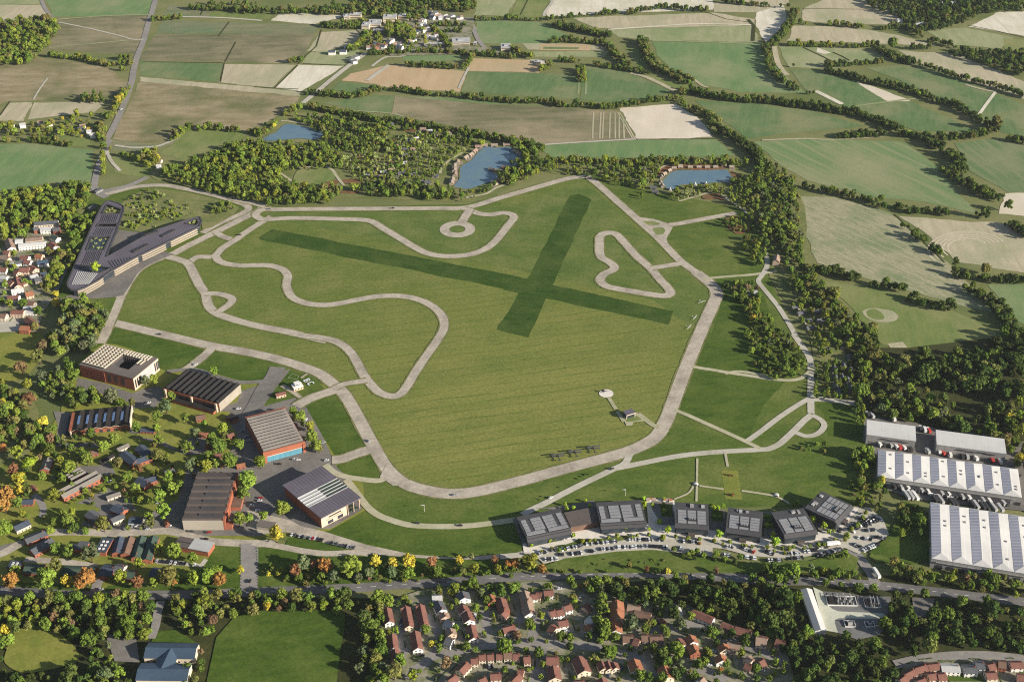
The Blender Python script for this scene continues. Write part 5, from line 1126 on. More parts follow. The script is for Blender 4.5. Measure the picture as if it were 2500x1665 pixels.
# ---- the villages
V1 = 'in the near village'
hs = [('A7',(252,525),(290,715),7.5,5,2.6,'white','tile_r'),('A7',(515,505),(565,775),7.5,5,2.6,'cream','tile_r'),('A7',(460,535),(520,515),6.5,5,2.2,'cream','tile_r'),('A7',(715,480),(775,775),7.5,5,2.6,'white','tile_r'),('A7',(665,510),(725,490),6.5,5,2.2,'cream','tile_r'),
 ('A7',(325,890),(345,1085),7.5,5,2.6,'white','tile_r'),('A7',(365,1105),(380,1230),7.5,5,2.6,'pink','tile_r'),('A7',(645,850),(685,1085),8,5,2.6,'white','tile_r'),('A7',(885,370),(1020,360),8,5,2.4,'white','lead'),('A7',(960,430),(1020,550),9,5,2.8,'white','slate'),('A7',(1045,590),(1065,650),8,5,2.6,'pink','tile_t'),
 ('A7',(1060,710),(1160,745),8,5,2.4,'white','slate_b'),('A7',(1135,815),(1160,885),8,5,2.6,'pink','tile_t'),('A7',(1075,955),(1165,985),9,5,2.6,'white','slate'),('A7',(1300,300),(1330,390),11,5,3,'white','slate'),('A7',(1310,490),(1335,570),9,5,2.8,'white','tile_r'),('A7',(1370,580),(1405,695),9,5,2.8,'white','tile_r'),
 ('A7',(1420,760),(1462,945),8,5,2.6,'white','tile_r'),('A7',(1690,345),(1730,430),8,5,2.6,'brick','tile_o'),('A7',(1835,390),(1890,560),9,5,2.8,'brick','tile_r'),('A7',(1850,620),(1900,570),8,5,2.4,'pink','tile_r'),('A7',(1870,815),(2030,775),8,5,2.6,'white','tile_r'),('A7',(2170,290),(2215,435),9,5.5,3,'cream','tile_t'),('A7',(2205,445),(2250,600),9,5.5,3,'white','tile_t'),
 ('A7',(1425,1245),(1520,1240),7,5,2,'cream','tile_r'),('A7',(1535,1195),(1630,1190),7,5,2,'cream','tile_r'),('A7',(1655,1190),(1740,1185),7,5,2,'cream','tile_r'),('A7',(1780,1180),(1860,1180),7,5,2,'cream','tile_r'),('A7',(1885,1162),(1990,1160),8,5.5,2.2,'cream','tile_b'),('A7',(2010,1180),(2105,1182),7,5,2,'pink','tile_r'),('A7',(2165,1215),(2245,1220),7,5,2,'cream','tile_r'),
 ('A7',(1265,1400),(1375,1285),8,5,2.4,'cream','tile_r'),('A7',(1110,1540),(1215,1465),8,5,2.4,'cream','tile_r'),('A7',(1540,1535),(1630,1500),7,5,2.2,'cream','tile_r'),('A7',(1695,1460),(1840,1450),8,5,2.2,'cream','tile_r'),('A7',(2085,1400),(2150,1410),7,5,2.2,'pink','tile_r'),('A7',(2000,1545),(2095,1450),8,5,2.4,'pink','tile_r'),
 ('B2',(90,350),(180,345),7,5,2,'white','tile_r'),('B2',(178,325),(228,335),6,5,2,'pink','tile_r'),('B2',(275,300),(400,292),7.5,5,2.2,'white','tile_r'),('B2',(555,515),(650,485),8,5,2.2,'white','tile_r'),('B2',(355,590),(435,570),8,5,2.2,'white','tile_r'),('B2',(445,575),(540,555),8,5,2.2,'white','tile_r'),('B2',(475,725),(605,705),8,5,2.2,'white','tile_r'),('B2',(370,770),(440,820),9,5,2.8,'cream','tile_r'),
 ('B2',(840,530),(900,480),7,4,2,'pink','tile_r'),('B2',(905,650),(960,720),9,5,2.8,'white','lead'),('B2',(875,765),(930,800),8,5,2.6,'white','tile_o'),('B2',(1290,420),(1300,540),11,5.5,3.4,'white','tile_o'),('B2',(1295,550),(1300,660),11,5.5,3.4,'cream','tile_o'),('B2',(1255,690),(1275,840),11,5.5,3.4,'white','tile_o'),('B2',(1440,500),(1620,525),8,3.5,1.8,'pink','tile_t'),('B2',(1540,580),(1760,635),8,3.5,1.8,'pink','tile_b'),
 ('B2',(1375,930),(1515,935),9,4.5,2,'cream','tile_b'),('B2',(1530,970),(1600,1000),8,4.5,2.4,'pink','tile_r'),('B2',(1635,920),(1730,920),9,4.5,2,'cream','tile_b'),('B2',(1750,940),(1930,935),9,4.5,2,'cream','tile_b'),('B2',(310,1225),(480,1225),10,5,2.8,'cream','tile_r'),('B2',(400,1335),(430,1500),10,5,2.8,'cream','tile_r'),('B2',(755,1200),(840,1400),11,5,3.2,'cream','tile_r'),('B2',(1070,1265),(1110,1370),7,5,2.6,'cream','tile_r'),('B2',(1160,1265),(1195,1370),7,5,2.6,'cream','tile_r'),('B2',(1240,1285),(1275,1360),7,5,2.6,'cream','tile_r'),('B2',(1525,1240),(1580,1375),10,5,3,'white','tile_o'),('B2',(-10,1225),(80,1215),8,5,2.4,'pink','tile_r'),('B2',(1080,1500),(1110,1600),8,5,2.6,'cream','tile_r'),('B2',(700,1560),(840,1555),8,5,2.4,'pink','tile_r'),
 ('B3',(440,360),(475,470),7,4.5,2,'white','lead'),('B3',(690,430),(1000,560),8,5,2.2,'white','tile_r'),('B3',(1130,625),(1300,695),8,5,2.2,'pink','tile_r'),('B3',(1330,695),(1575,760),8,5,2.2,'pink','tile_r'),('B3',(1650,840),(1810,860),11,5,2.8,'cream','tile_t'),('B3',(1950,880),(2090,925),9,5,2.4,'pink','tile_r'),('B3',(465,850),(540,950),9,5,2.8,'white','tile_r'),('B3',(650,800),(700,900),9,5,2.8,'white','tile_o'),('B3',(690,940),(740,1060),9,5,2.8,'brick','tile_o'),
 ('B3',(1150,930),(1190,1010),9,5,2.8,'cream','tile_o'),('B3',(1215,925),(1400,960),8,3,1,'stone','tile_t'),('B3',(1210,1010),(1340,1040),6,3,1,'pink','tile_t'),('B3',(1110,1095),(1140,1185),9,5,2.8,'white','tile_o'),('B3',(1520,1120),(1590,1190),8,5,2.2,'cream','tile_t'),('B3',(1700,1205),(1770,1175),8,5,2.4,'pink','tile_r'),('B3',(1485,1240),(1580,1280),6,4,1.8,'pink','tile_r'),('B3',(250,1250),(320,1430),10,5,3,'cream','tile_o'),('B3',(810,1490),(850,1450),8,5,2.6,'white','tile_t'),('B3',(205,560),(245,600),5,3,1.4,'brick','tile_r'),
 ('R33',(-10,1170),(45,1190),9,5,2.6,'cream','tile_r'),('R33',(1215,1545),(1265,1510),8,5,2.2,'cream','tile_r'),('R33',(1265,1495),(1345,1455),8,5,2.2,'cream','tile_r'),('R33',(1350,1445),(1450,1415),8,5,2.2,'cream','tile_r'),('R33',(1465,1415),(1565,1405),8,5,2.2,'cream','tile_r'),('R33',(1580,1425),(1740,1430),9,5,1.6,'white','lead'),('R33',(1775,1440),(1890,1440),9,5,1.6,'white','slate'),('R33',(1880,1400),(1960,1405),9,5,1.6,'white','slate'),('R33',(1990,1415),(2050,1405),8,5,2.2,'pink','tile_r'),('R33',(2085,1385),(2150,1395),8,5.5,2.4,'brick','tile_b'),('R33',(2190,1395),(2295,1395),8,5,2.2,'white','tile_r'),('R33',(1370,1555),(1440,1535),8,5,2.2,'pink','tile_r'),('R33',(1465,1500),(1535,1490),8,5,2.2,'pink','tile_r'),('R33',(1550,1500),(1620,1495),8,5,2.2,'pink','tile_r'),('R33',(1975,1490),(2065,1485),8,5,2.2,'cream','tile_r'),('R33',(2250,1500),(2320,1510),8,5,2.2,'pink','tile_r')]
RG = {'A7': 'among the brick terraces', 'B2': 'in the middle of the red-roofed village', 'B3': 'at the wooded side of the village', 'R33': 'in the row at the bottom edge'}
for h_ in hs: house(*h_, RG[h_[0]], 1)
V2 = 'in the old village'
for h_ in [((395,200),(670,180),10,6,2.6,'cream','slate'),((470,265),(590,260),9,6,2.4,'white','lead'),((385,265),(440,255),8,6,2.4,'brick','slate'),((615,270),(690,265),8,6,2.4,'brick_d','slate'),((215,460),(530,430),10,6,1.6,'white','whiteroof'),((295,395),(490,375),12,6,1.4,'cream','tile_t'),((175,410),(265,400),10,6,1.4,'white','whiteroof'),((580,430),(640,480),10,5,2.8,'white','tile_r'),((95,390),(130,490),10,5,2.8,'white','tile_t'),((50,530),(110,540),7,5,2.4,'pink','tile_r'),
 ((240,590),(330,600),8,5,2.6,'white','tile_r'),((280,640),(355,650),8,5,2.6,'white','tile_r'),((225,735),(335,730),11,5,3,'pink','tile_r'),((340,700),(410,740),9,5,2.6,'pink','tile_r'),((-10,725),(80,735),9,5,2.8,'white','tile_r'),((415,570),(490,580),8,5,2.6,'pink','tile_o'),((425,660),(550,635),10,5,2.4,'white','slate_n'),((345,825),(430,800),10,5,2.4,'white','lead'),((395,855),(480,835),9,5,2.4,'stone','slate'),((465,790),(535,775),8,5,2,'white','slate_b'),((180,830),(205,930),9,5,2.8,'cream','tile_r'),((130,985),(265,965),9,5,2.4,'white','whiteroof'),((290,1020),(375,1000),10,5,3,'pink','tile_o'),((90,1055),(215,1055),9,5,2.8,'white','tile_r'),((10,820),(80,830),8,5,2.4,'white','lead'),((325,1120),(395,1135),8,5,2.6,'stone','tile_b'),((270,1185),(365,1175),8,4,1.4,'cream','lead'),((130,1225),(275,1230),9,6,2,'pink','tile_r'),((290,1225),(425,1225),8,4,1.6,'white','lead'),((-10,1265),(70,1270),9,5,2.4,'cream','tile_b'),((310,1300),(395,1370),9,5,2.8,'brick','tile_r'),((235,1405),(345,1410),10,5,2.6,'brick','tile_o'),((120,650),(160,660),7,4.5,2,'white','lead'),((170,660),(245,650),7,4.5,2,'white','slate'),((20,890),(70,900),8,5,2.4,'white','slate'),((110,880),(150,900),8,5,2.4,'pink','tile_r'),((0,590),(100,620),7,4,1.6,'cream','tile_t'),((170,760),(210,780),7,5,2.4,'pink','tile_r'),((600,350),(670,380),8,5,2.2,'white','green_r'),((250,900),(300,880),7,4.5,2,'pink','tile_r')]:
    house('B1', *h_, V2, 1)
V3 = 'in the far village'
for p0, p1, d_, h_, lk in [((468,185),(628,185),24,15,'long white'),((648,155),(770,165),18,13,'stepped white'),((290,245),(440,245),30,11,'deep white'),((212,270),(300,272),22,13,'white corner'),((352,308),(475,305),10,8,'low blue-white'),((0,145),(70,140),16,9,'pale blue'),((66,128),(205,128),16,10,'long pale blue'),((780,150),(870,150),16,9,'low white'),((1300,455),(1510,450),26,9,'long low white'),((960,465),(1100,460),12,6,'low grey'),((1110,465),(1220,462),12,5,'low cream'),((1880,528),(1995,528),24,11,'white farm'),((1545,455),(1590,455),10,7,'small white'),((2280,670),(2355,675),12,5,'white barn'),((0,510),(45,510),14,6,'small pale')]:
    block('B5', p0, p1, d_*.9, h_*.7, 'stone' if d_ < 14 else 'cream', 'lead', V3, look=lk)
for i, (x, y) in enumerate([(1040,60),(1070,75),(1100,80),(1130,70),(1150,95),(1180,85),(1210,80),(1240,95),(1290,70),(1370,95),(1400,90),(1060,95),(1090,40),(1030,30),(920,140),(950,130),(960,170),(930,190),(980,190),(840,240),(870,265),(850,215),(930,255),(960,240),(1010,230),(1000,320),(1020,300),(1070,330),(1100,320),(1130,350),(1110,300),(790,370),(830,360),(540,385),(570,365),(600,420),(640,440),(680,450),(660,410),(330,440),(370,420),(420,430),(470,440),(390,470),(290,450),(490,430)]):
    red = 320 < x < 500 and y > 400; a = rnd.uniform(-40, 40)
    house('B5', (x-22, y+a*.2), (x+22, y-a*.2), 8, 5, 2.4, 'white', 'tile_o' if red and i % 2 else rnd.choice(['slate','lead','tile_t','slate_b']), V3, 1, op=False)
for x, y in ((200,1110),(360,1090),(440,1095),(100,1105),(740,1120),(800,1170),(720,1150),(830,1200)): house('R00', (x-26, y), (x+26, y-6), 8, 4.5, 2.2, 'white', rnd.choice(['lead','tile_t','slate']), 'by the wooded roadside', 1, op=False)
house('R00', (1405,1480), (1440,1480), 6, 3, 2, 'white', 'whiteroof', 'beside the northern lane', 0, op=False); house('R00', (1410,1430), (1450,1435), 6, 3, 2, 'cream', 'tile_t', 'beside the northern lane', 0, op=False)
for x, y in ((700,455),(800,450)): house('R01', (x-30, y), (x+30, y), 9, 5, 2.2, 'white', 'slate_b', 'at the edge of the pale field', 0, op=False)
for x, y in ((1430,195),(1400,210),(1240,170),(1200,90),(1720,15),(1620,20)): house('R03', (x-22, y), (x+22, y), 9, 5, 2.2, 'white', 'lead', 'in the hamlet by the far wood', 0, op=False)
for x, y in ((880,520),(920,500),(900,540)): house('R01', (x-18, y), (x+18, y-8), 8, 5, 2, 'white', 'slate', 'beside the farm track', 0, op=False)

# garden hedges behind and beside the village houses
HEDGE = plain('hedge_leaves', (.075,.105,.028), (.05,.075,.02), 1.4, .95, .05)
def garden_hedge(h):
    x, y, rr_, hr, L, w = h
    for side, off in ((1, w/2+rnd.uniform(5,8)), (0, L/2+rnd.uniform(3,5))):
        if rnd.random() < .45: continue
        n = rnd.uniform(6, 12); mb = MB(); rd = random.Random(int(x*7+y+side))
        for i in range(int(n/1.1)): q = -n/2+i*1.1; mb.ball((q, rd.uniform(-.15,.15), .8), (.85, .75, rd.uniform(.8,1.1)), 1, .15, rd)
        a = hr.rotation_euler.z; p = Vector((x, y, 0))+Matrix.Rotation(a, 3, 'Z')@(Vector((0, off, 0)) if side else Vector((off, 0, 0)))
        o = mb.build('garden_hedge', HEDGE, None, p, a+(0 if side else math.pi/2)); later(o, 'low green', 'hedge', hr['where'].replace('among','in gardens of').replace('in the','in gardens of the',1), 'hedge', 'garden hedges '+hr['where'])
for h in [h for h in HOUSES if h[3].get('where', '') in list(RG.values())+[V2]]: garden_hedge(h)

# ---- lodges and cabins
def lodge(f, x, y, rz, where, L=9, w=6, deck=True, roof='timber', wall='pink'):
    c = W(f, (x, y)); r = root('lodge', '', 'lodge', c, rz)
    if deck: MB().box(-L/2-1, L/2+1, -w/2-4.5, -w/2-.05, .1, .6).build('deck', B['timber'], r)
    walls_mb(L, w, 2.8, 2).build('wall', B[wall], r); gable_mb(L, w, 2.8, 2, .5, .2).build('roof', B[roof], r); put_mesh('window', WIN, r, (0, -w/2, 1.5), 0, (3, 1, 1.2))
    later(r, {'timber': 'timber-roofed', 'lead': 'grey-roofed', 'whiteroof': 'white', 'tile_t': 'brown-roofed', 'slate': 'slate-roofed'}[roof], 'lodge', where, 'lodge', 'lodges '+where)
for i, (x, y) in enumerate([(1845,310),(1893,298),(1975,298),(2075,292),(2155,350),(2180,368),(1812,345),(1780,375),(1738,398),(1672,435),(1645,470),(1645,500),(1650,535),(1630,580),(1622,605),(2065,482),(1958,498),(1975,608),(2022,585)]):
    lodge('B4', x, y, R(90 if x < 1700 else 60 if x < 1830 else 0 if y < 320 else -40), 'on the shore of the larger lake', roof='timber' if i % 3 else 'tile_t', wall='stone' if i % 2 else 'timber', L=9, w=6)
for x, y in [(720,290),(620,340),(520,410),(460,470),(440,580),(480,650),(850,265),(1050,270),(1230,268),(1400,272),(1570,268),(1740,235),(1900,268)]:
    lodge('A8', x, y, R(90 if x < 500 else 45 if x < 700 else 0), 'on the shore of the small lake', roof='timber', wall='stone', L=6, w=4.2)
for x, y in [(1150,610),(1370,595),(1725,548),(1925,548),(640,720)]:
    c = W('A8', (x, y)); r = root('tent_lodge', '', 'tent', c, R(80)); MB().profile_x([(-2.2,.26),(2.2,.26),(0,4)], -2.6, 2.6).build('canvas', B['lead'], r); MB().box(-3.4,3.4,-2.8,2.8,0,.25).build('deck', B['timber'], r)
    later(r, 'steep white', 'tent', 'on the south bank of the small lake', 'tent', 'tents by the small lake')
for x, y in [(1250,330),(1240,380),(1240,445),(1040,555),(1085,580),(1020,605),(950,540),(1400,590),(1430,605),(1330,245),(1370,255),(1280,255),(1125,125),(1390,165),(1440,182),(1600,195),(1740,240),(1350,400),(1130,500),(1210,530),(1160,560),(1490,550),(1300,540),(1060,520),(1480,210),(1200,300),(1180,450),(1310,330),(1010,480),(970,500)]:
    lodge('B4', x, y, R(rnd.uniform(-20, 30)), 'in the lakeside park', deck=False, roof=rnd.choice(['lead','slate','slate','tile_t']), wall='stone', L=8.5, w=5.5)
for x, y in [(660,395),(660,470),(800,490),(795,330),(600,155),(720,105),(785,215),(650,320),(720,390),(730,280),(690,520),(770,420)]: lodge('R23', x, y, R(85), 'on the lodge field', deck=False, roof='slate', wall='stone', L=9, w=5)
for x, y in [(350,1320),(405,1390),(490,1310),(525,1385),(300,1270),(430,1450)]: lodge('R13', x, y, R(20), 'around the woodland cabins', deck=False, roof='slate', wall='stone', L=9, w=5.5)
for x, y in [(150,200),(80,300),(190,210),(120,580),(330,780),(300,690)]: lodge('A8', x, y, R(rnd.uniform(-20, 30)), 'west of the small lake', deck=False, roof='slate', wall='stone', L=8, w=5)
c = W('R13', (128,860)); r = root('park_house', 'pinkish gabled house by the eastern path', 'house', c, R(75)); walls_mb(14, 8, 6, 3).build('wall', B['pink'], r); gable_mb(14, 8, 6, 3).build('roof', B['tile_t'], r)
rect_building('R12', [(2150,1140),(2260,1140),(2230,1100),(2150,1100)], 4, 'meadow_barn', 'low pale flat-roofed barn in the eastern thicket', 'barn', 'stone', 'lead')
for i, (x, y) in enumerate(((880,180),(820,330))): house('R10', (x-30, y+30), (x+30, y), 6, 3, 1, 'sheet', 'slate', 'at the headquarters gate', 0, 'gate_building', 'gate building', storeys=1)
# pavilion by the helipad
m, rz, L, w = fit('A6', [(1500,600),(1640,545),(1590,480),(1420,520)], 6); r = root('airfield_pavilion', 'small dark pavilion with flat mauve roof beside the helipad path', 'pavilion', m, rz)
MB().box(-L/2+.8, L/2-.8, -w/2+.8, w/2-.8, 0, 5.3).build('wall', B['glass'], r); MB().box(-L/2, L/2, -w/2, w/2, 5.3, 6).build('roof', B['mauve'], r); MB().box(-L/2, L/2, -w/2-.2, -w/2, 5.0, 5.7).build('fascia', B['cream'], r)
for s in (-1, 1): MB().box(s*L*.46-.25, s*L*.46+.25, -w/2+.1, -w/2+.6, 0, 5.3).build('column', B['cream'], r)
# domed shelters on the lawn
for i, (x, y) in enumerate(((85,155),(1012,280))):
    c = W('A2', (x, y)); r = root('domed_shelter', ['white domed shelter where the lawn paths cross', 'white domed shelter on the path nearest the offices'][i], 'shelter', c)
    mb = MB(); mb.ball((0,0,0), (2.9,2.9,2.6), 2); mb.build('dome', B['lead'], r); MB().tube([(0,0,0),(0,0,.2)], 3.8, 18).build('plinth', B['stone'], r); MB().box(-.9,.9,-3.1,-2.2,.2,1.9).build('doorway', B['dark'], r)
c = W('B4', (465,498)); r = root('fire_pit', 'round stone seating ring on the green clearing', 'seating ring', c)
mb = MB(); ribbon(mb, [Vector((math.cos(a*.3927)*7, math.sin(a*.3927)*4.5, 0)) for a in range(16)], 2.2, .6, True); mb.build('bench', B['stone'], r); MB().tube([(0,0,0),(0,0,.8)], 1.8, 10).build('pit', B['dark'], r)
# ================================================================ vehicles, aircraft
PAINT = {'white': (.78,.78,.77), 'black': (.02,.02,.022), 'dark grey': (.07,.072,.078), 'silver': (.42,.43,.44), 'red': (.45,.025,.025), 'navy': (.03,.05,.12), 'grey': (.2,.2,.21)}
TYRE = plain('tyre_rubber', (.02,.02,.02), None, 2, .8)
CARM = {}; CG = plain('car_glass', (.012,.013,.015), None, 1, .3, .3)
def car_meshes(cn):
    if cn in CARM: return CARM[cn]
    pm = plain(cn.replace(' ', '_')+'_car_paint', PAINT[cn], tuple(v*.9 for v in PAINT[cn]), 1, .3, .5)
    b = MB().profile_x([(-.9,.35),(.9,.35),(.92,.75),(.86,.95),(-.86,.95),(-.92,.75)], -2.15, 2.15); body = b.mesh('body', pm)
    cb = MB(); v = [(-1.5,-.84,.95),(1.0,-.84,.95),(1.0,.84,.95),(-1.5,.84,.95),(-1.1,-.7,1.48),(.35,-.7,1.48),(.35,.7,1.48),(-1.1,.7,1.48)]
    cb.add(v, [(0,1,5,4),(1,2,6,5),(2,3,7,6),(3,0,4,7)]); glass = cb.mesh('windows', CG)
    rf = MB().box(-1.1,.35,-.7,.7,1.48,1.53).mesh('car_roof', pm); wh = MB().tube([(0,-.1,0),(0,.1,0)], .33, 8).mesh('wheel', TYRE)
    CARM[cn] = (body, glass, rf, wh); return CARM[cn]
def car(p, rz, cn, where, noun='car'):
    bd, gl, rf, wh = car_meshes(cn); r = root('car', '', 'car', p, rz)
    for n, me in (('body', bd), ('windows', gl), ('car_roof', rf)):
        o = bpy.data.objects.new(n, me); COL.objects.link(o); o.parent = r
    for x in (-1.35, 1.35):
        for y in (-.85, .85):
            o = bpy.data.objects.new('wheel', wh); COL.objects.link(o); o.parent = r; o.location = (x, y, .33)
    later(r, cn, 'car', where, 'car', 'cars '+where)
MIXC = ['black','dark grey','white','silver','dark grey','black','white','black','grey','silver','black','white']
rc = random.Random(31)
def row(f, a, b, n, where, turn=90, keep=.85, red=None):
    A, Bb = W(f, a), W(f, b); d = Bb-A; rz = math.atan2(d.y, d.x)+R(turn)
    for i in range(n):
        if rc.random() > keep: continue
        car(A.lerp(Bb, (i+.5)/n)+Vector((rc.uniform(-.2,.2), rc.uniform(-.3,.3), LAYER[0]+.02)), rz+R(rc.uniform(-2,2))+(math.pi if rc.random() < .5 else 0), 'red' if red == i else rc.choice(MIXC), where)
w1, w2 = 'in the western part of the car park', 'in the eastern part of the car park'
row('A1', (620,655), (780,620), 8, w1); row('A1', (1180,570), (1380,560), 9, w1, keep=.7); row('A1', (380,830), (580,775), 10, w1); row('A1', (640,780), (760,755), 6, w1); row('A1', (790,750), (900,725), 7, w1); row('A1', (945,710), (1300,680), 19, w1); row('A1', (1435,660), (1700,660), 15, w1); row('A1', (1750,660), (1830,665), 5, w1)
row('A1', (470,890), (620,880), 8, w1); row('A1', (630,830), (690,830), 3, w1); row('A1', (740,830), (920,810), 9, w1, keep=.75); row('A1', (970,795), (1050,790), 5, w1); row('A1', (1100,770), (1270,765), 10, w1); row('A1', (1310,750), (1600,740), 16, w1, red=3); row('A1', (1640,735), (1900,750), 15, w1); row('A1', (2010,755), (2080,765), 5, w1); row('A1', (2040,680), (2220,690), 11, w1)
row('A2', (430,880), (520,890), 6, w2); row('A2', (600,890), (760,950), 10, w2, red=9); row('A2', (860,930), (980,970), 8, w2, keep=.7); row('A2', (1110,960), (1280,960), 10, w2); row('A2', (1330,940), (1480,920), 9, w2, keep=.8); row('A2', (1500,890), (1620,880), 8, w2); row('A2', (650,1000), (780,1020), 8, w2); row('A2', (900,1040), (1080,1040), 10, w2); row('A2', (1460,990), (1760,910), 18, w2); row('A2', (380,970), (480,980), 6, w2); row('A2', (1180,1020), (1320,1010), 8, w2)
w3 = 'in the slanting car park beside the offices'
for k in range(2): row('A2', (1880+k*0, 700-k*0), (2060, 520), 0, w3)
for (a, b, n) in (((1840,690),(2010,540),7),((1890,720),(2060,560),9),((2050,610),(2180,520),5),((2000,660),(2230,560),9),((2030,700),(2160,690),7),((1950,780),(2110,800),8),((2140,770),(2270,790),6),((1900,850),(1980,890),5),((2010,930),(2190,850),8),((1720,720),(1800,640),3)): row('A2', a, b, n, w3, 75)
w4 = 'in the row before the exhibition hall'
row('R31', (300,272), (370,290), 3, w4); row('R31', (395,292), (460,305), 3, w4); row('R31', (490,308), (610,330), 6, w4, keep=1, red=1); row('R31', (645,345), (740,365), 4, w4); row('R31', (770,375), (890,398), 5, w4, keep=.8)
w5 = 'in the strip behind the garage block'
row('B7', (510,1250), (1180,1325), 9, w5, 90, .9)
row('B7', (20,690), (240,690), 4, 'before the white lane building'); row('A7', (1600,1370), (1730,1360), 4, 'in the brick terrace courtyard')
w6 = 'on the airfield and campus roads'
for f, x, y, a, cn in [('R10',1435,1505,-10,'dark grey'),('R10',2155,612,20,'black'),('R11',1250,372,0,'dark grey'),('R11',140,380,0,'grey'),('R21',1030,955,-60,'silver'),('R21',1808,1440,5,'silver'),('R21',655,1128,10,'white'),('R21',230,1162,0,'black'),('R21',370,1120,0,'white'),('R21',400,1125,0,'white'),('R22',935,1205,35,'dark grey'),('R22',385,1465,35,'white'),('R31',1440,180,-10,'dark grey'),('R31',1815,200,0,'black'),('R30',890,762,0,'silver'),('B7',1100,785,0,'dark grey'),('B7',1380,800,10,'red'),('B7',1330,905,-5,'black'),('B7',740,690,-15,'white'),('B7',570,335,0,'white'),('R30',2200,690,80,'black'),('A4',355,1100,0,'red'),('A4',345,1130,0,'white'),('A4',255,1185,0,'white'),('A4',320,1240,0,'white'),('A4',150,340,30,'silver'),('A4',190,410,30,'silver'),('A4',215,455,30,'silver'),('A4',110,95,10,'white'),('A4',180,820,20,'white'),('R20',1760,268,20,'white'),('R20',1340,610,20,'white'),('R20',990,1320,60,'white'),('R00',1090,993,60,'white'),('R30',1300,230,30,'silver'),('R20',2140,665,20,'white'),('A4',865,220,70,'white'),('A4',1060,475,20,'silver')]:
    p = W(f, (x, y)); p.z = LAYER[0]+.02; car(p, R(a), cn, w6)
for f, x, y, a, cn in [('A7',745,1205,0,'dark grey'),('A7',470,1190,80,'black'),('A7',1480,660,80,'white'),('A7',1520,745,80,'dark grey'),('B2',595,875,0,'white'),('B2',1355,1395,60,'navy'),('B2',1170,1490,60,'navy'),('B2',800,390,20,'silver'),('B2',880,850,30,'white'),('B2',490,285,0,'white'),('A7',450,760,80,'dark grey'),('A7',455,720,80,'navy'),('A7',450,800,80,'silver'),('B3',1000,1070,-20,'white'),('B3',2030,1090,0,'silver'),('B3',1740,1360,-20,'white'),('B3',940,1280,0,'white'),('B3',2310,1190,30,'white'),('B2',1040,130,5,'silver'),('A7',1000,180,5,'grey')]:
    p = W(f, (x, y)); p.z = LAYER[0]+.02; car(p, R(a), cn, 'on the village lanes and drives')

def lorry(f, x, y, a, where, cab='white', L=11):
    p = W(f, (x, y)); p.z = LAYER[0]+.02; r = root('lorry', '', 'lorry', p, R(a)); cm_ = {'white': B['white'], 'red': B['redpaint'], 'dark': B['dark'], 'grey': B['lead']}[cab]
    MB().box(-L/2, L/2-2.6, -1.25, 1.25, 1.1, 3.9).build('trailer', cm_, r); c = MB().box(L/2-2.3, L/2, -1.2, 1.2, .6, 3.2).build('cab', B['white'], r); MB().box(L/2-.05, L/2+.05, -1.05, 1.05, 1.8, 2.8).build('windscreen', B['glass'], c)
    for x_ in (-L/2+1, -L/2+2.3, L/2-1.2):
        for y_ in (-1.1, 1.1): put_mesh('wheel', LW, r, (x_, y_, .5))
    later(r, {'dark': 'dark', 'red': 'red', 'white': 'white', 'grey': 'grey'}[cab], 'lorry', where, 'lorry', 'lorries '+where)
LW = MB().tube([(0,-.15,0),(0,.15,0)], .5, 8).mesh('wheel', TYRE)
for i in range(34): lorry('A3', 375+i*31, 712+i*4.9+rc.uniform(-6,6), 100+rc.uniform(-3,3), 'before the eight-bay warehouse', ['dark','dark','grey','dark','white','red' if i in (8,10) else 'dark'][i % 6], 9)
for i, (x, y) in enumerate([(245,335),(285,340),(350,345),(395,355),(430,362),(465,365),(530,380),(685,398),(790,405),(820,415),(890,432),(1000,445),(1045,450),(1120,460),(1270,480),(1340,492),(140,65),(180,75),(380,105),(695,210),(660,205),(620,195)]): lorry('A3', x, y, 95+rc.uniform(-12,12), 'in the yards of the plain warehouses', ['white','dark','grey','white','red'][i % 5], 8)
lorry('R33', 1005, 630, 100, 'turning off the main road', 'white', 12); lorry('A2', 1665, 860, 10, 'at the car park exit', 'white', 12)
for i, (x, y, c_) in enumerate([(490,800,'grey'),(530,800,'grey'),(570,805,'white'),(745,830,'dark'),(775,835,'dark'),(800,838,'grey'),(900,860,'dark'),(930,862,'dark'),(1090,880,'dark'),(1120,885,'grey'),(1180,895,'dark'),(1215,900,'dark'),(1280,905,'grey'),(1340,910,'grey')]): lorry('A3', x, y, 100, 'in the yard between the two pleated roofs', c_, 13)

# biplanes
GREYP = plain('grey_fabric', (.10,.097,.097), (.08,.077,.077), 1.5, .6); DKP = plain('dark_fabric', (.07,.065,.065), None, 1.5, .6)
def biplane(f, x, y, label):
    p = W(f, (x, y)); p.z = LAYER[0]+.02; r = root('biplane', label, 'biplane', p, R(10), 'parked biplanes'); r.scale = (1.3, 1.3, 1.3)
    MB().tube([(0,2.4,1.5),(0,1.2,1.5),(0,-1,1.35),(0,-5,1.1)], [.45,.55,.45,.15], 8).build('fuselage', DKP, r)
    w_ = MB().box(-5,5,.3,1.8,2.5,2.6).build('upper_wing', GREYP, r); MB().box(-4.7,4.7,-.2,1.2,1.0,1.1).build('lower_wing', GREYP, r)
    for s in (-1, 1):
        for q in (2, 4): MB().tube([(s*q,.6,1.1),(s*q,1.0,2.5)], .06, 4).build('strut', DKP, r)
        put_mesh('wheel', LW, r, (s*.8, 1.2, .4), math.pi/2, (.7,.7,.7))
    MB().box(-1.6,1.6,-5.2,-4.3,1.15,1.22).build('tailplane', GREYP, r); MB().box(-.04,.04,-5.3,-4.4,1.15,2.2).build('fin', DKP, r); MB().box(-1.1,1.1,2.42,2.48,1.42,1.58).build('propeller', DKP, r)
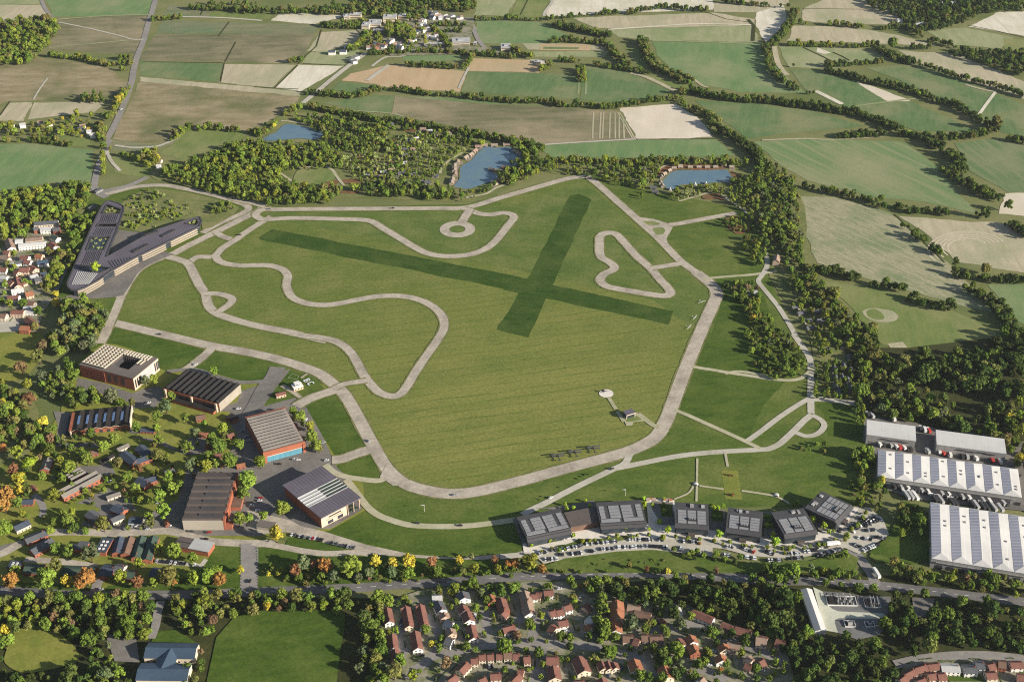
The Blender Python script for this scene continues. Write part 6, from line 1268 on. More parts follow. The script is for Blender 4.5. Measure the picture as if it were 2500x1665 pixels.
for x, y, l in ((305,1350,'westernmost of three grey biplanes parked beside the perimeter track'),(600,1285,'middle of three grey biplanes parked beside the perimeter track'),(920,1215,'easternmost of three grey biplanes parked beside the perimeter track')): biplane('A6', x, y, l)
p = W('A6', (1095,212)); p.z = LAYER[0]+.02; r = root('helicopter', 'small dark and white helicopter on the round helipad', 'helicopter', p, R(160))
mb = MB(); mb.ball((.6,0,1.6), (2.2,1.0,1.15), 2); mb.tube([(-1,0,1.9),(-6,0,2.1)], [.35,.14], 6); mb.build('fuselage', B['dark'], r); MB().box(-6.5,-5.6,-.06,.06,1.7,3.2).build('tail_fin', B['white'], r); MB().tube([(0,0,2.6),(0,0,3.2)], .15, 6).build('mast', B['dark'], r)
for a in (20, 140, 260): o = MB().box(0,5,-.16,.16,3.2,3.26).build('rotor_blade', B['dark'], r); o.rotation_euler = (0, 0, R(a))
for s in (-1, 1): MB().tube([(-1.2,s*1,.1),(2,s*1,.1)], .08, 5).build('skid', B['dark'], r)
mb = MB(); mb.ball((1.75,0,1.7), (1.2,.85,.9), 1); mb.build('canopy', B['glass'], r)
def glider(f, x, y, a, label):
    p = W(f, (x, y)); p.z = LAYER[0]+.02; r = root('glider', label, 'glider', p, R(a), 'white gliders on the grass'); r.scale = (.62,.62,.62)
    MB().tube([(2.2,0,.9),(1.2,0,1),(-1,0,.95),(-5.5,0,.95)], [.15,.42,.3,.1], 8).build('fuselage', B['white'], r); MB().box(-.4,.6,-8.5,8.5,1.1,1.2).build('wing', B['white'], r); MB().box(-5.7,-5.0,-1.5,1.5,1.9,1.96).build('tailplane', B['white'], r); MB().box(-5.8,-4.9,-.05,.05,.9,1.95).build('fin', B['white'], r)
glider('R12', 1680, 1355, -30, 'white glider furthest along the perimeter track near the bend'); glider('R12', 1628, 1440, -30, 'white glider with its wing towards the wide perimeter track'); glider('R12', 1740, 1215, -60, 'small white glider alone near the track bend')

def windsock(f, x, y, label):
    p = W(f, (x, y)); r = root('windsock', label, 'windsock', p); MB().tube([(0,0,0),(0,0,8)], [.15,.1], 6).build('pole', B['white'], r); MB().tube([(0,0,7.7),(-1.5,.3,7.6),(-3.4,.6,7.2)], [.5,.4,.22], 8).build('sock', B['white'], r)
windsock('R31', 1500, 70, 'white windsock on the lawn south of the perimeter bend')
windsock('R22', 1055, 1440, 'white windsock on the lawn behind the office sheds')
# ================================================================ trees
LEAF = leaf_mat()
BARK = plain('bark', (.10,.075,.05), (.06,.045,.03), 2, .9, .1)
def crown_mesh(name, seed, nl, w, z0, z1, nq, q=.046, top=1.0, lob=(.13,.225)):
    nl = int(nl*1.5); nq = int(nq*1.6)
    rd = random.Random(seed); mb = MB(); hz = (z1-z0)/2; cz = (z0+z1)/2; C = []
    for i in range(nl):
        a = rd.uniform(0, 6.283); u = rd.uniform(-.85, 1); rr = math.sqrt(max(0, 1-u*u))*rd.uniform(.55, .95)
        if i < 2: u, rr = rd.uniform(-.2, .3), .1
        wz = w*(1-top*.5*(u+1)*.5) if top < 1 else w*(1-(1-min(top, 2)/2)*0)
        if top > 1.2: wz = w*(1-.72*(u+1)/2)
        r = rd.uniform(*lob); c = (math.cos(a)*rr*wz*.72, math.sin(a)*rr*wz*.72, cz+u*hz*.74)
        k = rd.uniform(.8, 1.15); mb.ball(c, (r*w*1.35*k, r*w*1.35*rd.uniform(.8,1.15), r*w*1.2*rd.uniform(.75,1.05)), 1, .24, rd); C.append((c, r*w*1.3))
    for i in range(nq):
        c, r = rd.choice(C)
        d = Vector((rd.gauss(0,1), rd.gauss(0,1), rd.gauss(.25,1))).normalized()
        p = Vector(c)+d*r*rd.uniform(.85, 1.3); n = (d+Vector((rd.gauss(0,.6), rd.gauss(0,.6), rd.gauss(0,.6)))).normalized()
        u = n.orthogonal().normalized(); v = n.cross(u); s = q*rd.uniform(.6, 1.4)
        mb.add([p-u*s-v*s*.6, p+u*s-v*s*.7, p+u*s*.7+v*s, p-u*s*.8+v*s*.7], [(0,1,2,3)])
    return mb.mesh(name, LEAF)
CROWNS = [crown_mesh('crown', 1, 17, .43, .16, 1.0, 260), crown_mesh('crown', 2, 14, .40, .2, .98, 240), crown_mesh('crown', 3, 20, .47, .14, .97, 280),
          crown_mesh('crown', 4, 15, .36, .12, 1.0, 240), crown_mesh('crown', 5, 22, .52, .12, .95, 300), crown_mesh('crown', 6, 12, .38, .18, 1.0, 220)]
NARROW = [crown_mesh('crown', 11, 12, .25, .08, 1.0, 200, .045), crown_mesh('crown', 12, 13, .27, .06, 1.0, 200, .045, 1.5)]
BUSH = [crown_mesh('crown', 21, 10, .62, .0, .95, 160, .08), crown_mesh('crown', 22, 12, .7, .0, .9, 180, .08)]
ALLC = CROWNS+NARROW+BUSH
def trunk_mesh(seed, z):
    rd = random.Random(seed); mb = MB(); mb.tube([(0,0,-.02),(.005,0,.1),(rd.uniform(-.02,.02),rd.uniform(-.02,.02),z)], [.03,.024,.012])
    for i in range(4):
        a = i*1.57+rd.uniform(-.5,.5); mb.tube([(0,0,z*.5+i*.04),(math.cos(a)*.1,math.sin(a)*.1,z*.75+i*.04),(math.cos(a)*.2,math.sin(a)*.2,z+i*.04)], [.014,.010,.005], 5)
    return mb.mesh('trunk', BARK)
TRUNKS = [trunk_mesh(i, .5) for i in range(3)]

TINT = {'deep green': (0.058,0.088,0.022), 'dark green': (0.084,0.122,0.028), 'mid green': (0.128,0.180,0.031), 'leaf green': (0.186,0.244,0.039), 'yellow green': (0.220,0.249,0.035), 'olive': (0.174,0.174,0.049), 'grey green': (0.139,0.168,0.075),
        'golden yellow': (0.464,0.383,0.052), 'orange': (0.348,0.180,0.052), 'russet': (0.244,0.122,0.058), 'brown': (0.197,0.133,0.070), 'lime green': (0.313,0.418,0.041), 'pale green': (0.302,0.336,0.116), 'red': (0.371,0.058,0.046)}
PAL = {'dark': [('deep green',4),('dark green',4),('mid green',2),('olive',.6)], 'mix': [('mid green',5),('dark green',3),('leaf green',3),('olive',2),('yellow green',1),('grey green',1)],
       'bright': [('leaf green',4),('mid green',4),('yellow green',3),('olive',1),('dark green',1)], 'autumn': [('mid green',4),('olive',3),('yellow green',2),('leaf green',2),('brown',.8),('russet',.25),('golden yellow',.12),('dark green',2)],
       'yellowish': [('yellow green',5),('leaf green',3),('olive',2),('golden yellow',.5)], 'far': [('dark green',4),('mid green',4),('olive',3)], 'farbright': [('mid green',3),('leaf green',3),('yellow green',2),('olive',2)],
       'lime': [('lime green',1)], 'young': [('leaf green',3),('yellow green',2),('pale green',3),('mid green',2)], 'grey': [('grey green',4),('mid green',3),('olive',2),('leaf green',1)]}
TREES = []   # dict(pos, h, w, var, tint name, region, must)
def pick(pal, rd):
    L = PAL[pal]; s = rd.uniform(0, sum(w for _, w in L))
    for n, w in L:
        s -= w
        if s <= 0: return n
    return L[-1][0]
def put(p, h, tint, where, must=False, kind='broad', w=1.0, rd=rnd, z=0):
    var = rd.randrange(6) if kind == 'broad' else 6+rd.randrange(2) if kind == 'narrow' else 8+rd.randrange(2)
    TREES.append(dict(p=Vector((p[0], p[1], z)), h=h, w=w*rd.uniform(.98, 1.25)*(1 if must else .9), var=var, tint=tint, where=where, must=must, rot=rd.uniform(0, 6.28), kind=kind))
def inside(p, poly):
    c = False
    for i in range(len(poly)):
        a, b = poly[i-1], poly[i]
        if (a[1] > p[1]) != (b[1] > p[1]) and p[0] < (b[0]-a[0])*(p[1]-a[1])/(b[1]-a[1])+a[0]: c = not c
    return c
def wood(f, pts, where, gap=9, h=(9,14), pal='mix', kind='broad', must=False, keep=1.0, seed=0, w=1.0):
    rd = random.Random(seed or int(sum(map(ord, f))*31+pts[0][0]*7+pts[0][1]*13+len(pts)*101))
    poly = WL(f, pts, h[1]*.5)
    x0, x1 = min(p.x for p in poly), max(p.x for p in poly); y0, y1 = min(p.y for p in poly), max(p.y for p in poly)
    y = y0; row = 0
    while y < y1:
        x = x0+(row % 2)*gap*.5
        while x < x1:
            q = (x+rd.uniform(-.42,.42)*gap, y+rd.uniform(-.42,.42)*gap)
            if rd.random() < keep and inside(q, poly):
                put(q, rd.uniform(*h)*rd.choice((1,1,1,.8,.62,1.22)), pick(pal, rd), where, must, kind if kind != 'mixed' else ('narrow' if rd.random() < .35 else 'broad'), w*rd.choice((1,1,.85,1.15)), rd)
            x += gap
        y += gap*.87; row += 1
def hedge(f, pts, where, width=7, gap=6.5, h=(7,12), pal='far', kind='broad', must=False, keep=1.0, w=1.0):
    rd = random.Random(int(pts[0][0]*7+pts[0][1]*13+len(pts)))
    P = WL(f, pts, h[1]*.5); rows = max(1, round(width/gap))
    for i in range(len(P)-1):
        d = P[i+1]-P[i]; L = d.length; n = Vector((-d.y, d.x, 0)).normalized(); k = max(1, int(L/gap))
        for j in range(k):
            for r in range(rows):
                if rd.random() > keep: continue
                o = (r-(rows-1)/2)*gap*.9+rd.uniform(-.3,.3)*gap
                q = P[i]+d*((j+rd.uniform(.1,.9))/k)+n*o
                put(q, rd.uniform(*h)*rd.choice((1,1,1,.8,.6,1.15)), pick(pal, rd), where, must, kind, w, rd)
def trees(f, lst, where, must=True, z=0):
    """(x, y, crown width in the frame's pixels, tint[, kind]) - x, y the middle of the crown as seen"""
    for t_ in lst:
        x, y, wpx, tint = t_[:4]; kind = t_[4] if len(t_) > 4 else 'broad'
        s = px(f, (x, y)); wm = wpx/FR[f][2]*mpp(s[1])
        h = wm*{'broad': 1.38, 'narrow': 2.0, 'bush': .75}[kind]
        put(W(f, (x, y), z+h*.5), h, tint, where, must, kind, z=z)

# ---- far farmland: woods and hedgerows
w_ = 'in the far woods'; hh = 'in the far hedgerows'
wood('R00', [(-250,190),(150,170),(420,150),(500,180),(525,250),(450,400),(330,480),(300,560),(50,565),(-250,500)], 'in the wood beyond the brown field', 10, (10,15), 'farbright')
for a in [
 ('R00', [(430,480),(700,510),(1010,575)], 12, 'farbright'), ('R00', [(1060,510),(1180,510)], 9, 'farbright'), ('R00', [(1070,560),(1190,560)], 9, 'farbright'), ('R00', [(1090,620),(1140,600)], 9, 'farbright'),
 ('R00', [(1150,770),(1090,870),(1030,960)], 9, 'yellowish'), ('R00', [(900,1010),(1040,1010)], 12, 'far'), ('R00', [(890,1100),(900,1180),(920,1250)], 14, 'farbright'), ('R00', [(960,1060),(1000,1000)], 8, 'farbright'), ('R00', [(900,1300),(1000,1310)], 12, 'yellowish'),
 ('R00', [(920,1360),(930,1545)], 7, 'yellowish'), ('R00', [(30,1250),(170,1250)], 7, 'autumn'), ('R00', [(260,1240),(460,1260),(640,1290)], 9, 'far'), ('R00', [(-60,1140),(40,1120)], 14, 'farbright'),
 ('R00', [(1520,1240),(1620,1185),(1720,1125)], 11, 'farbright'), ('R00', [(1780,1145),(1900,1130),(2150,1160)], 9, 'farbright'), ('R00', [(2230,1160),(2355,1200)], 8, 'farbright'), ('R00', [(1080,1370),(1210,1395)], 9, 'farbright'),
 ('R00', [(1360,165),(1640,140)], 14, 'farbright'), ('R00', [(1700,60),(2000,70),(2355,80)], 14, 'far'), ('R00', [(1850,20),(2300,25)], 7, 'far'),
 ('R01', [(480,815),(620,830),(900,850),(1050,810),(1130,770)], 14, 'far'), ('R01', [(1170,790),(1280,785),(1560,830),(1850,840),(2100,880),(2355,900),(2605,895),(2755,930),(2975,930),(3100,950),(3300,940),(3560,890),(3830,860)], 11, 'far'),
 ('R01', [(90,1190),(190,1100)], 7, 'yellowish'), ('R01', [(250,1020),(350,970),(440,940)], 10, 'yellowish'), ('R01', [(480,940),(800,1000),(1100,1060),(1500,1110),(1900,1180),(2355,1255),(2500,1270),(2580,1340)], 13, 'far'),
 ('R01', [(1370,570),(1600,580),(1830,595)], 11, 'far'), ('R01', [(1880,600),(1930,540),(1970,480)], 12, 'farbright'), ('R01', [(1010,470),(1250,460),(1500,445),(1800,455),(2050,475),(2355,500)], 11, 'far'), ('R01', [(860,440),(950,390),(1030,290)], 14, 'farbright'),
 ('R01', [(300,540),(440,525)], 10, 'far'), ('R01', [(600,215),(780,230),(950,225)], 14, 'far'), ('R01', [(1620,210),(1900,215)], 10, 'far'), ('R01', [(1640,265),(1860,270)], 9, 'far'), ('R01', [(1600,230),(1700,330),(1760,420)], 10, 'farbright'), ('R01', [(1980,160),(2355,160),(2560,165),(2700,155)], 6, 'far'),
 ('R02', [(420,210),(560,240),(780,280),(930,310)], 22, 'far'), ('R02', [(370,365),(520,350),(720,365),(880,380)], 8, 'far'), ('R02', [(900,380),(960,470),(1080,590)], 14, 'far'), ('R02', [(1210,340),(1230,440),(1260,510),(1340,590),(1450,640),(1640,730)], 18, 'far'),
 ('R02', [(760,560),(950,590),(1150,620),(1280,650)], 10, 'far'), ('R02', [(20,410),(100,460),(230,500)], 12, 'farbright'), ('R02', [(460,530),(650,540)], 9, 'far'), ('R02', [(290,630),(400,560)], 8, 'farbright'), ('R02', [(650,600),(665,720)], 14, 'farbright'),
 ('R02', [(340,150),(580,140),(720,115)], 6, 'far'), ('R02', [(790,115),(1000,100)], 8, 'far'), ('R02', [(1090,110),(1250,70),(1420,50),(1520,70),(1800,80)], 10, 'far'), ('R02', [(1900,0),(2355,40)], 12, 'far'),
 ('R02', [(1540,880),(1620,950)], 9, 'farbright'), ('R02', [(1640,960),(1800,1010),(1870,1080),(1840,1130)], 15, 'far'), ('R02', [(1880,1150),(2050,1220),(2150,1290),(2250,1400),(2340,1520)], 22, 'dark'),
 ('R02', [(1650,800),(1850,850),(2100,880),(2355,890),(2560,920),(2860,960),(3160,1010),(3340,1070),(3520,1150)], 22, 'dark'), ('R02', [(260,1425),(700,1430),(1100,1440),(1500,1430),(2050,1450)], 9, 'farbright'), ('R02', [(1680,780),(1560,830)], 8, 'far'),
 ('R03', [(300,80),(260,200),(170,310),(90,400)], 15, 'far'), ('R03', [(340,190),(420,200)], 7, 'farbright'), ('R03', [(30,390),(60,500),(80,610),(170,700),(260,760),(330,790)], 15, 'far'), ('R03', [(400,815),(470,830)], 8, 'far'), ('R03', [(600,205),(760,215),(920,235)], 12, 'farbright'), ('R03', [(1060,245),(1280,225),(1380,270),(1450,320)], 12, 'far'),
 ('R03', [(230,385),(500,395),(850,405),(1050,390)], 9, 'farbright'), ('R03', [(1050,430),(1150,480),(1250,530),(1390,550)], 22, 'dark'), ('R03', [(560,580),(800,565),(1100,540)], 11, 'dark'), ('R03', [(560,610),(760,660),(930,710),(1200,760),(1450,830),(1560,890),(1750,930),(1850,1000),(2000,1090),(2150,1140)], 15, 'dark'),
 ('R03', [(1400,560),(1510,590),(1700,660),(1900,710),(2100,760),(2355,840),(2450,870)], 10, 'far'), ('R03', [(1330,415),(1530,415)], 8, 'far'), ('R03', [(1480,350),(1600,360),(1750,415)], 8, 'far'), ('R03', [(640,1200),(800,1210),(1110,1185)], 13, 'dark'), ('R03', [(1220,1180),(1450,1210),(1590,1320)], 18, 'dark'), ('R03', [(1520,1230),(1900,1210),(2120,1140)], 13, 'dark'), ('R03', [(1640,1340),(1740,1400),(1830,1530)], 22, 'dark'), ('R03', [(2190,1225),(2420,1270)], 10, 'dark'),
 ('R13', [(370,140),(520,170),(640,205)], 11, 'dark'), ('R13', [(660,205),(850,240),(960,280),(1110,330)], 9, 'dark'), ('R13', [(1180,335),(1310,320)], 10, 'dark'), ('R13', [(1290,370),(1500,370),(1700,395)], 12, 'dark'), ('R13', [(1920,400),(2030,420)], 9, 'dark'), ('R13', [(1650,0),(1800,90),(1950,190),(2160,260)], 22, 'dark'), ('R13', [(2230,480),(2420,600)], 20, 'dark'),
 ('R13', [(1230,490),(1340,530)], 7, 'farbright'), ('R13', [(1370,570),(1460,640)], 14, 'dark'), ('R13', [(1500,700),(1630,750)], 11, 'dark'), ('R13', [(1700,930),(1900,970),(2100,990),(2420,1005)], 12, 'dark'), ('R13', [(450,880),(700,930),(880,980)], 14, 'dark'), ('R13', [(950,1030),(1150,1040),(1310,1095)], 12, 'dark'), ('R13', [(1300,1140),(1450,1190),(1580,1230),(1740,1220)], 16, 'dark'), ('R13', [(1850,1060),(1960,1110),(2060,1180),(2150,1270),(2230,1400),(2320,1500)], 20, 'dark'),
]:
    f, pts, wd_, pal = a; hedge(f, pts, hh, wd_, 4.9, (6,12.5), pal, keep=.95)
trees('R13', [(1740,850,80,'dark green'),(1070,280,60,'dark green'),(2010,400,90,'dark green'),(2220,340,90,'mid green'),(2010,905,80,'olive')], hh, False)
trees('R03', [(170,55,36,'dark green'),(240,55,36,'dark green'),(285,590,30,'dark green'),(1170,390,80,'mid green'),(2110,1110,110,'olive'),(1320,1200,45,'lime green'),(1415,850,40,'lime green')], hh, False)
for a in [
 ('R01', [(-200,60),(200,70),(600,55),(850,30),(1100,-40),(2040,-60),(1990,60),(1900,100),(1600,70),(1560,100),(1550,170),(1160,150),(1000,130),(830,115),(480,110),(-200,100)], 10, 'far'),
 ('R01', [(1190,210),(1300,200),(1430,260),(1480,330),(1430,380),(1290,340),(1180,300)], 9, 'farbright'),
 ('R03', [(880,-60),(2420,-60),(2420,80),(2000,100),(1850,180),(1650,250),(1420,270),(1270,190),(1200,120),(1000,60)], 10, 'dark'),
 ('R03', [(1650,460),(1800,440),(1920,420),(2000,450),(2420,440),(2420,690),(2150,610),(1900,530)], 10, 'dark'),
]: wood(a[0], a[1], w_, a[2], (9,14), a[3])
hedge('R01', [(960,290),(1160,310),(1330,240)], 'among the far village houses', 12, 7, (8,11), 'farbright')
hedge('R01', [(780,200),(960,180),(1170,215),(1400,210)], 'among the far village houses', 8, 7, (7,10), 'farbright')
wood('R01', [(1010,330),(1180,290),(1480,200),(1620,230),(1700,420),(1300,440),(1040,430)], 'among the far village houses', 12, (7,11), 'farbright', keep=.5)
wood('R00', [(60,1090),(450,1080),(640,1010),(860,1020),(880,1210),(600,1210),(300,1200),(60,1220)], 'around the roadside cottages', 11, (7,12), 'yellowish', keep=.65)
wood('R00', [(1230,1370),(1330,1330),(1440,1370),(1420,1460),(1320,1480),(1210,1440)], hh, 9, (9,13), 'yellowish')
wood('R00', [(720,850),(930,840),(930,900),(720,900)], hh, 7, (12,15), 'far', 'narrow')

# ---- lakeside park
pk = 'in the lakeside park'
wood('F', [(355,395),(420,378),(500,345),(560,318),(620,335),(660,345),(655,375),(640,410),(690,420),(760,430),(750,450),(700,462),(600,465),(520,445),(430,420)], 'in the wood west of the clearing', 8, (9,14), 'bright', 'mixed')
wood('B4', [(420,30),(700,50),(900,90),(1090,110),(1130,200),(1100,330),(900,330),(700,280),(560,260),(570,190),(480,140),(430,90)], pk, 7, (6,11), 'mix', 'mixed', keep=.9)
wood('B4', [(0,270),(400,245),(560,260),(700,290),(740,370),(720,460),(560,465),(340,470),(200,500),(0,470)], pk, 7, (6,11), 'bright', 'mixed', keep=.88)
wood('B4', [(700,290),(1130,210),(1400,180),(1750,250),(1800,300),(1700,340),(1520,510),(1440,580),(1000,590),(880,570),(740,470)], pk, 6.5, (4.5,8.5), 'young', 'mixed', keep=.85)
wood('B4', [(1100,110),(1500,170),(1900,240),(1880,275),(1700,240),(1300,170),(1100,150)], pk, 9, (7,11), 'mix', keep=.7)
wood('B4', [(400,650),(640,590),(720,620),(700,690),(600,740),(480,740)], 'in the wood south of the clearing', 8, (9,14), 'mix', 'mixed')
wood('B4', [(780,620),(880,590),(1100,580),(1450,600),(1600,610),(1660,660),(1740,640),(1700,740),(1580,720),(1300,690),(1050,690),(860,650)], 'along the airfield edge of the park', 8, (8,13), 'mix', 'mixed')
wood('B4', [(1740,650),(1900,620),(2000,580),(2020,600),(1900,680),(1760,710)], 'along the airfield edge of the park', 8, (5,8), 'bright')
wood('B4', [(2110,250),(2250,240),(2330,340),(2355,470),(2280,540),(2100,590),(2020,570),(2000,500),(2100,480),(2230,420),(2200,340)], 'east of the larger lake', 8.5, (9,14), 'mix')
wood('B4', [(0,120),(180,50),(230,80),(140,150),(80,190),(0,230)], pk, 11, (6,10), 'yellowish', keep=.6)
wood('B4', [(300,30),(420,0),(480,60),(470,110),(330,90)], pk, 11, (6,10), 'farbright', keep=.6)
wood('R12', [(-40,-60),(200,20),(400,10),(380,-60)], 'east of the larger lake', 9, (8,12), 'mix')
wood('F', [(1225,368),(1500,368),(1520,385),(1510,420),(1455,430),(1400,415),(1290,392),(1230,385)], 'west of the small lake', 9, (7,11), 'bright', 'mixed', keep=.75)
wood('A8', [(760,620),(900,600),(1300,590),(1700,590),(1950,620),(1900,780),(1400,760),(1100,850),(800,900),(480,800),(700,730)], 'along the south bank of the small lake', 8, (6,10), 'young', 'mixed', keep=.7)
wood('A8', [(1900,480),(2100,400),(2355,350),(2355,1178),(2200,1120),(2000,1000),(1850,860),(1750,780)], 'in the plantation east of the small lake', 8, (8,12), 'bright', 'mixed', keep=.9)
wood('A8', [(0,0),(2355,0),(2300,200),(1900,180),(900,170),(560,180),(420,300),(200,420),(150,800),(0,850)], 'west of the small lake', 9, (7,11), 'bright', 'mixed', keep=.7)
# ---- east side
ee = 'in the belt east of the airfield'
wood('R13', [(-40,-60),(150,-40),(230,40),(330,200),(330,440),(370,640),(400,850),(300,900),(200,860),(120,600),(0,560),(-100,300)], ee, 8.5, (9,14), 'mix', 'mixed')
wood('R13', [(250,890),(400,880),(480,920),(560,1030),(680,1160),(800,1300),(1030,1450),(1030,1560),(800,1560),(620,1480),(520,1320),(400,1180),(280,1060)], ee, 8.5, (9,14), 'mix')
wood('R13', [(230,1150),(400,1200),(520,1320),(620,1500),(560,1560),(450,1560),(330,1340),(230,1240)], 'around the woodland cabins', 8.5, (6,10), 'bright', 'mixed', keep=.7)
wood('R13', [(-40,600),(100,560),(200,680),(220,760),(150,760),(60,700)], ee, 9, (8,12), 'mix')
wood('R12', [(2000,440),(2200,400),(2260,470),(2240,540),(2050,560),(1950,520)], 'in the thicket by the eastern taxiway', 8, (6,10), 'autumn')
wood('R12', [(2120,620),(2250,600),(2330,730),(2290,880),(2200,830),(2120,700)], 'in the thicket by the eastern taxiway', 8, (7,11), 'bright')
wood('R12', [(1950,1020),(2150,1000),(2260,1060),(2280,1150),(2250,1200),(2355,1330),(2420,1500),(2355,1545),(2250,1450),(2170,1300),(2050,1180),(1960,1080)], 'in the thicket on the eastern meadow', 7.5, (7,11), 'autumn')
wood('R23', [(-180,-90),(100,-90),(260,-20),(390,150),(390,250),(330,350),(200,380),(50,370),(-60,250),(-100,100)], 'in the thicket on the eastern meadow', 7, (6,9), 'mix', keep=.9)
for x in (480,540,590,650,700,750,800,850): hedge('R23', [(x,215),(x+6,380),(x+20,560)], 'in rows on the lodge field', 5, 6.5, (6,9), 'bright', 'narrow', keep=.92, w=1.3)
wood('R23', [(460,-10),(800,-10),(850,100),(700,110),(600,190),(520,190),(420,60)], 'around the woodland cabins', 8.5, (7,11), 'bright', 'mixed', keep=.8)
wood('R23', [(800,0),(1030,0),(1130,180),(1220,270),(1230,420),(1100,420),(900,400),(850,200)], ee, 9, (9,14), 'autumn')
ww = 'in the wood north of the warehouses'
wood('R23', [(1310,170),(1380,130),(1560,140),(1700,160),(1880,170),(2050,60),(2200,-60),(2420,-60),(2420,560),(2250,560),(2100,500),(1900,460),(1700,470),(1560,390),(1450,420),(1300,390),(1220,290)], ww, 11, (12,19), 'dark', w=1.1)
wood('R23', [(900,400),(1200,420),(1400,470),(1680,520),(1760,580),(1760,740),(1850,830),(1780,850),(1500,740),(1250,720),(960,640),(880,560)], ww, 10, (9,16), 'mix')
wood('R23', [(1760,740),(1970,700),(2000,590),(2420,600),(2420,1300),(2300,1150),(2200,960),(2000,880),(1860,830)], ww, 10, (9,15), 'autumn')
wood('R23', [(800,970),(900,990),(1010,1010),(960,1120),(960,1230),(890,1250),(850,1180),(800,1080)], 'in the clump west of the warehouses', 8, (10,15), 'bright')
wood('R23', [(390,960),(560,960),(590,1010),(560,1060),(420,1060),(330,990)], 'in the small clump on the far lawn', 8, (5,8), 'mix')
wood('R23', [(830,560),(920,590),(920,770),(860,780),(820,700)], 'in the poplar row beside the car park', 6.5, (9,13), 'mix', 'narrow')
wood('R23', [(760,1300),(900,1280),(1100,1330),(1150,1450),(1100,1560),(950,1560),(820,1420)], 'between the car park and warehouses', 8.5, (6,10), 'autumn')
wood('A3', [(350,830),(520,840),(640,880),(690,1080),(700,1180),(620,1200),(500,1080),(460,960)], 'on the lawn beside the big warehouse', 9, (8,13), 'dark')
trees('A3', [(455,1125,70,'yellow green'),(720,1240,60,'mid green'),(270,650,90,'golden yellow')], 'on the lawn beside the big warehouse')

# ---- left edge
wood('R10', [(-60,230),(140,190),(420,160),(600,120),(780,130),(820,220),(760,330),(700,440),(560,560),(530,470),(300,480),(250,600),(100,610),(-60,640)], 'in the wood north of the old village', 8.5, (9,15), 'bright')
wood('R10', [(700,440),(780,400),(870,400),(860,480),(780,640),(700,800),(640,900),(600,920),(560,760),(590,600)], 'in the belt beside the headquarters', 7.5, (7,12), 'bright')
wood('R10', [(440,730),(580,700),(570,860),(500,1080),(400,1110),(370,1020),(450,900)], 'beside the lane to the old village', 8, (8,12), 'yellowish')
wood('R10', [(580,1200),(700,1180),(850,1190),(950,1260),(970,1350),(900,1460),(860,1560),(480,1560),(500,1440),(570,1330)], 'in the poplar grove by the perimeter track', 7.5, (11,17), 'grey', 'mixed')
wood('R20', [(370,-20),(880,-20),(880,100),(750,130),(480,140),(420,60)], 'in the poplar grove by the perimeter track', 8, (10,15), 'grey')
wood('R20', [(360,330),(480,290),(560,250),(640,230),(690,320),(690,420),(620,540),(500,560),(380,500)], 'beside the brick block with pergola', 8, (9,14), 'grey')
wood('R20', [(-60,440),(220,480),(290,560),(250,640),(300,780),(480,760),(530,930),(500,1010),(300,1010),(120,960),(-60,960)], 'in the wood at the campus edge', 8.5, (8,14), 'autumn')
wood('R20', [(600,520),(830,470),(930,540),(900,590),(720,620),(620,620)], 'north of the dark-roofed workshop', 8, (9,14), 'mix')
wood('R10', [(1130,230),(1300,190),(1500,200),(1480,260),(1250,320),(1150,290)], 'in the wild garden of the headquarters', 8, (4,8), 'young', keep=.5)
wood('R10', [(1100,330),(1500,260),(1700,300),(1750,400),(1500,490),(1330,570),(1090,530)], 'in the wild garden of the headquarters', 7, (3,5.5), 'young', 'bush', keep=.6)
wood('R10', [(1900,320),(2080,300),(2110,360),(1960,420),(1860,410)], 'in the wild garden of the headquarters', 8, (6,9), 'olive' if 0 else 'mix')
# ---- service strip along the main road
rr = 'in the planting between the two roads'
wood('R31', [(130,520),(400,560),(700,570),(980,560),(1350,540),(2307,560),(2307,620),(1700,650),(1100,690),(700,710),(400,700),(220,690),(60,560)], rr, 7.5, (4,8), 'autumn', keep=.9)
wood('R32', [(-20,480),(250,500),(420,540),(700,570),(1300,580),(1900,580),(1950,610),(1200,600),(400,605),(-20,610)], rr, 7.5, (4,8), 'autumn', keep=.9)
wood('R32', [(640,500),(1000,470),(1350,470),(1450,540),(1000,560),(700,550)], rr, 6, (1.5,3), 'autumn', 'bush', keep=.8)
hedge('R32', [(1420,420),(1580,450),(1720,470),(1850,480),(2050,490)], 'along the lower edge of the car park', 7, 9, (6,9), 'dark')
wood('R32', [(2250,560),(2500,550),(2600,640),(2307,660)], rr, 8, (8,13), 'mix')
wood('R33', [(-100,560),(60,560),(330,530),(350,640),(330,720),(100,740),(-100,680)], 'north of the white depot building', 8.5, (8,13), 'mix')
wood('R33', [(380,500),(600,560),(640,590),(900,560),(940,620),(720,650),(420,620)], rr, 8, (6,10), 'mix')
wood('R33', [(650,430),(780,420),(860,480),(760,490)], rr, 9, (5,8), 'mix')
wood('R33', [(1050,530),(1200,500),(1320,560),(1480,590),(1640,540),(1660,640),(1480,680),(1180,670)], 'between the road and big warehouse', 8, (7,12), 'mix')
wood('R33', [(1640,560),(1900,590),(2307,680),(2420,720),(2420,820),(2200,790),(1900,750),(1660,690)], 'between the road and big warehouse', 8, (7,12), 'autumn')
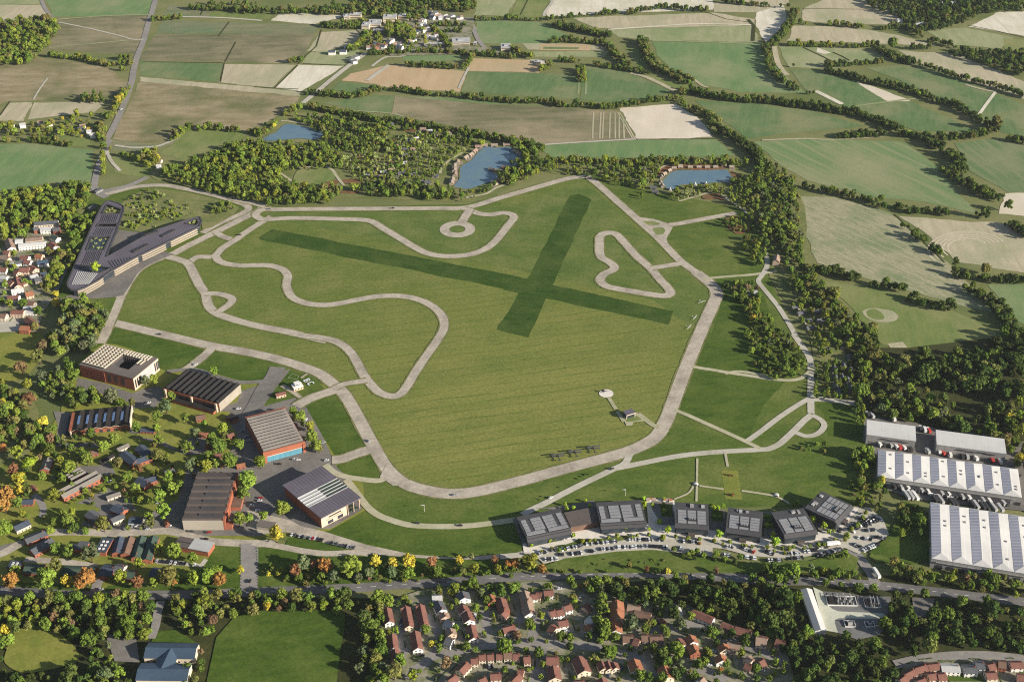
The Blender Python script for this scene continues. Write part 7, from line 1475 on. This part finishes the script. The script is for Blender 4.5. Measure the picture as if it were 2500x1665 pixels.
# ---- south of the main road
hedge('R30', [(-60,832),(400,822),(900,838),(1290,815)], 'in the wood south of the main road', 9, 7, (12,17), 'autumn')
hedge('R30', [(1460,860),(1750,800),(2307,785),(2700,800),(3100,775)], 'in the belt along the playing field', 6, 7, (11,15), 'mix')
sw = 'in the wood south of the main road'
wood('R30', [(-60,850),(300,830),(700,840),(1000,850),(1290,830),(1350,900),(1380,1050),(1300,1170),(1150,1190),(1000,1180),(920,1120),(880,1200),(700,1240),(620,1150),(500,1090),(350,1060),(180,1090),(100,1170),(40,1290),(-60,1320)], sw, 8.5, (8,14), 'autumn')
wood('R30', [(1450,880),(1700,810),(2000,820),(2307,800),(2440,830),(2700,840),(3100,810),(3300,820),(3250,930),(2900,920),(2600,930),(2307,950),(2050,970),(1960,1020),(1850,1130),(1780,1260),(1760,1150),(1620,1080),(1500,1000)], 'in the belt along the playing field', 8.5, (7,12), 'autumn')
wood('R30', [(1700,1260),(1780,1250),(1800,1380),(1760,1560),(1620,1640),(1640,1420)], 'beside the navy-roofed school', 8, (6,9), 'olive' if 0 else 'autumn')
wood('R30', [(830,1260),(960,1210),(1000,1320),(980,1380),(1080,1400),(1140,1450),(1140,1640),(960,1640),(850,1470),(720,1370)], 'beside the navy-roofed school', 9, (9,14), 'mix')
wood('R30', [(-60,1320),(20,1340),(60,1460),(250,1500),(640,1430),(860,1480),(960,1640),(-60,1640)], sw, 9, (8,13), 'dark')
wood('R31', [(960,950),(1060,790),(1180,780),(1220,860),(1120,900),(1130,1030),(1180,1090),(1180,1250),(1150,1370),(1240,1460),(1250,1640),(900,1640),(930,1450),(930,1200)], 'in the belt west of the brick terraces', 9, (9,15), 'mix', must=False)
wood('R31', [(1600,720),(1700,690),(1850,650),(2000,680),(2307,690),(2307,830),(2200,790),(2020,850),(1900,730),(1750,800),(1620,780)], 'behind the first houses off the main road', 9, (7,12), 'mix')
wood('R32', [(-20,690),(200,690),(350,670),(560,650),(780,660),(900,850),(780,870),(700,800),(480,730),(200,720),(-20,760)], 'behind the first houses off the main road', 9, (7,12), 'mix', keep=.85)
wood('R32', [(780,650),(1200,630),(1700,640),(2100,640),(2307,700),(2307,1120),(2200,1150),(1950,1010),(1700,920),(1560,880),(1450,1000),(1330,980),(1280,880),(1000,830)], 'in the wood above the red-roofed village', 9, (9,15), 'dark')
wood('R32', [(790,870),(890,880),(880,1000),(890,1150),(800,1190),(770,1080)], 'in the tall row beside the orange roofs', 9, (10,15), 'bright')
wood('R32', [(1280,1250),(1400,1230),(1550,1290),(1650,1400),(1640,1540),(1480,1500),(1350,1400)], 'between the village houses', 9, (8,13), 'mix')
wood('R32', [(1640,1330),(1780,1270),(1800,1400),(1760,1440),(1660,1440)], 'between the village houses', 9, (8,12), 'mix')
wood('R33', [(-60,780),(230,740),(315,790),(365,1000),(420,1140),(560,1150),(660,1160),(850,1160),(850,1210),(1120,1250),(1180,1400),(1190,1640),(220,1640),(260,1330),(100,1160),(-60,1100)], 'in the wood around the white depot', 9.5, (9,15), 'dark')
wood('R33', [(1090,820),(1250,780),(1320,860),(1330,980),(1420,1000),(1500,850),(1700,840),(2000,850),(2420,900),(2420,1300),(2000,1250),(1700,1220),(1400,1290),(1160,1340),(1120,1150),(1080,1050),(1150,960)], 'in the big wood south of the road', 9.5, (9,15), 'dark')
for a in [(850,740,90),(980,740,70),(560,700,60),(700,720,60),(610,660,60),(1310,790,60),(1440,790,80)]: trees('R33', [(a[0],a[1],a[2],'mid green')], 'along the road by the depot')

def clear(q):
    return all((q[0]-h[0])**2+(q[1]-h[1])**2 > h[2]**2 for h in HOUSES)
n0 = len(TREES)
wood('A7', [(200,480),(880,330),(1300,300),(2200,300),(2281,1000),(1500,1040),(900,1180),(300,1300)], 'in the gardens of the brick terraces', 8.5, (4,8), 'mix', keep=.6)
wood('B2', [(0,250),(700,300),(1050,500),(1500,480),(1939,500),(1939,1568),(0,1568)], 'in the gardens of the red-roofed village', 8.5, (4,9), 'mix', keep=.6)
wood('B3', [(0,600),(700,560),(1300,760),(1900,900),(2100,1300),(1800,1518),(0,1518)], 'in the gardens below the village wood', 8.5, (5,9), 'mix', keep=.5)
wood('B1', [(0,600),(500,560),(560,700),(500,1000),(480,1260),(200,1200),(0,1250)], 'in the gardens of the old village', 9, (4,8), 'bright', keep=.35)
wood('R20', [(560,880),(1180,900),(1500,1000),(2050,900),(2100,1150),(1700,1260),(1500,1500),(950,1500),(560,1500),(200,1450),(180,1100)], 'on the campus between the brick buildings', 9, (5,10), 'autumn', keep=.62)
wood('R30', [(0,60),(500,60),(700,200),(1250,160),(1250,240),(430,240),(100,330)], 'on the campus between the brick buildings', 9.5, (5,9), 'bright', keep=.45)
TREES[n0:] = [t for t in TREES[n0:] if clear(t['p'])]
# ---- hand-placed trees, crown by crown
cm = 'on the campus lawns'
trees('R20', [(380,90,90,'brown'),(350,190,110,'olive'),(190,290,110,'brown'),(270,570,100,'russet'),(80,640,80,'yellow green'),(240,430,80,'yellow green'),(20,410,60,'yellow green'),(20,890,80,'olive'),(380,780,90,'golden yellow'),(30,1010,80,'orange'),
  (1300,410,90,'grey green'),(1380,395,90,'leaf green'),(1920,320,80,'leaf green'),(1540,550,90,'leaf green'),(1490,640,110,'grey green'),(1410,730,100,'mid green'),(1660,740,90,'leaf green'),(1410,830,80,'leaf green'),(1220,830,100,'mid green'),(820,880,100,'mid green'),(1020,930,90,'leaf green'),(920,1000,100,'leaf green'),(640,1010,80,'mid green'),(450,1020,90,'mid green'),
  (1090,600,70,'leaf green'),(990,540,120,'grey green'),(1190,600,80,'olive'),(1900,930,100,'mid green'),(2000,830,90,'yellow green'),(1960,990,120,'mid green'),(1750,880,100,'grey green'),(1690,1010,110,'mid green'),(2140,980,90,'leaf green'),(2060,1120,120,'mid green'),(1720,1170,130,'grey green'),(1840,1180,110,'yellow green'),(1940,1145,80,'leaf green'),(1880,1080,80,'leaf green'),(1420,940,90,'leaf green'),(1410,1070,90,'olive'),
  (780,1110,110,'leaf green'),(620,1180,120,'leaf green'),(560,1280,90,'leaf green'),(380,1260,80,'leaf green'),(150,1060,110,'yellow green'),(260,1150,90,'lime green'),(120,1210,110,'russet'),(170,1290,110,'golden yellow'),(60,1420,130,'orange'),(180,1380,90,'golden yellow'),(480,1440,110,'yellow green'),(1140,1270,80,'leaf green'),(1210,1370,80,'leaf green'),(1510,1270,100,'leaf green'),(1550,1380,120,'leaf green'),(1430,1450,130,'leaf green'),(2220,1300,130,'leaf green'),(2190,1420,110,'mid green'),(2340,1150,90,'yellow green'),(40,1530,120,'orange'),(160,1500,90,'mid green'),(1840,790,60,'leaf green'),(2020,890,50,'olive')], cm)
trees('R21', [(50,1130,90,'yellow green'),(350,680,80,'leaf green'),(410,730,90,'leaf green'),(500,820,90,'yellow green'),(520,900,100,'leaf green'),(550,990,110,'leaf green'),(440,790,60,'mid green'),(250,1540,90,'leaf green'),(590,1020,60,'olive')], cm)
trees('R30', [(40,210,110,'leaf green'),(560,90,80,'leaf green'),(630,70,70,'yellow green'),(600,150,90,'leaf green'),(905,180,130,'olive'),(800,440,150,'grey green'),(490,400,110,'mid green'),(605,420,120,'mid green'),(1440,80,130,'leaf green'),(1310,120,80,'leaf green'),(1330,170,90,'olive'),(2100,140,120,'leaf green'),(2190,130,70,'leaf green'),(480,560,150,'olive'),
  (1410,400,110,'yellow green'),(1520,420,120,'leaf green'),(1690,480,100,'leaf green'),(1225,525,100,'yellow green'),(2115,580,70,'golden yellow')], cm)
trees('R30', [(95,680,130,'orange'),(135,600,100,'leaf green'),(410,670,190,'leaf green'),(590,690,110,'golden yellow'),(755,670,160,'orange'),(1065,655,125,'yellow green'),(985,660,60,'mid green'),(1210,695,110,'russet'),(1355,695,85,'yellow green'),(1480,640,150,'olive'),(1530,690,60,'orange'),(1585,650,80,'leaf green'),(1710,655,125,'yellow green'),(1830,640,120,'leaf green'),(1930,660,110,'orange'),(1900,590,80,'leaf green')], 'in the row beside the campus lane')
trees('R31', [(200,265,135,'golden yellow'),(245,45,110,'leaf green'),(85,110,80,'leaf green')], 'south of the tall-roofed hall')
trees('R31', [(365,590,110,'russet'),(440,530,110,'grey green'),(530,545,90,'russet'),(625,545,130,'orange'),(700,640,100,'grey green'),(600,650,90,'mid green'),(860,550,160,'leaf green'),(1065,515,110,'golden yellow'),(1220,530,100,'golden yellow'),(1365,515,115,'golden yellow'),(1560,520,100,'russet'),(1805,495,60,'golden yellow'),(1915,465,60,'pale green'),(2120,500,70,'russet'),(2140,570,70,'yellow green'),(2230,540,70,'orange'),(2295,520,80,'orange'),(1945,570,90,'yellow green'),(1840,600,70,'olive'),(130,620,45,'golden yellow'),(1010,610,90,'grey green'),(1215,600,90,'grey green'),(1370,620,100,'leaf green'),(1600,600,90,'mid green'),(920,640,70,'grey green'),(240,580,50,'yellow green')], 'in the roadside autumn row')
trees('R32', [(10,530,60,'orange'),(70,525,80,'orange'),(200,520,140,'yellow green'),(300,570,60,'orange'),(1225,575,50,'russet'),(1830,590,60,'brown'),(1065,545,60,'olive')], 'in the roadside autumn row')
trees('A7', [(130,420,190,'leaf green'),(300,450,90,'leaf green'),(180,620,90,'leaf green'),(370,860,130,'leaf green'),(790,830,110,'mid green'),(875,510,90,'leaf green'),(990,260,80,'leaf green'),(1185,270,140,'leaf green'),(1225,450,85,'leaf green'),(1155,525,90,'leaf green'),(1220,810,100,'leaf green'),(1015,965,110,'leaf green'),(870,1040,100,'golden yellow'),(985,1080,90,'leaf green'),(1390,950,95,'leaf green'),(1360,1070,130,'mid green'),(1480,1120,90,'mid green'),(1490,530,110,'leaf green'),(1570,310,90,'leaf green'),(1640,440,110,'mid green'),(1740,480,80,'mid green'),(1880,1070,190,'mid green'),(2070,920,110,'brown'),(1830,890,80,'leaf green'),(1600,890,80,'leaf green'),(1740,640,80,'leaf green'),(2240,760,130,'mid green'),(1450,200,190,'mid green'),(1680,260,110,'leaf green'),(1850,280,160,'mid green'),(2050,230,80,'leaf green'),(1070,1310,170,'brown'),(1210,1240,100,'leaf green'),(620,1480,160,'yellow green'),(430,1270,160,'leaf green'),(940,1530,60,'grey green'),(710,1410,60,'mid green'),(980,1410,60,'mid green'),(1900,1400,100,'mid green'),(2010,1310,60,'leaf green'),(500,400,90,'leaf green'),(570,450,60,'yellow green')], 'among the brick terraces')
trees('B2', [(1100,560,190,'leaf green'),(1080,400,140,'mid green'),(1090,780,180,'leaf green'),(1080,270,110,'grey green','narrow'),(700,450,85,'lime green'),(230,650,130,'yellow green'),(60,770,110,'mid green'),(510,930,110,'mid green'),(620,940,90,'leaf green'),(1270,950,110,'mid green'),(1500,750,220,'grey green'),(1800,740,80,'leaf green'),(1190,1160,190,'mid green'),(1400,1190,80,'mid green'),(970,1250,120,'olive'),(610,1260,85,'yellow green'),(650,1090,70,'leaf green'),(640,140,110,'leaf green'),(780,240,60,'orange','narrow'),(900,180,130,'mid green'),(1240,220,100,'leaf green'),(1320,340,90,'leaf green'),(1490,360,90,'leaf green'),(1640,400,100,'autumn' if 0 else 'olive'),(1830,330,150,'leaf green'),(1350,130,80,'leaf green'),(230,1500,80,'leaf green'),(1620,1480,140,'mid green'),(1320,1530,70,'yellow green'),(1880,1540,80,'mid green')], 'among the red-roofed houses')
trees('B3', [(660,530,140,'leaf green'),(510,650,180,'grey green'),(980,790,200,'mid green'),(1490,880,190,'dark green'),(450,1010,180,'leaf green'),(260,1060,150,'mid green'),(930,1100,130,'yellow green'),(1430,1080,130,'yellow green','narrow'),(1200,1230,100,'mid green'),(1110,1330,90,'orange'),(1950,1210,110,'leaf green'),(2080,1260,110,'mid green'),(2060,1350,70,'leaf green'),(310,800,90,'leaf green'),(90,630,110,'leaf green'),(1180,830,80,'mid green'),(1650,1300,110,'leaf green'),(1250,1390,60,'yellow green'),(2240,1470,90,'leaf green'),(1850,1460,110,'mid green'),(230,1470,160,'mid green'),(950,440,110,'leaf green')], 'among the red-roofed houses')
trees('B1', [(640,1040,70,'golden yellow'),(650,1140,90,'golden yellow'),(160,560,60,'yellow green'),(110,1150,80,'yellow green'),(270,1140,80,'mid green'),(440,1230,90,'mid green'),(400,1410,90,'olive'),(60,940,80,'leaf green'),(20,1110,70,'mid green'),(60,900,60,'leaf green'),(290,900,70,'leaf green'),(90,680,60,'olive'),(560,540,80,'yellow green'),(320,1450,50,'olive')], 'in the old village gardens')
trees('B1', [(1110,730,110,'lime green')], 'in the front courtyard of the headquarters', z=8.2)
for f_, L_ in (('B1', [(1270,60,36),(1330,70,36),(1230,80,30),(1380,80,30),(1300,40,30)]), ('B1', [(1060,420,40),(1110,450,40),(1160,410,40),(1200,450,40),(1080,490,40),(1140,500,40),(1190,500,36),(1230,400,36),(1110,390,36)]), ('R10', [(1700,500,36),(1740,485,36),(1770,470,30)])):
    trees(f_, [(x, y, w, 'pale green', 'bush') for x, y, w in L_], 'in the planted courtyards of the headquarters', z=8.2)
# innovation quarter: bright young trees
trees('A1', [(705,240,50,'lime green'),(725,290,50,'lime green'),(800,285,50,'lime green'),(940,200,40,'lime green'),(990,255,40,'lime green'),(1605,175,50,'lime green'),(1620,235,60,'lime green'),(1710,250,45,'lime green'),(1840,180,45,'lime green'),(1840,250,60,'leaf green'),(1840,320,50,'lime green'),(1890,310,40,'leaf green'),(1790,440,50,'lime green'),(1400,510,90,'lime green'),(1160,550,45,'lime green'),(1670,530,45,'lime green'),(1890,535,80,'lime green'),(805,595,50,'lime green'),(530,660,50,'lime green'),(580,650,45,'yellow green'),(315,715,45,'lime green'),(340,830,60,'yellow green'),(435,785,40,'yellow green'),(905,665,45,'yellow green'),(990,665,50,'yellow green'),(1045,655,40,'leaf green'),(1205,625,40,'yellow green'),(1300,605,60,'yellow green'),(1120,655,36,'leaf green'),(1535,600,45,'yellow green'),(1670,590,45,'leaf green'),(1480,620,50,'leaf green'),(1830,620,60,'yellow green'),(1980,610,45,'leaf green'),(2120,630,50,'leaf green'),(2250,640,45,'yellow green'),(2250,690,36,'orange'),(550,750,50,'olive'),(640,770,50,'leaf green'),(700,760,40,'leaf green'),(2120,820,70,'leaf green'),(2180,800,50,'leaf green'),(2230,780,60,'leaf green'),(2300,820,55,'leaf green'),(1960,760,60,'mid green')], 'around the two western office sheds')
trees('A2', [(290,420,60,'lime green'),(340,425,50,'lime green'),(405,405,55,'lime green'),(300,520,40,'lime green'),(365,520,30,'lime green'),(355,730,90,'lime green'),(885,520,40,'lime green'),(920,515,40,'lime green'),(905,620,55,'lime green'),(965,620,40,'lime green'),(975,730,70,'lime green'),(1000,815,100,'lime green'),(1255,365,50,'lime green'),(1365,465,50,'lime green'),(1435,550,70,'lime green'),(1500,530,60,'lime green'),(1560,630,80,'lime green'),(1620,700,60,'lime green'),(1670,690,45,'lime green'),(1690,800,50,'yellow green'),(130,780,40,'leaf green'),(130,830,30,'orange'),(300,800,45,'yellow green'),(400,840,40,'yellow green'),(480,810,40,'leaf green'),(620,850,45,'leaf green'),(660,860,40,'yellow green'),(735,870,40,'leaf green'),(910,880,50,'leaf green'),(990,920,45,'yellow green'),(1090,890,45,'leaf green'),(1160,890,55,'leaf green'),(1210,870,50,'leaf green'),(1330,890,50,'yellow green'),(1400,870,50,'leaf green'),(1500,850,60,'leaf green'),(1560,850,60,'leaf green'),(1110,940,45,'yellow green'),(2040,480,60,'yellow green'),(2010,540,60,'leaf green'),(1950,620,60,'leaf green'),(1880,670,60,'yellow green'),(1830,740,70,'leaf green'),(1800,790,60,'yellow green'),(1800,960,90,'leaf green'),(1660,990,70,'mid green'),(330,950,60,'leaf green'),(180,970,60,'leaf green'),(310,980,60,'leaf green'),(600,985,60,'mid green'),(40,940,60,'leaf green'),(100,920,60,'leaf green'),(15,960,40,'lime green')], 'around the four eastern office sheds')
trees('A2', [(430,40,30,'brown','bush'),(480,45,36,'russet','bush'),(510,50,30,'brown','bush'),(460,265,36,'brown','bush'),(510,270,50,'russet','bush')], 'on the mown lawn behind the offices')
# clipped hedge balls beside the entrance drive
for k in range(15):
    trees('R30', [(2114+k*.5, 362+k*27, 15, 'dark green', 'bush')], 'in the clipped row west of the entrance drive')
    trees('R30', [(2258+k*1, 390+k*25, 15, 'dark green', 'bush')], 'in the clipped row east of the entrance drive')
# shrubs by the perimeter road and pavilion
trees('R22', [(620,1280,24,'dark green','bush'),(655,1260,24,'dark green','bush'),(690,1245,26,'dark green','bush'),(720,1240,22,'dark green','bush'),(460,1360,22,'dark green','bush'),(280,1470,24,'dark green','bush'),(300,1440,20,'dark green','bush')], 'in the grass by the branching track')
trees('A6', [(1500,700,26,'olive','bush'),(1535,690,26,'olive','bush'),(1570,690,26,'olive','bush'),(1605,685,26,'olive','bush'),(1640,680,26,'olive','bush'),(1675,660,26,'olive','bush'),(1710,640,26,'olive','bush'),(1740,640,26,'olive','bush'),(1620,735,22,'olive','bush'),(1670,735,22,'olive','bush'),(1720,725,22,'olive','bush')], 'in the pavilion garden')

# ---- the largest in the picture become things of their own; the rest are planted as masses
def seen(t):
    d = math.hypot(t['p'].x, t['p'].y, HGT); return t['h']*t['w']/d
def on_screen(t):
    p = t['p']; z = t['h']*.5-HGT
    f_ = p.y*cP-z*sP; u_ = p.y*sP+z*cP
    X = CX+FOC*p.x/f_; Y = CY-FOC*u_/f_
    return -8 < X < 2508 and -8 < Y < 1673
TREES = [t for t in TREES if on_screen(t) or seen(t) > .004]
vis = [t for t in TREES if on_screen(t)]
bushes = [t for t in vis if t['kind'] == 'bush' and t['must']]
young = [t for t in vis if t['must'] and 'office' in t['where'] and t['kind'] != 'bush']
must = sorted([t for t in vis if t['must'] and t['kind'] != 'bush' and 'office' not in t['where']], key=seen, reverse=True)
auto = sorted([t for t in vis if not t['must']], key=seen, reverse=True)
NIND = 300
chosen = must[:NIND]; chosen += auto[:max(0, NIND-len(chosen))]
def plant(t, name, cat):
    r = root(name, '', cat, t['p'], t['rot'])
    r.scale = (t['h']*t['w'], t['h']*t['w'], t['h'])
    c = bpy.data.objects.new('crown', ALLC[t['var']]); COL.objects.link(c); c.parent = r
    k = rnd.uniform(.82, 1.2); c['tint'] = [v*k*rnd.uniform(.93, 1.07) for v in TINT[t['tint']]]
    if t['kind'] != 'bush':
        s = bpy.data.objects.new('trunk', TRUNKS[t['var'] % 3]); COL.objects.link(s); s.parent = r
    noun = {'tree': 'tree', 'young tree': 'young tree', 'bush': 'bush'}[cat]
    size = '' if cat != 'tree' else ('tall ' if t['h'] > 12.5 else 'small ' if t['h'] < 8 else '')
    later(r, (size+t['tint']).strip(), noun, t['where'], cat, ('bushes ' if cat == 'bush' else 'young trees ' if cat == 'young tree' else 'trees ')+t['where'])
for t in chosen: plant(t, 'broadleaf_tree' if t['kind'] == 'broad' else 'narrow_tree', 'tree')
for t in young: plant(t, 'young_tree', 'young tree')
for t in bushes: plant(t, 'bush', 'bush')
ids = {id(t) for t in chosen+young+bushes}
rest = [t for t in TREES if id(t) not in ids]

# masses: points that carry a crown each
protos = []
for i, me in enumerate(ALLC):
    o = bpy.data.objects.new('crown_source', me); protos.append(o)     # never linked to the scene
ng = bpy.data.node_groups.new('planting', 'GeometryNodeTree')
ng.interface.new_socket('Geometry', in_out='INPUT', socket_type='NodeSocketGeometry'); ng.interface.new_socket('Geometry', in_out='OUTPUT', socket_type='NodeSocketGeometry')
gi, go = ng.nodes.new('NodeGroupInput'), ng.nodes.new('NodeGroupOutput')
iop = ng.nodes.new('GeometryNodeInstanceOnPoints'); jn = ng.nodes.new('GeometryNodeJoinGeometry')
for o in reversed(protos):
    n = ng.nodes.new('GeometryNodeObjectInfo'); n.inputs['Object'].default_value = o; n.inputs['As Instance'].default_value = True
    ng.links.new(n.outputs['Geometry'], jn.inputs[0])
def na(name, dt):
    n = ng.nodes.new('GeometryNodeInputNamedAttribute'); n.data_type = dt; n.inputs[0].default_value = name
    return [s for s in n.outputs if s.enabled and s.name == 'Attribute'][0]
ng.links.new(gi.outputs[0], iop.inputs['Points']); ng.links.new(jn.outputs[0], iop.inputs['Instance'])
iop.inputs['Pick Instance'].default_value = True
ng.links.new(na('var', 'INT'), iop.inputs['Instance Index'])
e2r = ng.nodes.new('FunctionNodeEulerToRotation'); ng.links.new(na('spin', 'FLOAT_VECTOR'), e2r.inputs[0]); ng.links.new(e2r.outputs[0], iop.inputs['Rotation'])
ng.links.new(na('size', 'FLOAT_VECTOR'), iop.inputs['Scale']); ng.links.new(iop.outputs[0], go.inputs[0])
groups = {}
for t in rest: groups.setdefault(t['where'], []).append(t)
MASSN = {'in the far woods': 'far_wood', 'in the far hedgerows': 'hedgerow_trees'}
for where, L in groups.items():
    me = bpy.data.meshes.new('planting'); me.from_pydata([t['p'] for t in L], [], [])
    a = me.attributes.new('var', 'INT', 'POINT'); a.data.foreach_set('value', [t['var'] for t in L])
    a = me.attributes.new('spin', 'FLOAT_VECTOR', 'POINT'); a.data.foreach_set('vector', [v for t in L for v in (0, 0, t['rot'])])
    a = me.attributes.new('size', 'FLOAT_VECTOR', 'POINT'); a.data.foreach_set('vector', [v for t in L for v in (t['h']*t['w'], t['h']*t['w'], t['h'])])
    tl = []
    for t in L:
        k = rnd.uniform(.8, 1.22); tl += [v*k*rnd.uniform(.92, 1.08) for v in TINT[t['tint']]]+[1]
    a = me.attributes.new('tint', 'FLOAT_COLOR', 'POINT'); a.data.foreach_set('color', tl)
    me.materials.append(LEAF)
    o = bpy.data.objects.new(MASSN.get(where, 'woodland'), me); COL.objects.link(o)
    md = o.modifiers.new('planting', 'NODES'); md.node_group = ng
    tag(o, 'mass of broadleaf trees '+where, 'woodland', None, 'stuff')
print('TREES', len(TREES), 'chosen', len(chosen), 'must', len(must), 'young', len(young), 'bushes', len(bushes), 'rest', len(rest))
hz = bpy.data.materials.new('haze_air'); hz.use_nodes = True; t = hz.node_tree; t.nodes.clear()
pv = nn(t, 'ShaderNodeVolumePrincipled'); pv.inputs['Color'].default_value = (.86,.92,1,1); pv.inputs['Density'].default_value = .000016; pv.inputs['Anisotropy'].default_value = .2
ou = nn(t, 'ShaderNodeOutputMaterial'); t.links.new(pv.outputs[0], ou.inputs['Volume'])
hb = MB().box(-3800,3800,-600,5800,-1,1000).build('haze', hz); hb['kind'] = 'stuff'; hb['label'] = 'thin pale haze over the whole airfield and farmland'
settle()
